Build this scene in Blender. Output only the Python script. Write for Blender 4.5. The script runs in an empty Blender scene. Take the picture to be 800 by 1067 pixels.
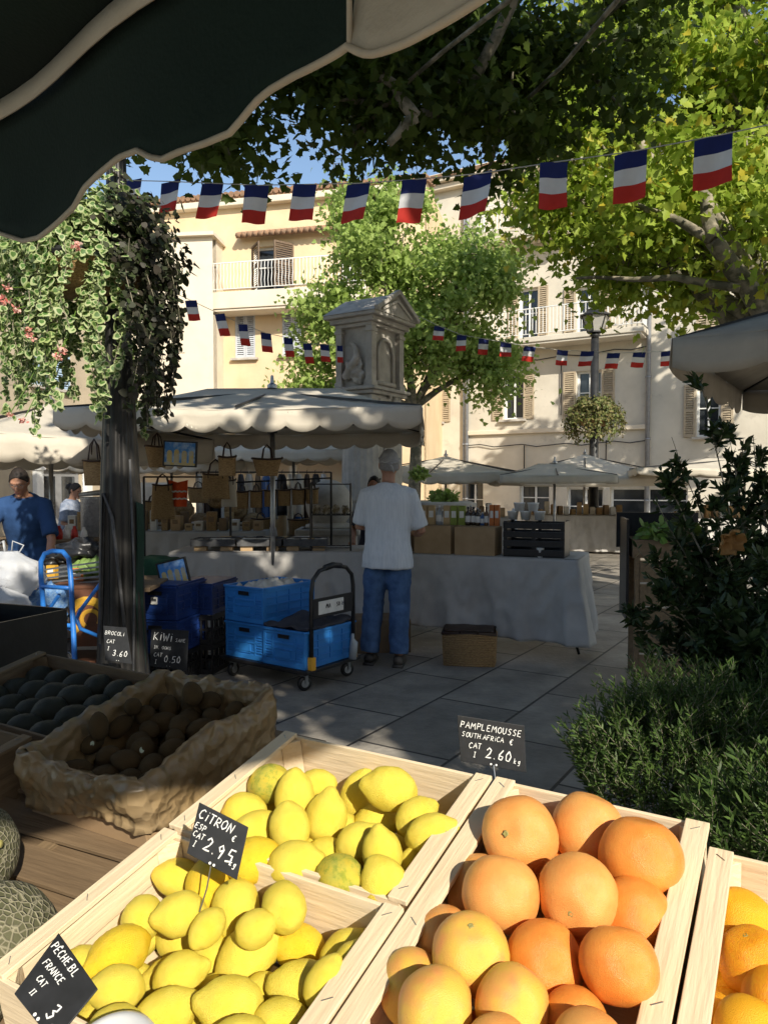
import bpy, math, random
import numpy as np
from mathutils import Vector, Matrix, noise

rnd = random.Random(7)
scene = bpy.context.scene
COL = scene.collection
PI = math.pi
V = Vector

# ------------------------------------------------------------------ camera maths (photo is 800 x 1067)
FPX = 770.0
PITCH = math.atan((533.5 - 505.0) / FPX)
CP, SP = math.cos(PITCH), math.sin(PITCH)
EYE = V((0, 0, 1.55))

def ray(u, v):
    x = (u - 400) / FPX; y = (533.5 - v) / FPX
    return V((x, CP + y * SP, -SP + y * CP))

def at(u, v, Y):
    d = ray(u, v); return EYE + d * (Y / d.y)

def ground(u, v, z=0.0):
    d = ray(u, v); return EYE + d * ((z - EYE.z) / d.z)

# ------------------------------------------------------------------ object helpers
def tag(o, label=None, cat=None, group=None, kind=None):
    if label: o['label'] = label
    if cat: o['category'] = cat
    if group: o['group'] = group
    if kind: o['kind'] = kind
    return o

def thing(name, label, cat, loc=(0, 0, 0), rotz=0.0, group=None, mat=None):
    o = bpy.data.objects.new(name, None); COL.objects.link(o)
    o.empty_display_size = 0.1
    if mat is not None: o.matrix_world = mat
    else:
        o.location = loc; o.rotation_euler = (0, 0, rotz)
    return tag(o, label, cat, group)

def kids(o): return [c for c in bpy.data.objects if c.parent == o]

def copy_tree(o, parent=None):
    c = o.copy(); COL.objects.link(c)
    if parent is not None: c.parent = parent
    for ch in kids(o): copy_tree(ch, c)
    return c

class MB:
    """collects geometry and links it as ONE mesh object"""
    def __init__(s, M=None):
        s.v = []; s.f = []; s.mi = []; s.M = M or Matrix.Identity(4); s.m = 0
    def add(s, vs, fs, m=None):
        b = len(s.v); M = s.M
        s.v.extend([tuple(M @ V(p)) for p in vs])
        s.f.extend([tuple(b + i for i in f) for f in fs])
        s.mi.extend([s.m if m is None else m] * len(fs))
        return s
    def box(s, c, d, R=None, m=None, taper=1.0):
        hx, hy, hz = d[0] / 2, d[1] / 2, d[2] / 2
        vs = []
        for z in (-1, 1):
            t = taper if z > 0 else 1.0
            for x, y in ((-1, -1), (1, -1), (1, 1), (-1, 1)):
                p = V((x * hx * t, y * hy * t, z * hz))
                if R is not None: p = R @ p
                vs.append(V(c) + p)
        return s.add(vs, [(3, 2, 1, 0), (4, 5, 6, 7), (0, 1, 5, 4), (1, 2, 6, 5), (2, 3, 7, 6), (3, 0, 4, 7)], m)
    def bar(s, a, b, w, h=None, m=None):
        a, b = V(a), V(b); h = h or w
        d = (b - a); L = d.length
        z = d.normalized(); up = V((0, 0, 1)) if abs(z.z) < .95 else V((0, 1, 0))
        x = up.cross(z).normalized(); y = z.cross(x)
        R = Matrix((x, y, z)).transposed()
        return s.box((a + b) / 2, (w, h, L), R, m)
    def tube(s, pts, r, n=8, m=None, caps=True, flat=1.0):
        pts = [V(p) for p in pts]; N = len(pts)
        rs = r if isinstance(r, (list, tuple)) else [r] * N
        vs = []; fs = []; px = None
        for i, p in enumerate(pts):
            d = (pts[min(i + 1, N - 1)] - pts[max(i - 1, 0)])
            d = d.normalized() if d.length > 1e-9 else V((0, 0, 1))
            if px is None:
                up = V((0, 0, 1)) if abs(d.z) < .9 else V((0, 1, 0))
                px = up.cross(d).normalized()
            px = (px - d * px.dot(d))
            px = px.normalized() if px.length > 1e-6 else V((1, 0, 0))
            py = d.cross(px)
            for k in range(n):
                a = 2 * PI * k / n
                vs.append(p + px * (math.cos(a) * rs[i]) + py * (math.sin(a) * rs[i] * flat))
        for i in range(N - 1):
            for k in range(n):
                a = i * n + k; b = i * n + (k + 1) % n
                fs.append((a, b, b + n, a + n))
        if caps:
            fs.append(tuple(range(n))[::-1]); fs.append(tuple((N - 1) * n + k for k in range(n)))
        return s.add(vs, fs, m)
    def lathe(s, prof, n=16, c=(0, 0, 0), m=None, sx=1, sy=1, fn=None):
        vs = []; fs = []; c = V(c)
        for (r, z) in prof:
            for k in range(n):
                a = 2 * PI * k / n; rr = r * (fn(a, z) if fn else 1)
                vs.append(c + V((rr * math.cos(a) * sx, rr * math.sin(a) * sy, z)))
        N = len(prof)
        for i in range(N - 1):
            for k in range(n):
                a = i * n + k; b = i * n + (k + 1) % n
                fs.append((a, b, b + n, a + n))
        if prof[0][0] > 1e-5: fs.append(tuple(range(n))[::-1])
        if prof[-1][0] > 1e-5: fs.append(tuple((N - 1) * n + k for k in range(n)))
        return s.add(vs, fs, m)
    def loft(s, rings, n=16, m=None, caps=True):
        """rings: (centre, rx, ry, axis-x, axis-y)"""
        vs = []; fs = []
        for (c, rx, ry, ax, ay) in rings:
            for k in range(n):
                a = 2 * PI * k / n
                vs.append(V(c) + V(ax) * rx * math.cos(a) + V(ay) * ry * math.sin(a))
        N = len(rings)
        for i in range(N - 1):
            for k in range(n):
                a = i * n + k; b = i * n + (k + 1) % n
                fs.append((a, b, b + n, a + n))
        if caps:
            fs.append(tuple(range(n))[::-1]); fs.append(tuple((N - 1) * n + k for k in range(n)))
        return s.add(vs, fs, m)
    def grid(s, fn, nu, nv, m=None, thick=0.0, nrm=None):
        vs = [fn(i / nu, j / nv) for j in range(nv + 1) for i in range(nu + 1)]
        fs = [(j * (nu + 1) + i, j * (nu + 1) + i + 1, (j + 1) * (nu + 1) + i + 1, (j + 1) * (nu + 1) + i)
              for j in range(nv) for i in range(nu)]
        if thick:
            t = V(nrm or (0, 0, 1)) * thick; K = len(vs)
            vs2 = vs + [V(p) - t for p in vs]
            fs2 = fs + [tuple(K + q for q in f[::-1]) for f in fs]
            W = nu + 1
            for i in range(nu):
                fs2.append((i + 1, i, K + i, K + i + 1)); q = nv * W + i
                fs2.append((q, q + 1, K + q + 1, K + q))
            for j in range(nv):
                q = j * W; fs2.append((q, q + W, K + q + W, K + q))
                q = j * W + nu; fs2.append((q + W, q, K + q, K + q + W))
            return s.add(vs2, fs2, m)
        return s.add(vs, fs, m)
    def prism(s, pts, z0, z1, m=None):
        n = len(pts)
        vs = [(p[0], p[1], z0) for p in pts] + [(p[0], p[1], z1) for p in pts]
        fs = [tuple(range(n))[::-1], tuple(range(n, 2 * n))]
        fs += [(i, (i + 1) % n, n + (i + 1) % n, n + i) for i in range(n)]
        return s.add(vs, fs, m)
    def ball(s, c, r, n=12, m=None, sc=(1, 1, 1), rough=0.0, seed=0):
        vs = []; fs = []; k2 = n // 2
        for j in range(k2 + 1):
            th = PI * j / k2
            for k in range(n):
                a = 2 * PI * k / n
                d = V((math.sin(th) * math.cos(a), math.sin(th) * math.sin(a), math.cos(th)))
                q = 1 + rough * noise.noise(d * 2.3 + V((seed, seed * .7, 0))) if rough else 1
                vs.append(V(c) + V((d.x * r * sc[0], d.y * r * sc[1], d.z * r * sc[2])) * q)
        for j in range(k2):
            for k in range(n):
                a = j * n + k; b = j * n + (k + 1) % n
                fs.append((a, a + n, b + n, b))
        return s.add(vs, fs, m)
    def mesh(s, name, mats, smooth=False):
        me = bpy.data.meshes.new(name)
        me.from_pydata(s.v, [], s.f)
        if not isinstance(mats, (list, tuple)): mats = [mats]
        for q in mats: me.materials.append(q)
        if len(mats) > 1: me.polygons.foreach_set('material_index', s.mi)
        me.validate(clean_customdata=False); me.update()
        if smooth: me.polygons.foreach_set('use_smooth', [True] * len(me.polygons))
        return me
    def build(s, name, mats, parent=None, smooth=False, bevel=0.0, mat4=None):
        o = bpy.data.objects.new(name, s.mesh(name, mats, smooth)); COL.objects.link(o)
        if parent is not None: o.parent = parent
        if mat4 is not None: o.matrix_local = mat4
        if bevel:
            md = o.modifiers.new('bevel', 'BEVEL'); md.width = bevel; md.segments = 2; md.limit_method = 'ANGLE'
        return o

def smooth_by(o, ang=40):
    """autosmooth by marking sharp edges"""
    import bmesh
    bm = bmesh.new(); bm.from_mesh(o.data)
    bmesh.ops.remove_doubles(bm, verts=bm.verts, dist=1e-5)
    for f in bm.faces: f.smooth = True
    for e in bm.edges:
        if len(e.link_faces) == 2: e.smooth = e.calc_face_angle(0) < math.radians(ang)
    bm.to_mesh(o.data); bm.free(); return o

def remesh(o, vox, it=3, fac=.6):
    """fuse overlapping closed volumes into one continuous skin"""
    m = o.modifiers.new('r', 'REMESH'); m.mode = 'VOXEL'; m.voxel_size = vox; m.use_smooth_shade = True
    s_ = o.modifiers.new('s', 'SMOOTH'); s_.iterations = it; s_.factor = fac
    dg = bpy.context.evaluated_depsgraph_get(); dg.update()
    me = bpy.data.meshes.new_from_object(o.evaluated_get(dg))
    for q in list(o.modifiers): o.modifiers.remove(q)
    mats = list(o.data.materials)
    o.data = me
    if not me.materials:
        for q in mats: me.materials.append(q)
    return o

# ------------------------------------------------------------------ materials
MATS = {}
def srgb(h):
    h = h.lstrip('#'); c = [int(h[i:i + 2], 16) / 255 for i in (0, 2, 4)]
    return tuple(x / 12.92 if x <= .04045 else ((x + .055) / 1.055) ** 2.4 for x in c)

def pm(name, c1, c2=None, scale=6.0, rough=.75, bump=0.0, bscale=60.0, metal=0.0, detail=5, stretch=(1, 1, 1),
       sheen=0, coat=0, trans=0.0, island=None, spec=.5, sss=0.0, ramp=(.35, .65), alpha=1.0, ior=1.45, bkind='noise', specks=None):
    if name in MATS: return MATS[name]
    m = bpy.data.materials.new(name); m.use_nodes = True; nt = m.node_tree; N = nt.nodes; L = nt.links
    b = N['Principled BSDF']; out = N['Material Output']
    if c2 is None: c2 = tuple(x * .8 for x in c1)
    tc = N.new('ShaderNodeTexCoord'); mp = N.new('ShaderNodeMapping'); mp.inputs['Scale'].default_value = stretch
    L.new(tc.outputs['Object'], mp.inputs['Vector'])
    nz = N.new('ShaderNodeTexNoise'); nz.inputs['Scale'].default_value = scale; nz.inputs['Detail'].default_value = detail
    nz.inputs['Roughness'].default_value = .6
    L.new(mp.outputs[0], nz.inputs['Vector'])
    cr = N.new('ShaderNodeValToRGB'); cr.color_ramp.elements[0].position = ramp[0]; cr.color_ramp.elements[1].position = ramp[1]
    cr.color_ramp.elements[0].color = (*c1, 1); cr.color_ramp.elements[1].color = (*c2, 1)
    L.new(nz.outputs['Fac'], cr.inputs['Fac'])
    colout = cr.outputs['Color']
    if island:
        g = N.new('ShaderNodeNewGeometry'); c3 = N.new('ShaderNodeValToRGB'); els = c3.color_ramp.elements
        n = len(island)
        els[0].position = 0; els[0].color = (*island[0], 1); els[1].position = 1; els[1].color = (*island[-1], 1)
        for i in range(1, n - 1):
            e = els.new(i / (n - 1)); e.color = (*island[i], 1)
        L.new(g.outputs['Random Per Island'], c3.inputs['Fac'])
        colout = c3.outputs['Color']
    if specks:
        n4 = N.new('ShaderNodeTexNoise'); n4.inputs['Scale'].default_value = specks[1]; n4.inputs['Detail'].default_value = 6; n4.inputs['Roughness'].default_value = .75
        oi = N.new('ShaderNodeObjectInfo'); va = N.new('ShaderNodeVectorMath'); va.operation = 'ADD'; L.new(mp.outputs[0], va.inputs[0]); sc_ = N.new('ShaderNodeVectorMath'); sc_.operation = 'SCALE'
        cx_ = N.new('ShaderNodeCombineXYZ'); L.new(oi.outputs['Random'], cx_.inputs[0]); L.new(oi.outputs['Random'], cx_.inputs[2]); L.new(cx_.outputs[0], sc_.inputs[0]); sc_.inputs['Scale'].default_value = 40; L.new(sc_.outputs[0], va.inputs[1]); L.new(va.outputs[0], n4.inputs['Vector'])
        r4 = N.new('ShaderNodeValToRGB'); r4.color_ramp.elements[0].position = specks[2]; r4.color_ramp.elements[1].position = specks[2] + .10
        L.new(n4.outputs['Fac'], r4.inputs[0]); m4 = N.new('ShaderNodeMixRGB'); mm = N.new('ShaderNodeMath'); mm.operation = 'MULTIPLY'; mm.inputs[1].default_value = specks[3]; L.new(r4.outputs[0], mm.inputs[0])
        L.new(mm.outputs[0], m4.inputs[0]); L.new(colout, m4.inputs[1]); m4.inputs[2].default_value = (*specks[0], 1); colout = m4.outputs[0]
    L.new(colout, b.inputs['Base Color'])
    b.inputs['Roughness'].default_value = rough; b.inputs['Metallic'].default_value = metal
    b.inputs['Specular IOR Level'].default_value = spec; b.inputs['IOR'].default_value = ior
    if sheen: b.inputs['Sheen Weight'].default_value = sheen
    if coat: b.inputs['Coat Weight'].default_value = coat; b.inputs['Coat Roughness'].default_value = .15
    if sss:
        b.inputs['Subsurface Weight'].default_value = sss; b.inputs['Subsurface Radius'].default_value = (.01, .006, .002)
        b.inputs['Subsurface Scale'].default_value = .6
    if bump:
        if bkind == 'voronoi':
            n2 = N.new('ShaderNodeTexVoronoi'); n2.inputs['Scale'].default_value = bscale; o2 = n2.outputs['Distance']
        elif bkind == 'wave':
            n2 = N.new('ShaderNodeTexWave'); n2.inputs['Scale'].default_value = bscale; n2.inputs['Distortion'].default_value = 1.5; o2 = n2.outputs['Fac']
        else:
            n2 = N.new('ShaderNodeTexNoise'); n2.inputs['Scale'].default_value = bscale; n2.inputs['Detail'].default_value = 4; o2 = n2.outputs['Fac']
        L.new(mp.outputs[0], n2.inputs['Vector'])
        bp = N.new('ShaderNodeBump'); bp.inputs['Strength'].default_value = bump; bp.inputs['Distance'].default_value = .01
        L.new(o2, bp.inputs['Height']); L.new(bp.outputs[0], b.inputs['Normal'])
    if trans:
        t = N.new('ShaderNodeBsdfTranslucent'); mx = N.new('ShaderNodeMixShader'); mx.inputs[0].default_value = trans
        L.new(colout, t.inputs['Color'])
        L.new(b.outputs[0], mx.inputs[1]); L.new(t.outputs[0], mx.inputs[2]); L.new(mx.outputs[0], out.inputs['Surface'])
    if alpha < 1: b.inputs['Alpha'].default_value = alpha
    MATS[name] = m
    return m

def wood(name, c1, c2, axis=0, rough=.7):
    st = [14, 14, 14]; st[axis] = 1.2
    return pm(name, c1, c2, scale=3.0, rough=rough, bump=.25, bscale=8, stretch=tuple(st), detail=6, ramp=(.3, .75), specks=(tuple(x * .55 for x in c2), 2.2, .60, .55))

M = {}
M['poplar'] = wood('poplar_wood', (.80, .66, .45), (.70, .54, .34), 1)
M['poplar_a'] = wood('poplar_wood_long', (.80, .66, .46), (.71, .56, .36), 0)
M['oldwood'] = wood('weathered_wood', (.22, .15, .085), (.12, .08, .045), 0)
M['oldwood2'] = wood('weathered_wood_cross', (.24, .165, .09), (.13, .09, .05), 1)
M['board_box'] = pm('cardboard', (.36, .24, .13), (.28, .18, .095), 5, .85, .05, 40)
M['black_plastic'] = pm('black_plastic', (.010, .010, .011), (.018, .018, .02), 12, .38, .05, 90)
M['black_metal'] = pm('black_metal', (.014, .014, .015), (.03, .03, .03), 18, .35, metal=.3)
M['steel'] = pm('galvanised_steel', (.42, .43, .44), (.30, .31, .33), 14, .35, .05, 30, metal=.9)
M['iron'] = pm('dark_iron', (.014, .015, .016), (.03, .03, .03), 9, .5, .12, 50, metal=.1)
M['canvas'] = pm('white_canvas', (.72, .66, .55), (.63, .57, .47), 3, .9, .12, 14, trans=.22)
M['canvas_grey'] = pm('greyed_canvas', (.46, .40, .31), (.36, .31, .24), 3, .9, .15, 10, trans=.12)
M['cloth_grey'] = pm('grey_tablecloth', (.47, .45, .42), (.40, .38, .355), 4, .95, .15, 16)
M['slate'] = pm('slate_black', (.012, .013, .014), (.022, .023, .026), 25, .5)
M['chalk'] = pm('white_marker', (.85, .85, .82), (.7, .7, .68), 90, .8)
M['white'] = pm('white_paint', (.78, .78, .75), (.68, .68, .66), 8, .6)
M['paper'] = pm('white_paper', (.72, .71, .68), (.60, .59, .56), 10, .9, .1, 20)
M['straw'] = pm('woven_straw', (.40, .27, .13), (.24, .155, .07), 45, .85, .6, 60, stretch=(1, 1, 2.5))
M['leather'] = pm('dark_leather', (.05, .025, .015), (.03, .016, .01), 20, .5)
M['skin'] = pm('skin', (.42, .22, .14), (.36, .18, .11), 12, .5, sss=.1)
M['bark'] = pm('plane_bark', (.30, .26, .19), (.13, .12, .08), 7, .9, .5, 25, ramp=(.42, .55))
M['stone'] = pm('carved_limestone', (.54, .50, .44), (.34, .31, .27), 5, .9, .35, 26, ramp=(.3, .7))
M['glass_dark'] = pm('window_glass', (.02, .024, .028), (.035, .04, .045), 3, .08, spec=.8)
M['string'] = pm('string', (.5, .48, .42), None, 10, .9)
# ================================================================== light, world, camera
SUN = V((.332, -.776, .522)).normalized()
world = bpy.data.worlds.new('World'); scene.world = world; world.use_nodes = True
wn = world.node_tree.nodes; wl = world.node_tree.links
sky = wn.new('ShaderNodeTexSky'); sky.sky_type = 'NISHITA'; sky.sun_disc = False
sky.sun_elevation = math.asin(SUN.z); sky.sun_rotation = math.atan2(SUN.x, SUN.y)
sky.air_density = 1.1; sky.dust_density = .8; sky.ozone_density = 1.4
wn['Background'].inputs['Strength'].default_value = SKY_STRENGTH = .135
wl.new(sky.outputs[0], wn['Background'].inputs['Color'])
ld = bpy.data.lights.new('sun', 'SUN'); ld.energy = 5.0; ld.angle = math.radians(.53); ld.color = (1.0, .93, .80)
lo = bpy.data.objects.new('sun', ld); COL.objects.link(lo)
lo.rotation_euler = (-SUN).to_track_quat('-Z', 'Y').to_euler(); lo.location = SUN * 40

cd = bpy.data.cameras.new('camera'); cam = bpy.data.objects.new('camera', cd); COL.objects.link(cam)
cd.sensor_fit = 'VERTICAL'; cd.sensor_height = 24; cd.lens = 24 * FPX / 1067; cd.clip_end = 2000; cd.clip_start = .02
cam.location = EYE; cam.rotation_euler = (PI / 2 - PITCH, 0, 0)
scene.camera = cam
vs = scene.view_settings
vs.view_transform = 'Standard'; vs.look = 'None'; vs.gamma = 1; vs.exposure = 0.38
scene.render.resolution_x = 767; scene.render.resolution_y = 1024
try:
    scene.cycles.max_bounces = 8; scene.cycles.diffuse_bounces = 4; scene.cycles.transparent_max_bounces = 8
except Exception: pass

# ================================================================== ground
SY = math.radians(32)            # the square's stone grid and the stalls are turned by this much
AX = V((math.cos(SY), -math.sin(SY), 0)); AY = V((math.sin(SY), math.cos(SY), 0))

def paving_mat():
    m = bpy.data.materials.new('stone_paving'); m.use_nodes = True; nt = m.node_tree; N = nt.nodes; L = nt.links
    b = N['Principled BSDF']; tc = N.new('ShaderNodeTexCoord'); mp = N.new('ShaderNodeMapping')
    mp.inputs['Rotation'].default_value = (0, 0, math.radians(32 + 90)); L.new(tc.outputs['Object'], mp.inputs[0])
    br = N.new('ShaderNodeTexBrick'); br.inputs['Scale'].default_value = 1
    br.inputs['Brick Width'].default_value = 1.05; br.inputs['Row Height'].default_value = .62
    br.inputs['Mortar Size'].default_value = .011; br.inputs['Mortar Smooth'].default_value = .3; br.offset = .5
    br.inputs['Color1'].default_value = (.40, .365, .315, 1); br.inputs['Color2'].default_value = (.26, .24, .21, 1)
    br.inputs['Mortar'].default_value = (.045, .042, .04, 1)
    L.new(mp.outputs[0], br.inputs['Vector'])
    nz = N.new('ShaderNodeTexNoise'); nz.inputs['Scale'].default_value = 2.2; nz.inputs['Detail'].default_value = 8
    nz.inputs['Roughness'].default_value = .7; L.new(tc.outputs['Object'], nz.inputs['Vector'])
    cr = N.new('ShaderNodeValToRGB'); cr.color_ramp.elements[0].color = (.42, .42, .42, 1); cr.color_ramp.elements[1].color = (1.18, 1.15, 1.10, 1)
    cr.color_ramp.elements[0].position = .3; cr.color_ramp.elements[1].position = .7; L.new(nz.outputs['Fac'], cr.inputs[0])
    mx = N.new('ShaderNodeMix'); mx.data_type = 'RGBA'; mx.blend_type = 'MULTIPLY'; mx.inputs['Factor'].default_value = 1
    L.new(br.outputs['Color'], mx.inputs['A']); L.new(cr.outputs[0], mx.inputs['B']); L.new(mx.outputs['Result'], b.inputs['Base Color'])
    bp = N.new('ShaderNodeBump'); bp.inputs['Strength'].default_value = .5; bp.inputs['Distance'].default_value = .01
    n3 = N.new('ShaderNodeTexNoise'); n3.inputs['Scale'].default_value = 30; L.new(tc.outputs['Object'], n3.inputs['Vector'])
    ad = N.new('ShaderNodeMath'); ad.operation = 'MULTIPLY_ADD'; ad.inputs[1].default_value = -1.5
    L.new(br.outputs['Fac'], ad.inputs[0]); L.new(n3.outputs['Fac'], ad.inputs[2]); L.new(ad.outputs[0], bp.inputs['Height'])
    L.new(bp.outputs[0], b.inputs['Normal'])
    rr = N.new('ShaderNodeMapRange'); rr.inputs['To Min'].default_value = .42; rr.inputs['To Max'].default_value = .75
    L.new(nz.outputs['Fac'], rr.inputs['Value']); L.new(rr.outputs[0], b.inputs['Roughness'])
    return m
g = MB(); g.add([(-150, -60, 0), (150, -60, 0), (150, 250, 0), (-150, 250, 0)], [(0, 1, 2, 3)])
tag(g.build('ground', paving_mat()), kind='structure')

# ================================================================== buildings
def wall_holes(mb, W, H, holes, th=.35, m=0, jm=0):
    """wall in local x (0..W), z (0..H), front face at y=0, openings cut through; y grows away from the viewer"""
    xs = sorted({0, W, *[h[0] for h in holes], *[h[2] for h in holes]}); zs = sorted({0, H, *[h[1] for h in holes], *[h[3] for h in holes]})
    for i in range(len(xs) - 1):
        for j in range(len(zs) - 1):
            cx, cz = (xs[i] + xs[i + 1]) / 2, (zs[j] + zs[j + 1]) / 2
            if any(h[0] < cx < h[2] and h[1] < cz < h[3] for h in holes): continue
            a, b, c, d = xs[i], xs[i + 1], zs[j], zs[j + 1]
            mb.add([(a, 0, c), (b, 0, c), (b, 0, d), (a, 0, d)], [(0, 1, 2, 3)], m)
            mb.add([(a, th, c), (b, th, c), (b, th, d), (a, th, d)], [(3, 2, 1, 0)], m)
    for (a, c, b, d) in holes:
        mb.add([(a, 0, c), (b, 0, c), (b, th, c), (a, th, c)], [(0, 3, 2, 1)][0:1], jm)
        mb.add([(a, 0, d), (b, 0, d), (b, th, d), (a, th, d)], [(0, 1, 2, 3)], jm)
        mb.add([(a, 0, c), (a, 0, d), (a, th, d), (a, th, c)], [(0, 1, 2, 3)], jm)
        mb.add([(b, 0, c), (b, 0, d), (b, th, d), (b, th, c)], [(3, 2, 1, 0)], jm)

M['plaster_cream'] = pm('cream_plaster', (.68, .53, .34), (.60, .455, .28), 1.2, .92, .15, 50, detail=10, specks=((.42, .34, .24), 2.2, .58, .35))
M['plaster_pale'] = pm('pale_plaster', (.70, .62, .49), (.62, .54, .42), 1.0, .92, .15, 50, detail=10, specks=((.42, .37, .30), 2.5, .58, .35))
M['plaster_white'] = pm('white_plaster', (.64, .585, .485), (.52, .475, .39), .8, .92, .15, 45, detail=10, specks=((.36, .33, .28), 1.7, .57, .45))
M['plaster_beige'] = pm('beige_plaster', (.46, .39, .28), (.36, .30, .22), 1.3, .95, .2, 40, detail=8)
M['roof_tile'] = pm('terracotta_tile', (.34, .19, .11), (.20, .135, .09), 9, .9, .2, 30)
M['shutter_white'] = pm('white_shutter_paint', (.52, .54, .57), (.44, .46, .49), 12, .7)
M['shutter_beige'] = pm('beige_shutter_paint', (.44, .36, .25), (.36, .29, .20), 12, .75)
M['shutter_blue'] = pm('pale_blue_shutter_paint', (.38, .50, .62), (.32, .43, .55), 12, .7)
M['shutter_brown'] = pm('brown_wood_shutter', (.16, .11, .07), (.11, .075, .05), 12, .75)
M['pipe'] = pm('grey_downpipe', (.28, .29, .31), (.22, .23, .25), 8, .5, metal=.3)
M['door_grey'] = pm('grey_door_paint', (.24, .24, .24), (.2, .2, .2), 6, .6)

def louvre(mb, x, z, w, h, y=-.03, d=.045):
    """one shutter leaf: frame + tilted slats, lower-left corner x,z"""
    f = .06
    mb.box((x + f / 2, y, z + h / 2), (f, d, h)); mb.box((x + w - f / 2, y, z + h / 2), (f, d, h))
    for zz in (z + f / 2, z + h / 2, z + h - f / 2): mb.box((x + w / 2, y, zz), (w - 2 * f, d, f * 1.1))
    n = max(6, int(h / .075)); R = Matrix.Rotation(math.radians(-38), 3, 'X')
    for i in range(n):
        zz = z + f + (h - 2 * f) * (i + .5) / n
        mb.box((x + w / 2, y, zz), (w - 2 * f, .012, .075), R)

def window(bld, x, z, w, h, shut=None, state='open', sm=None, sill=True, glassy=.22):
    fr = MB(); t = .07
    fr.box((x + t / 2, glassy, z + h / 2), (t, .08, h)); fr.box((x + w - t / 2, glassy, z + h / 2), (t, .08, h))
    for zz in (z + t / 2, z + h - t / 2): fr.box((x + w / 2, glassy, zz), (w - 2 * t, .08, t))
    fr.box((x + w / 2, glassy - .01, z + h / 2), (t * .8, .07, h - 2 * t))
    fr.box((x + w / 2, glassy + .0, z + h * .55), (w - 2 * t, .05, .035))
    wo = fr.build('window', M['white'], bld)
    pn = MB(); pn.box((x + w / 2, glassy + .03, z + h / 2), (w - t, .01, h - t)); pn.build('pane', M['glass_dark'], wo)
    if sill:
        s_ = MB(); s_.box((x + w / 2, -.05, z - .045), (w + .24, .2, .08)); s_.build('sill', M['stone'], wo, bevel=.01)
    if shut:
        for k in (0, 1):
            sb = MB()
            if state == 'open':
                xx = x - w / 2 - .02 if k == 0 else x + w + .02
                louvre(sb, xx, z, w / 2, h)
            elif state == 'closed':
                louvre(sb, x + k * w / 2 + .005, z, w / 2 - .01, h, y=.04)
            else:
                ang = math.radians(50 if k == 0 else -50); hx = x if k == 0 else x + w
                sb.M = Matrix.Translation((hx, -.01, 0)) @ Matrix.Rotation(-ang, 4, 'Z')
                louvre(sb, 0 if k == 0 else -w / 2, z, w / 2, h, y=0)
            sb.build('shutter', shut, wo)
    return wo

def balcony(bld, x0, x1, z, dep=1.0, slab=.3, rail='wavy', smat=None, rmat=None):
    s_ = MB(); s_.box(((x0 + x1) / 2, -dep / 2, z - slab / 2), (x1 - x0, dep, slab)); s_.box(((x0 + x1) / 2, -dep / 2, z - slab - .04), (x1 - x0 - .15, dep - .1, .08))
    bo = s_.build('balcony', smat or M['plaster_pale'], bld, bevel=.02)
    r = MB(); y = -dep + .05; h = .95
    r.tube([(x0 + .04, 0, z + h), (x0 + .04, y, z + h), (x1 - .04, y, z + h), (x1 - .04, 0, z + h)], .022, 6)
    r.tube([(x0 + .04, 0, z + .1), (x0 + .04, y, z + .1), (x1 - .04, y, z + .1), (x1 - .04, 0, z + .1)], .014, 6)
    n = int((x1 - x0) / .12)
    for i in range(n + 1):
        xx = x0 + .04 + (x1 - x0 - .08) * i / n
        if rail == 'wavy':
            r.tube([(xx, y, z + .1), (xx, y - .05, z + .3), (xx, y + .0, z + .55), (xx, y - .03, z + .75), (xx, y, z + h)], .011, 5)
        else:
            r.box((xx, y, z + .52), (.02 if i % 12 else .04, .02, .85))
    for yy in [y * k / 7 for k in range(1, 7)]:
        for xx in (x0 + .04, x1 - .04): r.box((xx, yy, z + .52), (.018, .018, .85))
    r.build('railing', rmat or M['white'], bo)
    return bo

def tile_edge(mb, x0, x1, y, z, dy=.55, drop=.12):
    n = int((x1 - x0) / .2)
    for i in range(n):
        xx = x0 + (i + .5) * (x1 - x0) / n
        mb.tube([(xx, y, z), (xx, y + dy, z + drop + .06)], .095, 8)
    mb.box(((x0 + x1) / 2, y + dy / 2 + .06, z + drop * .3), (x1 - x0, dy, .06), Matrix.Rotation(math.atan2(drop + .06, dy), 3, 'X'))

def frame_at(p, yaw):
    """local x along the facade (left to right), local y away from viewer"""
    return Matrix.Translation(p) @ Matrix.Rotation(yaw, 4, 'Z')

def boxes_around(mb, W, H, D, th=.35):
    """side, back walls and roof of the building behind its front wall"""
    mb.box((th / 2, th + (D - th) / 2, H / 2), (th, D - th, H)); mb.box((W - th / 2, th + (D - th) / 2, H / 2), (th, D - th, H))
    mb.box((W / 2, D + .1, H / 2), (W, .2, H))
    mb.box((W / 2, 1.2, H / 2), (W - 2 * th - .01, .1, H - .1))       # rooms are dark behind the windows

# ---- building A: cream house with wavy balcony, centre left
yawA = math.radians(-13)
A = thing('house', 'cream plastered house with wavy white balcony railing and brown shutters', 'house', mat=frame_at(V((-8.3, 26.3, 0)), yawA))
def Ax(u, v=None):
    """local x on facade A hit by pixel column u; z for row v"""
    d = ray(u, v if v is not None else 400); Mi = A.matrix_world.inverted()
    o_ = Mi @ EYE; dd = Mi.to_3x3() @ d; t = -o_.y / dd.y; p = o_ + dd * t
    return p.x, p.z
def facade(mw, u, v):
    Mi = mw.inverted(); o_ = Mi @ EYE; dd = Mi.to_3x3() @ ray(u, v); t = -o_.y / dd.y; p = o_ + dd * t
    return p.x, p.z
MA = frame_at(V((-8.3, 26.3, 0)), yawA)
xL, _ = facade(MA, 180, 400); xR, zR = facade(MA, 352, 200)
WA = facade(MA, 442, 400)[0]; HA = facade(MA, 300, 197)[1]
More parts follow.
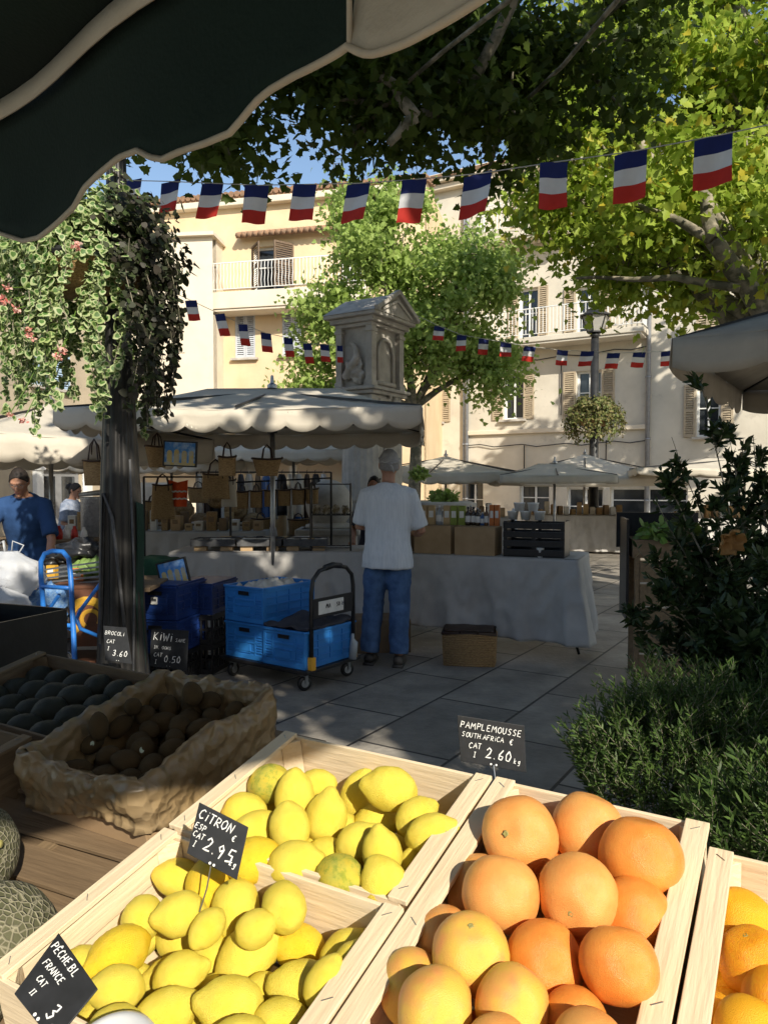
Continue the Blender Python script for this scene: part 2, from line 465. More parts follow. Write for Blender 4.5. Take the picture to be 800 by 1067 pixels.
def win_from(mw, u0, v0, u1, v1):
    um, vm = (u0 + u1) / 2, (v0 + v1) / 2
    x0 = facade(mw, u0, vm)[0]; x1 = facade(mw, u1, vm)[0]; z1 = facade(mw, um, v0)[1]; z0 = facade(mw, um, v1)[1]
    return x0, z0, x1, z1
wa = [win_from(MA, 263, 256, 306, 302), win_from(MA, 245, 324, 266, 373), win_from(MA, 294, 318, 316, 370),
      win_from(MA, 245, 425, 266, 470), win_from(MA, 294, 425, 316, 470), win_from(MA, 356, 256, 390, 302), win_from(MA, 356, 320, 378, 370)]
bm_ = MB(); wall_holes(bm_, WA, HA, wa); boxes_around(bm_, WA, HA, 8)
bm_.build('wall', M['plaster_cream'], A)
balcA = facade(MA, 218, 303)
b0 = facade(MA, 218, 300)[0] + .2
for k, (a, b, c, d) in enumerate(wa):
    window(A, a, b, c - a, d - b, M['shutter_brown'] if k in (0, 5) else M['shutter_white'], 'half' if k in (0, 5) else 'closed', sill=k not in (0, 5))
zb = facade(MA, 262, 310)[1]
balcony(A, b0, b0 + 5.6, zb, .9, .55, 'wavy', M['plaster_pale'])
te = MB(); zt = facade(MA, 280, 247)[1]; tx = facade(MA, 250, 247)[0]
tile_edge(te, tx, tx + 4.4, -.4, zt, .42, .1); te.build('window_hood', M['roof_tile'], A, smooth=True)
rf = MB(); tile_edge(rf, -.1, WA + .1, -.10, HA - .03, 1.6, .35)
rf.build('roof', M['roof_tile'], A)
cn = MB(); cn.box((WA / 2, -.12, HA - .36), (WA + .1, .3, .22)); cn.build('cornice', M['plaster_pale'], A, bevel=.03)
an = MB(); ax_, az_ = facade(MA, 343, 182); an.tube([(ax_, .5, HA), (ax_, .5, HA + 1.6)], .02, 5)
for k in range(5): an.tube([(ax_ - .35 + .03 * k, .5, HA + .9 + .15 * k), (ax_ + .35 - .03 * k, .5, HA + .9 + .15 * k)], .01, 4)
an.build('roof_aerial', M['steel'], A)
# pale wing on its left
MW_ = frame_at(V((-8.75, 24.9, 0)), math.radians(-6))
Wg = thing('house', 'pale blank rendered house wing left of the cream house', 'house', mat=MW_)
ww = facade(MW_, 222, 300)[0]; wh = facade(MW_, 210, 247)[1]
q = MB(); wall_holes(q, ww, wh, []); boxes_around(q, ww, wh, 2.0); q.build('wall', M['plaster_pale'], Wg)
q = MB(); q.box((ww / 2, .9, wh + .06), (ww + .2, 2.2, .12)); q.build('roof', M['plaster_pale'], Wg)

# ---- building B: long pale house with upper balcony, right
yawB = math.radians(-30)
pB = at(425, 505, 28.6); pB.z = 0
MBB = frame_at(pB - V((math.cos(yawB), math.sin(yawB), 0)) * 5.5, yawB)
B = thing('house', 'long pale rendered house with white balcony, beige shutters and ground floor shopfront', 'house', mat=MBB)
HB = facade(MBB, 520, 172)[1]; WB = 36
wb = [win_from(MBB, 524, 388, 545, 437), win_from(MBB, 600, 386, 626, 436), win_from(MBB, 443, 392, 460, 440),
      win_from(MBB, 540, 300, 560, 357), win_from(MBB, 600, 298, 624, 357), win_from(MBB, 531, 198, 546, 246), win_from(MBB, 600, 180, 620, 236),
      win_from(MBB, 541, 505, 572, 535), win_from(MBB, 483, 498, 503, 548),
      win_from(MBB, 590, 508, 628, 552), win_from(MBB, 635, 508, 716, 538), win_from(MBB, 725, 400, 750, 455), win_from(MBB, 725, 290, 750, 350),
      win_from(MBB, 740, 515, 775, 572)]
q = MB(); wall_holes(q, WB, HB, wb); boxes_around(q, WB, HB, 9); q.build('wall', M['plaster_white'], B)
for k, (a, b, c, d) in enumerate(wb):
    if k in (7, 8, 9, 10, 13): window(B, a, b, c - a, d - b, None, sill=False)
    elif k == 10: pass
    else: window(B, a, b, c - a, d - b, M['shutter_beige'], 'open' if k in (0, 1, 2, 3, 4, 11) else 'closed', sill=k not in (3, 4, 5))
q0 = facade(MBB, 512, 362)[0]; q1 = facade(MBB, 676, 355)[0]; zq = facade(MBB, 600, 352)[1]
balcony(B, q0, q1, zq, .95, .18, 'straight', M['plaster_white'])
q0 = facade(MBB, 505, 250)[0]; q1 = facade(MBB, 600, 250)[0]; zq = facade(MBB, 540, 246)[1]
balcony(B, q0, q1, zq, .8, .3, 'straight', M['plaster_white'])
cn = MB(); cn.box((WB / 2, -.2, HB - .15), (WB + .2, .5, .3)); cn.box((WB / 2, -.12, HB - .42), (WB + .1, .3, .2)); cn.build('cornice', M['plaster_pale'], B, bevel=.03)
rf = MB(); rf.box((WB / 2, 2.2, HB + .55), (WB + .4, 5.6, .12), Matrix.Rotation(math.radians(14), 3, 'X')); rf.build('roof', M['roof_tile'], B)
for u_ in (487, 675, 484):
    xx = facade(MBB, u_, 440)[0]; p_ = MB(); w_ = .075 if u_ != 484 else .04
    p_.tube([(xx, -.1, 0), (xx, -.1, HB - .6), (xx, -.02, HB - .3)], w_, 10)
    for zz in (1, 3, 5, 7, 9, 11): p_.tube([(xx, -.1, zz), (xx, -.1, zz + .06)], w_ + .02, 10)
    p_.build('downpipe', M['pipe'], B, smooth=True)
cb = MB(); z1_ = facade(MBB, 560, 440)[1]; x1_ = facade(MBB, 487, 440)[0]; x2_ = facade(MBB, 674, 440)[0]
cb.box(((x1_ + x2_) / 2, -.06, z1_ - .3), (x2_ - x1_, .12, .16)); cb.build('string_course', M['plaster_pale'], B, bevel=.02)
cb = MB()
for (zo, sag) in ((-.75, .06), (1.9 + .4, .1)):
    cb.tube([(x1_ + (x2_ - x1_) * t / 12, -.08, z1_ + zo - sag * math.sin(PI * t / 12) + .05 * math.sin(t * 2.1)) for t in range(13)], .018, 5)
for xx, za, zb_ in ((x1_ + 2.2, z1_ - .8, z1_ - 2.6), (x1_ + 3.5, z1_ + 2.4, z1_ + .2), (x2_ - 1.3, z1_ - .7, z1_ - 2)):
    cb.tube([(xx, -.06, za), (xx, -.06, zb_)], .02, 5)
cb.build('wall_cable', M['iron'], B)

# ---- building C: beige house side at the far left with arched doorway
pC = at(25, 505, 19.2); pC.z = 0; pC2 = at(92, 505, 21.7); pC2.z = 0
dC = (pC2 - pC).normalized(); yawC = math.atan2(dC.y, dC.x)
MC = frame_at(pC - dC * 8.0, yawC)
Cb = thing('house', 'beige house at far left with white arched doorway and pale blue shutters', 'house', mat=MC)
WC = 8 + 2.6 + 1.9; HC = 8.2
wc = [win_from(MC, 33, 366, 74, 404)]
dx0 = facade(MC, 42, 520)[0]; dx1 = facade(MC, 87, 520)[0]; dz = facade(MC, 65, 489)[1]
q = MB(); wall_holes(q, WC, HC, wc + [(dx0, 0.0, dx1, dz)]); boxes_around(q, WC, HC, 7); q.build('wall', M['plaster_beige'], Cb)
a, b, c, d = wc[0]; window(Cb, a, b, c - a, d - b, M['shutter_blue'], 'closed')
r_ = (dx1 - dx0) / 2; cxm = (dx0 + dx1) / 2
ar = MB(); n = 14; zs = dz - .02
for (x_, s__) in ((dx0, -1), (dx1, 1)): ar.box((x_ + s__ * .13, -.05, zs / 2), (.26, .16, zs)); ar.box((x_ + s__ * .13, -.07, zs + .03), (.34, .2, .1))
pts_o = [(cxm + (r_ + .27) * math.cos(t), zs + .08 + (r_ * .55 + .27) * math.sin(t)) for t in [PI * k / n for k in range(n + 1)]]
pts_i = [(cxm + (r_) * math.cos(t), zs + .08 + (r_ * .55) * math.sin(t)) for t in [PI * k / n for k in range(n + 1)]]
for k in range(n):
    ps = [pts_o[k], pts_o[k + 1], pts_i[k + 1], pts_i[k]]
    ar.add([(p[0], -.1, p[1]) for p in ps] + [(p[0], .02, p[1]) for p in ps], [(0, 1, 2, 3), (7, 6, 5, 4), (0, 4, 5, 1), (2, 6, 7, 3)])
fan = MB(); fan.prism([(p[0], p[1]) for p in pts_i], 0, .01); fan2 = MB(Matrix.Rotation(PI / 2, 4, 'X')); fan2.prism([(p[0], p[1]) for p in pts_i], -.0, .03)
aro = ar.build('door_surround', M['white'], Cb); fan2.build('fanlight', M['glass_dark'], aro)
dr = MB(); w_ = dx1 - dx0
dr.box((cxm, .16, dz / 2), (w_ * .98, .05, dz * .99)); dro = dr.build('door', M['door_grey'], Cb)
dg_ = MB()
for k in (0, 1): dg_.box((dx0 + w_ * (.27 + .46 * k), .125, dz * .6), (w_ * .3, .02, dz * .6))
dg_.build('pane', M['glass_dark'], dro)
rf = MB(); tile_edge(rf, -.2, WC + .2, -.45, HC, 1.2, .35); rf.build('roof', M['roof_tile'], Cb, smooth=True)

# ---- low tiled market shed between the houses
ps = at(385, 505, 21.5); ps.z = 0
Sh = thing('shed', 'low market shed with orange tiled roof behind the stalls', 'shed', mat=frame_at(V((-7.6, 22.2, 0)), math.radians(-6)))
q = MB(); q.box((3.8, 1.2, 1.15), (7.6, .2, 2.3))
for k in range(4): q.box((.2 + k * 2.4, -.1, 1.15), (.2, .2, 2.3))
q.build('wall', M['plaster_pale'], Sh); q = MB(); tile_edge(q, -.3, 7.9, -.6, 2.36, 1.9, .5); q.build('roof', M['roof_tile'], Sh, smooth=True)

# ---- distant hill
hl = MB(); hl.grid(lambda a, b: V((-170 + 340 * a, 150 + 60 * b, 14 * math.sin(PI * b * .5) * (0.6 + .5 * noise.noise(V((a * 5, 3, 0))))) ), 40, 6)
tag(hl.build('hills', pm('hill_green', (.06, .08, .04), (.1, .11, .06), .1, .95)), kind='structure')
# ================================================================== the fruit display (sloping, turned with the stall)
E1 = V((0.48410720827815124, 0.8521602751624563, 0.19865315584752563)).normalized(); E2 = V((0.8706651842341582, -0.4917186888506774, -0.01244459711962785)); E2 = (E2 - E1 * E1.dot(E2)).normalized()
E3 = E2.cross(E1)
OR = EYE + ray(515, 812) * 1.2
CF = Matrix((E2, E1, E3)).transposed().to_4x4(); CF.translation = OR      # local x = right, y = away, z = up from the rim plane
CFI = CF.inverted()
def cl(u, v, h=0.0):
    """point of the plane z=h of the display frame seen at u,v"""
    o_ = CFI @ EYE; d = CFI.to_3x3() @ ray(u, v); t = (h - o_.z) / d.z
    return o_ + d * t
def fr(x, y, z=0, rot=0): return CF @ Matrix.Translation((x, y, z)) @ Matrix.Rotation(rot, 4, 'Z')

def crate(x0, x1, y0, y1, dep, label, batten=.028, bat_ends='x', side_top=0.0, mats=('poplar', 'poplar_a'), rotz=0, name='wooden_crate', zr=0.0, cat='crate'):
    """open-topped wooden fruit crate; rim at local z=0; battens on the ends named by bat_ends"""
    W, D = x1 - x0, y1 - y0
    root = thing(name, label, cat, mat=fr((x0 + x1) / 2, (y0 + y1) / 2, zr - dep, rotz))
    pa, pb = M[mats[0]], M[mats[1]]
    # local z 0 = bottom of crate
    ft = .006
    b = MB(); n = 6
    for k in range(n):
        yy = -D / 2 + D * (k + .5) / n
        b.box((0, yy, .012), (W - .02, D / n - .012, ft))
    for xx in (-W / 2 + .02, 0, W / 2 - .02): b.box((xx, 0, .004), (.03, D - .02, .008))
    b.build('floor', pb, root, bevel=.0008)
    for sgn in (-1, 1):
        b = MB(); hh = dep * .455          # two boards per end, small gap between
        for (za, zb2) in ((.012, .012 + hh), (dep - .003 - hh, dep - .003)):
            b.box((sgn * (W / 2 - .008), 0, (za + zb2) / 2), (.009, D - .012, zb2 - za))
        eb = b.build('end_board', pa, root, bevel=.001)
        c = MB(); c.box((sgn * (W / 2 - batten / 2), rnd.uniform(-.002, .002), dep), (batten, D - .004, .008))
        c.build('top_batten', pa, root, bevel=.0012)
        for yy in (-D / 2 + .022, -.01, D / 2 - .022):
            st = MB(); st.tube([(sgn * (W / 2 - batten * .7), yy - .005, dep + .0045), (sgn * (W / 2 - batten * .35), yy + .004, dep + .0048)], .0006, 5)
            st.build('staple', M['steel'], root)
        b = MB()
        b.box((0, sgn * (D / 2 - .004), dep * .5 + .004), (W - .022, .006, dep - .012))
        b.build('side_board', pb, root, bevel=.001)
    for sx in (-1, 1):
        for sy in (-1, 1):
            b = MB(); cx, cy = sx * (W / 2 - .014), sy * (D / 2 - .009); q = .026
            b.prism([(cx, cy), (cx - sx * q, cy), (cx, cy - sy * q)] if sx * sy > 0 else [(cx, cy), (cx, cy - sy * q), (cx - sx * q, cy)], .014, dep - .006)
            b.build('corner_post', pa, root, bevel=.001)
    return root

DEP = .125
crates = {
    'lf': crate(-.424, -.005, -.302, .006, DEP, 'pale wooden crate holding the farther load of lemons'),
    'ln': crate(-.424, -.003, -.604, -.308, DEP, 'pale wooden crate holding the nearer load of lemons below the citron sign'),
    'gf': crate(.002, .321, -.64, .006, DEP, 'pale wooden crate full of grapefruits with the pamplemousse sign on its rim', batten=.032),
    'of': crate(.326, .80, -.66, -.050, DEP, 'pale wooden crate of oranges right of the grapefruits', batten=.03, zr=.004),
}
# display stand under the crates: sloping slatted top on trestles
root = thing('display_stand', 'sloping slatted wooden stall stand under the fruit crates', 'stand', mat=fr(-.35, -.05, -DEP - .012))
b = MB()
for k in range(9):
    if -.72 + k * .18 < .10: b.box((-.05, -.72 + k * .18, -.012), (2.4, .15, .022))
    elif k < 6: b.box((-.68, -.72 + k * .18, -.012), (1.1, .15, .022))
b.build('slat_top', M['oldwood'], root, bevel=.002)
b = MB()
for xx in (-1.15, -.7): b.box((xx, -.2, -.05), (.06, 1.25, .05))
b.box((-.35, -.36, -.05), (.06, .86, .05))
for xx in (.3, 1.15): b.box((xx, -.38, -.05), (.06, .85, .05))
b.build('bearer', M['oldwood2'], root)
RI = root.matrix_world.inverted()
for xx in (-1.15, 1.0):
    for yy in (-.6, .35 if xx < 0 else 0.0):
        top = root.matrix_world @ V((xx, yy, -.07)); b = MB(); b.bar(RI @ V((top.x, top.y, 0)), RI @ top, .05); b.build('leg', M['oldwood2'], root)

# ------------------------------------------------------------------ fruit
M['lemon'] = pm('lemon_peel', (.84, .68, .085), (.81, .62, .06), 1.5, .41, .7, 30, detail=3, sss=.10, ramp=(.35, .7), coat=0, specks=((.45, .33, .03), 5, .60, .55))
M['lemon_deep'] = pm('ripe_lemon_peel', (.83, .60, .03), (.80, .52, .02), 1.5, .41, .7, 30, sss=.10, coat=0, specks=((.50, .27, .01), 5, .58, .6))
M['lemon_green'] = pm('greenish_lemon_peel', (.50, .48, .07), (.70, .54, .05), 1.5, .41, .7, 30, sss=.08, coat=0, specks=((.25, .32, .03), 2.0, .50, .7))
M['stem'] = pm('stem_scar', (.38, .33, .10), (.22, .20, .07), 60, .8)
M['gf'] = pm('grapefruit_peel', (.80, .38, .10), (.78, .29, .065), 1.2, .33, .42, 46, detail=3, sss=.12, coat=0, ramp=(.4, .75), specks=((.50, .20, .04), 6, .62, .5))
M['gf_y'] = pm('yellow_pink_grapefruit_peel', (.74, .48, .075), (.79, .33, .10), 1.1, .33, .42, 46, detail=2, sss=.12, coat=0, ramp=(.42, .68), specks=((.62, .45, .06), 5, .6, .5))
M['gf_o'] = pm('deep_orange_grapefruit_peel', (.79, .31, .055), (.76, .23, .035), 1.2, .33, .42, 46, sss=.12, coat=0, specks=((.50, .16, .02), 6, .60, .5))
M['orange'] = pm('orange_peel', (.82, .36, .010), (.80, .28, .008), 8, .41, .5, 36, sss=.1, coat=0, specks=((.60, .20, .01), 6, .6, .5))
M['orange_y'] = pm('yellow_orange_peel', (.84, .41, .012), (.82, .40, .010), 8, .50, .5, 36, sss=.1, coat=0)
for k_ in ('lemon', 'lemon_deep', 'lemon_green', 'gf', 'gf_y', 'gf_o', 'orange', 'orange_y'):      # fine pored peel
    nt = M[k_].node_tree
    for nd in nt.nodes:
        if nd.type == 'BUMP': nd.inputs['Distance'].default_value = .004

def lemon_mesh(name, seed, elong=1.28, nub=.16, mats=None, nubpos=1):
    """unit minor radius; long axis z; a nipple at +z, small shoulder at -z"""
    b = MB(); n = 30; k2 = 26; vs = []; fs = []
    for j in range(k2 + 1):
        th = PI * j / k2
        for k in range(n):
            a = 2 * PI * k / n
            ct, st = math.cos(th), math.sin(th)
            r = st ** .93 if st > 0 else 0
            z = ct * elong
            if ct > 0: z += nub * max(0, ct - .86) / .14 * 1.15; r = r * (1 - .10 * max(0, ct) ** 3) 
            if ct < 0: z -= nub * .45 * max(0, -ct - .9) / .1
            p = V((r * math.cos(a), r * math.sin(a), z))
            w = 1 + .045 * noise.noise(p * 1.25 + V((seed * 3.1, 0, 0))) + .030 * noise.noise(p * 3.6 + V((0, seed * 2.3, 0)))
            w += .020 * noise.noise(p * 9 + V((seed, 0, 1)))
            vs.append(p * w)
    for j in range(k2):
        for k in range(n):
            a = j * n + k; c = j * n + (k + 1) % n
            fs.append((a, a + n, c + n, c))
    b.add(vs, fs); return b.mesh(name, mats, True)
def round_mesh(name, seed, mats, squash=.93, dimple=.07):
    b = MB(); n = 32; k2 = 24; vs = []; fs = []
    for j in range(k2 + 1):
        th = PI * j / k2
        for k in range(n):
            a = 2 * PI * k / n; ct, st = math.cos(th), math.sin(th)
            z = ct * squash
            if ct > .88: z -= dimple * ((ct - .88) / .12) ** 1.5
            if ct < -.93: z += dimple * .6 * ((-ct - .93) / .07)
            p = V((st * math.cos(a), st * math.sin(a), z))
            w = 1 + .06 * noise.noise(p * 1.1 + V((seed * 3.1, 0, 0))) + .01 * noise.noise(p * 4.0 + V((0, seed * 2.3, 0)))
            vs.append(p * w)
    for j in range(k2):
        for k in range(n):
            a = j * n + k; c = j * n + (k + 1) % n
            fs.append((a, a + n, c + n, c))
    b.add(vs, fs); return b.mesh(name, mats, True)
LEM = {}
for mk in ('lemon', 'lemon_deep', 'lemon_green'):
    LEM[mk] = [lemon_mesh('lemon', s, e, nb, M[mk]) for s, e, nb in ((1, 1.24, .16), (2, 1.34, .2), (3, 1.15, .12), (4, 1.30, .13), (5, 1.2, .22))]
GFM = {mk: [round_mesh('grapefruit', s, M[mk], q) for s, q in ((1, .95), (2, .98), (3, .92))] for mk in ('gf', 'gf_y', 'gf_o', 'orange', 'orange_y')}
b = MB(); b.lathe([(0.0, -.02), (.085, -.015), (.10, .0), (.07, .022), (.045, .012), (0, .008)], 9, fn=lambda a, z: 1 + .25 * math.sin(a * 5))
SCAR = b.mesh('stem_scar', M['stem'], True)

placed = []       # (centre in display frame, radius)
BX = {'L': (-.412, -.018, -.6, -.0), 'G': (.014, .308, -.63, -.006), 'O': (.340, .79, -.65, -.06)}
def fruit(kind, bx, u, v, r, label, cat, mk, ang=None, tow=0.0, scar=0, group=None, floor=-DEP + .018, seed=0, hmax=.12, name=None):
    """slide the fruit along its sight line from the crate floor up until it rests on what is already there.
    ang: direction (deg, counter-clockwise from image right) in which the +z tip points; tow: how far it tips toward the viewer"""
    o_ = CFI @ EYE; d = (CFI.to_3x3() @ ray(u, v)).normalized()
    X0, X1, Y0, Y1 = BX[bx]
    el = 1.12 if kind == 'lemon' else .98
    K = {'L': 562, 'G': 678, 'O': 690}[bx]; px = r * K; c = None; best = None
    h = {'L': -.012, 'G': .012, 'O': -.022}[bx]; lowest = {'L': -.085, 'G': -.068, 'O': -.078}[bx]
    while h > lowest:
        t = (h - o_.z) / d.z; p = o_ + d * t; rr = px * t / 800
        p.x = min(max(p.x, X0 + rr * .8), X1 - rr * (.75 if bx == 'L' else .45))
        pen = max([(rr * el + s * e2) * .93 - (p - q).length for q, s, e2 in placed] + [0])
        if pen <= 0: best = (0, p, rr); break
        if best is None or pen < best[0] - 1e-4: best = (pen, p, rr)
        h -= .003
    c, r = best[1], best[2]
    placed.append((c, r, el))
    w = CF @ c
    view = (EYE - w).normalized(); right = V((0, 0, 1)).cross(view).normalized(); up = view.cross(right)
    if ang is None: z = V((rnd.uniform(-1, 1), rnd.uniform(-1, 1), rnd.uniform(-.3, 1))).normalized()
    else:
        a = math.radians(ang); z = ((right * math.cos(a) + up * math.sin(a)) * math.sqrt(max(0, 1 - tow * tow)) + view * tow).normalized()
    x = z.orthogonal().normalized(); x = Matrix.Rotation(rnd.uniform(0, 6.28), 3, z) @ x; y = z.cross(x)
    Rm = Matrix((x, y, z)).transposed().to_4x4()
    me = LEM[mk][seed % 5] if kind == 'lemon' else GFM[mk][seed % 3]
    ob = bpy.data.objects.new(name or kind, me); COL.objects.link(ob)
    ob.matrix_world = Matrix.Translation(w) @ Rm @ Matrix.Scale(r, 4)
    tag(ob, label, cat, group)
    if scar:
        s_ = bpy.data.objects.new('stem_scar', SCAR); COL.objects.link(s_); s_.parent = ob
        zz = (-1.17 if kind == 'lemon' else .885) * (1 if kind != 'lemon' else {0: 1.06, 1: 1.14, 2: .99, 3: 1.10, 4: 1.02}[seed % 5])
        if kind == 'lemon': s_.matrix_local = Matrix.Translation((0, 0, zz)) @ Matrix.Rotation(PI, 4, 'X') @ Matrix.Scale(1.25, 4)
        else: s_.matrix_local = Matrix.Translation((0, 0, zz)) @ Matrix.Scale(.85, 4)
    return ob

def z3(x, y): return 180 + x / 2.5, 780 + y / 2.5      # measuring aid: enlarged view -> photo
def z2(x, y): return x / 2.6667, 840 + y / 2.6667
def z4(x, y): return 400 + x / 2, 730 + y / 2
G_L = 'lemons in the two left crates'
LF = 'far crate lemon, '
LN = 'near crate lemon, '
lemons = [
    # farther crate, roughly the back ones first
    (z3(165, 122), .033, LF + 'shaded one in its dark back left corner', 'lemon', 20, .2, 0),
    (z3(250, 92), .034, LF + 'shaded greenish one showing its round stem end by the back wall', 'lemon_green', 200, -.8, 1),
    (z3(375, 98), .030, LF + 'small one behind the upright lemon with nub to the right', 'lemon', 10, .2, 0),
    (z3(485, 122), .034, LF + 'upright one tucked left of the largest back lemon', 'lemon', 70, .2, 0),
    (z3(530, 195), .034, LF + 'one just below the largest back lemon', 'lemon', 10, .3, 0),
    (z3(635, 177), .032, LF + 'one with pointed tip right of the largest back lemon', 'lemon', 35, -.3, 1),
    (z3(672, 222), .034, LF + 'half shaded one against the right wall', 'lemon', 20, .2, 0),
    (z3(650, 290), .031, LF + 'shaded one wedged low by the right wall', 'lemon', 60, .1, 0),
    (z3(615, 318), .026, LF + 'small shaded one lowest by the right wall', 'lemon', 80, .1, 0),
    (z3(480, 243), .032, LF + 'shaded one in the middle under brighter neighbours', 'lemon', 30, .1, 0),
    (z3(400, 276), .029, LF + 'small one right of the horizontal lemon by the divider', 'lemon', 0, .3, 0),
    (z3(370, 352), .026, LF + 'one peeping out low by the divider beside the round greenish lemon', 'lemon', 0, .3, 0),
    (z3(185, 165), .033, LF + 'one lying flat behind the price sign with tip to the right', 'lemon', 0, .2, 0),
    (z3(318, 128), .036, LF + 'tall upright one half in shade near the back wall', 'lemon', 90, .2, 0),
    (z3(400, 180), .037, LF + 'plump upright one with a warm patch in the back middle', 'lemon', 80, .1, 0),
    (z3(565, 105), .039, LF + 'largest one at the back with its nub to the left', 'lemon', 168, .1, 0),
    (z3(218, 215), .034, LF + 'one directly right of the citron price sign', 'lemon', 190, .3, 0),
    (z3(305, 205), .036, LF + 'upright one in the centre left with its tip up', 'lemon', 100, .1, 0),
    (z3(212, 292), .038, LF + 'deep yellow one right behind the sign pointing right', 'lemon_deep', 5, .1, 0),
    (z3(545, 272), .035, LF + 'bright one right of the middle with its tip up', 'lemon', 100, .3, 0),
    (z3(320, 300), .038, LF + 'wide horizontal one just above the divider board', 'lemon', 5, .2, 0),
    (z3(435, 335), .038, LF + 'round greenish one showing its stem scar above the divider', 'lemon_green', 160, -.8, 1),
    (z3(550, 355), .041, LF + 'big bright one standing by the right wall corner', 'lemon', 115, .1, 0),
    # nearer crate
    (z3(15, 338), .031, LN + 'pale one below the left edge of the citron sign', 'lemon', 160, .1, 0),
    (z2(395, 312), .033, LN + 'leftmost back one facing us with its nub', 'lemon', 250, .85, 1),
    (z2(500, 300), .034, LN + 'one between the nub facing lemon and the sign wire', 'lemon', 185, .2, 0),
    (z3(92, 350), .036, LN + 'round orange tinged one under the citron sign', 'lemon_deep', 250, .6, 0),
    (z3(215, 470), .030, LN + 'one mostly hidden behind the twin bright lemons in the middle', 'lemon', 20, .3, 0),
    (z3(90, 468), .026, LN + 'small one whose nub points down left beside the sign wire', 'lemon', 225, .2, 0),
    (z3(450, 540), .038, LN + 'shaded one lying along the right wall', 'lemon', 40, .1, 0),
    (z3(490, 580), .034, LN + 'shaded one lowest in the right wall corner', 'lemon', 60, .1, 0),
    (z3(395, 610), .030, LN + 'one showing low between the big front lemon and the right wall', 'lemon', 60, .1, 0),
    (z3(330, 520), .037, LN + 'deep yellow one with green stem beside the right wall shade', 'lemon_deep', 160, .2, 0),
    (z3(20, 500), .034, LN + 'one with its nub to the lower right, left of centre', 'lemon', 320, .5, 1),
    (z3(100, 552), .035, LN + 'one in the hollow left of the large tilted lemon', 'lemon', 30, .2, 0),
    (z2(240, 447), .030, LN + 'half hidden one above the peach sign', 'lemon', 150, .2, 0),
    (z2(330, 410), .038, LN + 'broad deep yellow one against the left wall', 'lemon_deep', 200, .4, 0),
    (z3(163, 415), .040, LN + 'bright one with warm patch standing right of the sign wire', 'lemon', 260, .3, 1),
    (z3(290, 412), .037, LN + 'one by the divider facing us with its green stem end', 'lemon', 110, -.8, 1),
    (z2(325, 508), .034, LN + 'dark bellied one lying flat left of bottom', 'lemon', 170, .1, 0),
    (z2(478, 487), .036, LN + 'horizontal one with its nub to the left', 'lemon', 172, .1, 0),
    (z3(195, 542), .043, LN + 'large tilted one in the middle pointing up right', 'lemon', 40, .1, 0),
    (z3(235, 632), .028, LN + 'nub of a lemon pressed left of the biggest front lemon', 'lemon', 185, .1, 0),
    (z3(345, 632), .045, LN + 'biggest one in front with dark right end', 'lemon', 165, .1, 0),
    (z3(20, 590), .034, LN + 'one lying below the nub to the lower right lemon', 'lemon', 10, .1, 0),
    (z3(150, 668), .042, LN + 'bright horizontal one at the lower middle', 'lemon', 170, .1, 0),
    (z2(455, 585), .038, LN + 'one cut by the bottom edge right of the peach sign', 'lemon', 20, .2, 0),
    (z3(280, 722), .040, LN + 'one cut by the bottom edge below the biggest front lemon', 'lemon', 0, .2, 0),
    ((250, 1085), .036, LN + 'pale one just below the picture edge in front', 'lemon', 0, .2, 0),
    ((120, 1075), .036, LN + 'one beside the plastic bowl at the bottom', 'lemon', 0, .2, 0),
]
for k, ((u, v), r, lab, mk, ang, tow, sc) in reversed(list(enumerate(lemons))):
    fruit('lemon', 'L', u, v, r, lab, 'lemon', mk, ang, tow, sc, G_L, seed=k)
def fill(kind, bx, n, r, label, cat, mk, group, x0, x1, y0, y1, layers=1):
    """lower layer under the visible fruit"""
    made = 0
    for t in range(1500):
        if made >= n: break
        p = V((rnd.uniform(x0 + r, x1 - r), rnd.uniform(y0 + r, y1 - r), -DEP + .018 + r * .98 + (.022 if t > 450 else 0)))
        if all((p - q).length > (r + s * e2) * .88 for q, s, e2 in placed):
            placed.append((p, r, 1.0)); me = LEM[mk][made % 5] if kind == 'lemon' else GFM[mk][made % 3]
            ob = bpy.data.objects.new(kind, me); COL.objects.link(ob)
            ob.matrix_world = CF @ Matrix.Translation(p) @ Matrix.Rotation(rnd.uniform(0, 6), 4, 'Z') @ Matrix.Rotation(PI / 2 + rnd.uniform(-.5, .5), 4, 'X') @ Matrix.Scale(r * .96, 4)
            tag(ob, label, cat, group); made += 1
fill('lemon', 'L', 22, .029, 'lemon of the lower layer glimpsed between the lemons above it', 'lemon', 'lemon', 'lemons of the lower layer', -.408, -.022, -.29, -.01)
fill('lemon', 'L', 22, .029, 'lemon of the lower layer glimpsed between the lemons above it', 'lemon', 'lemon', 'lemons of the lower layer', -.408, -.02, -.59, -.315)

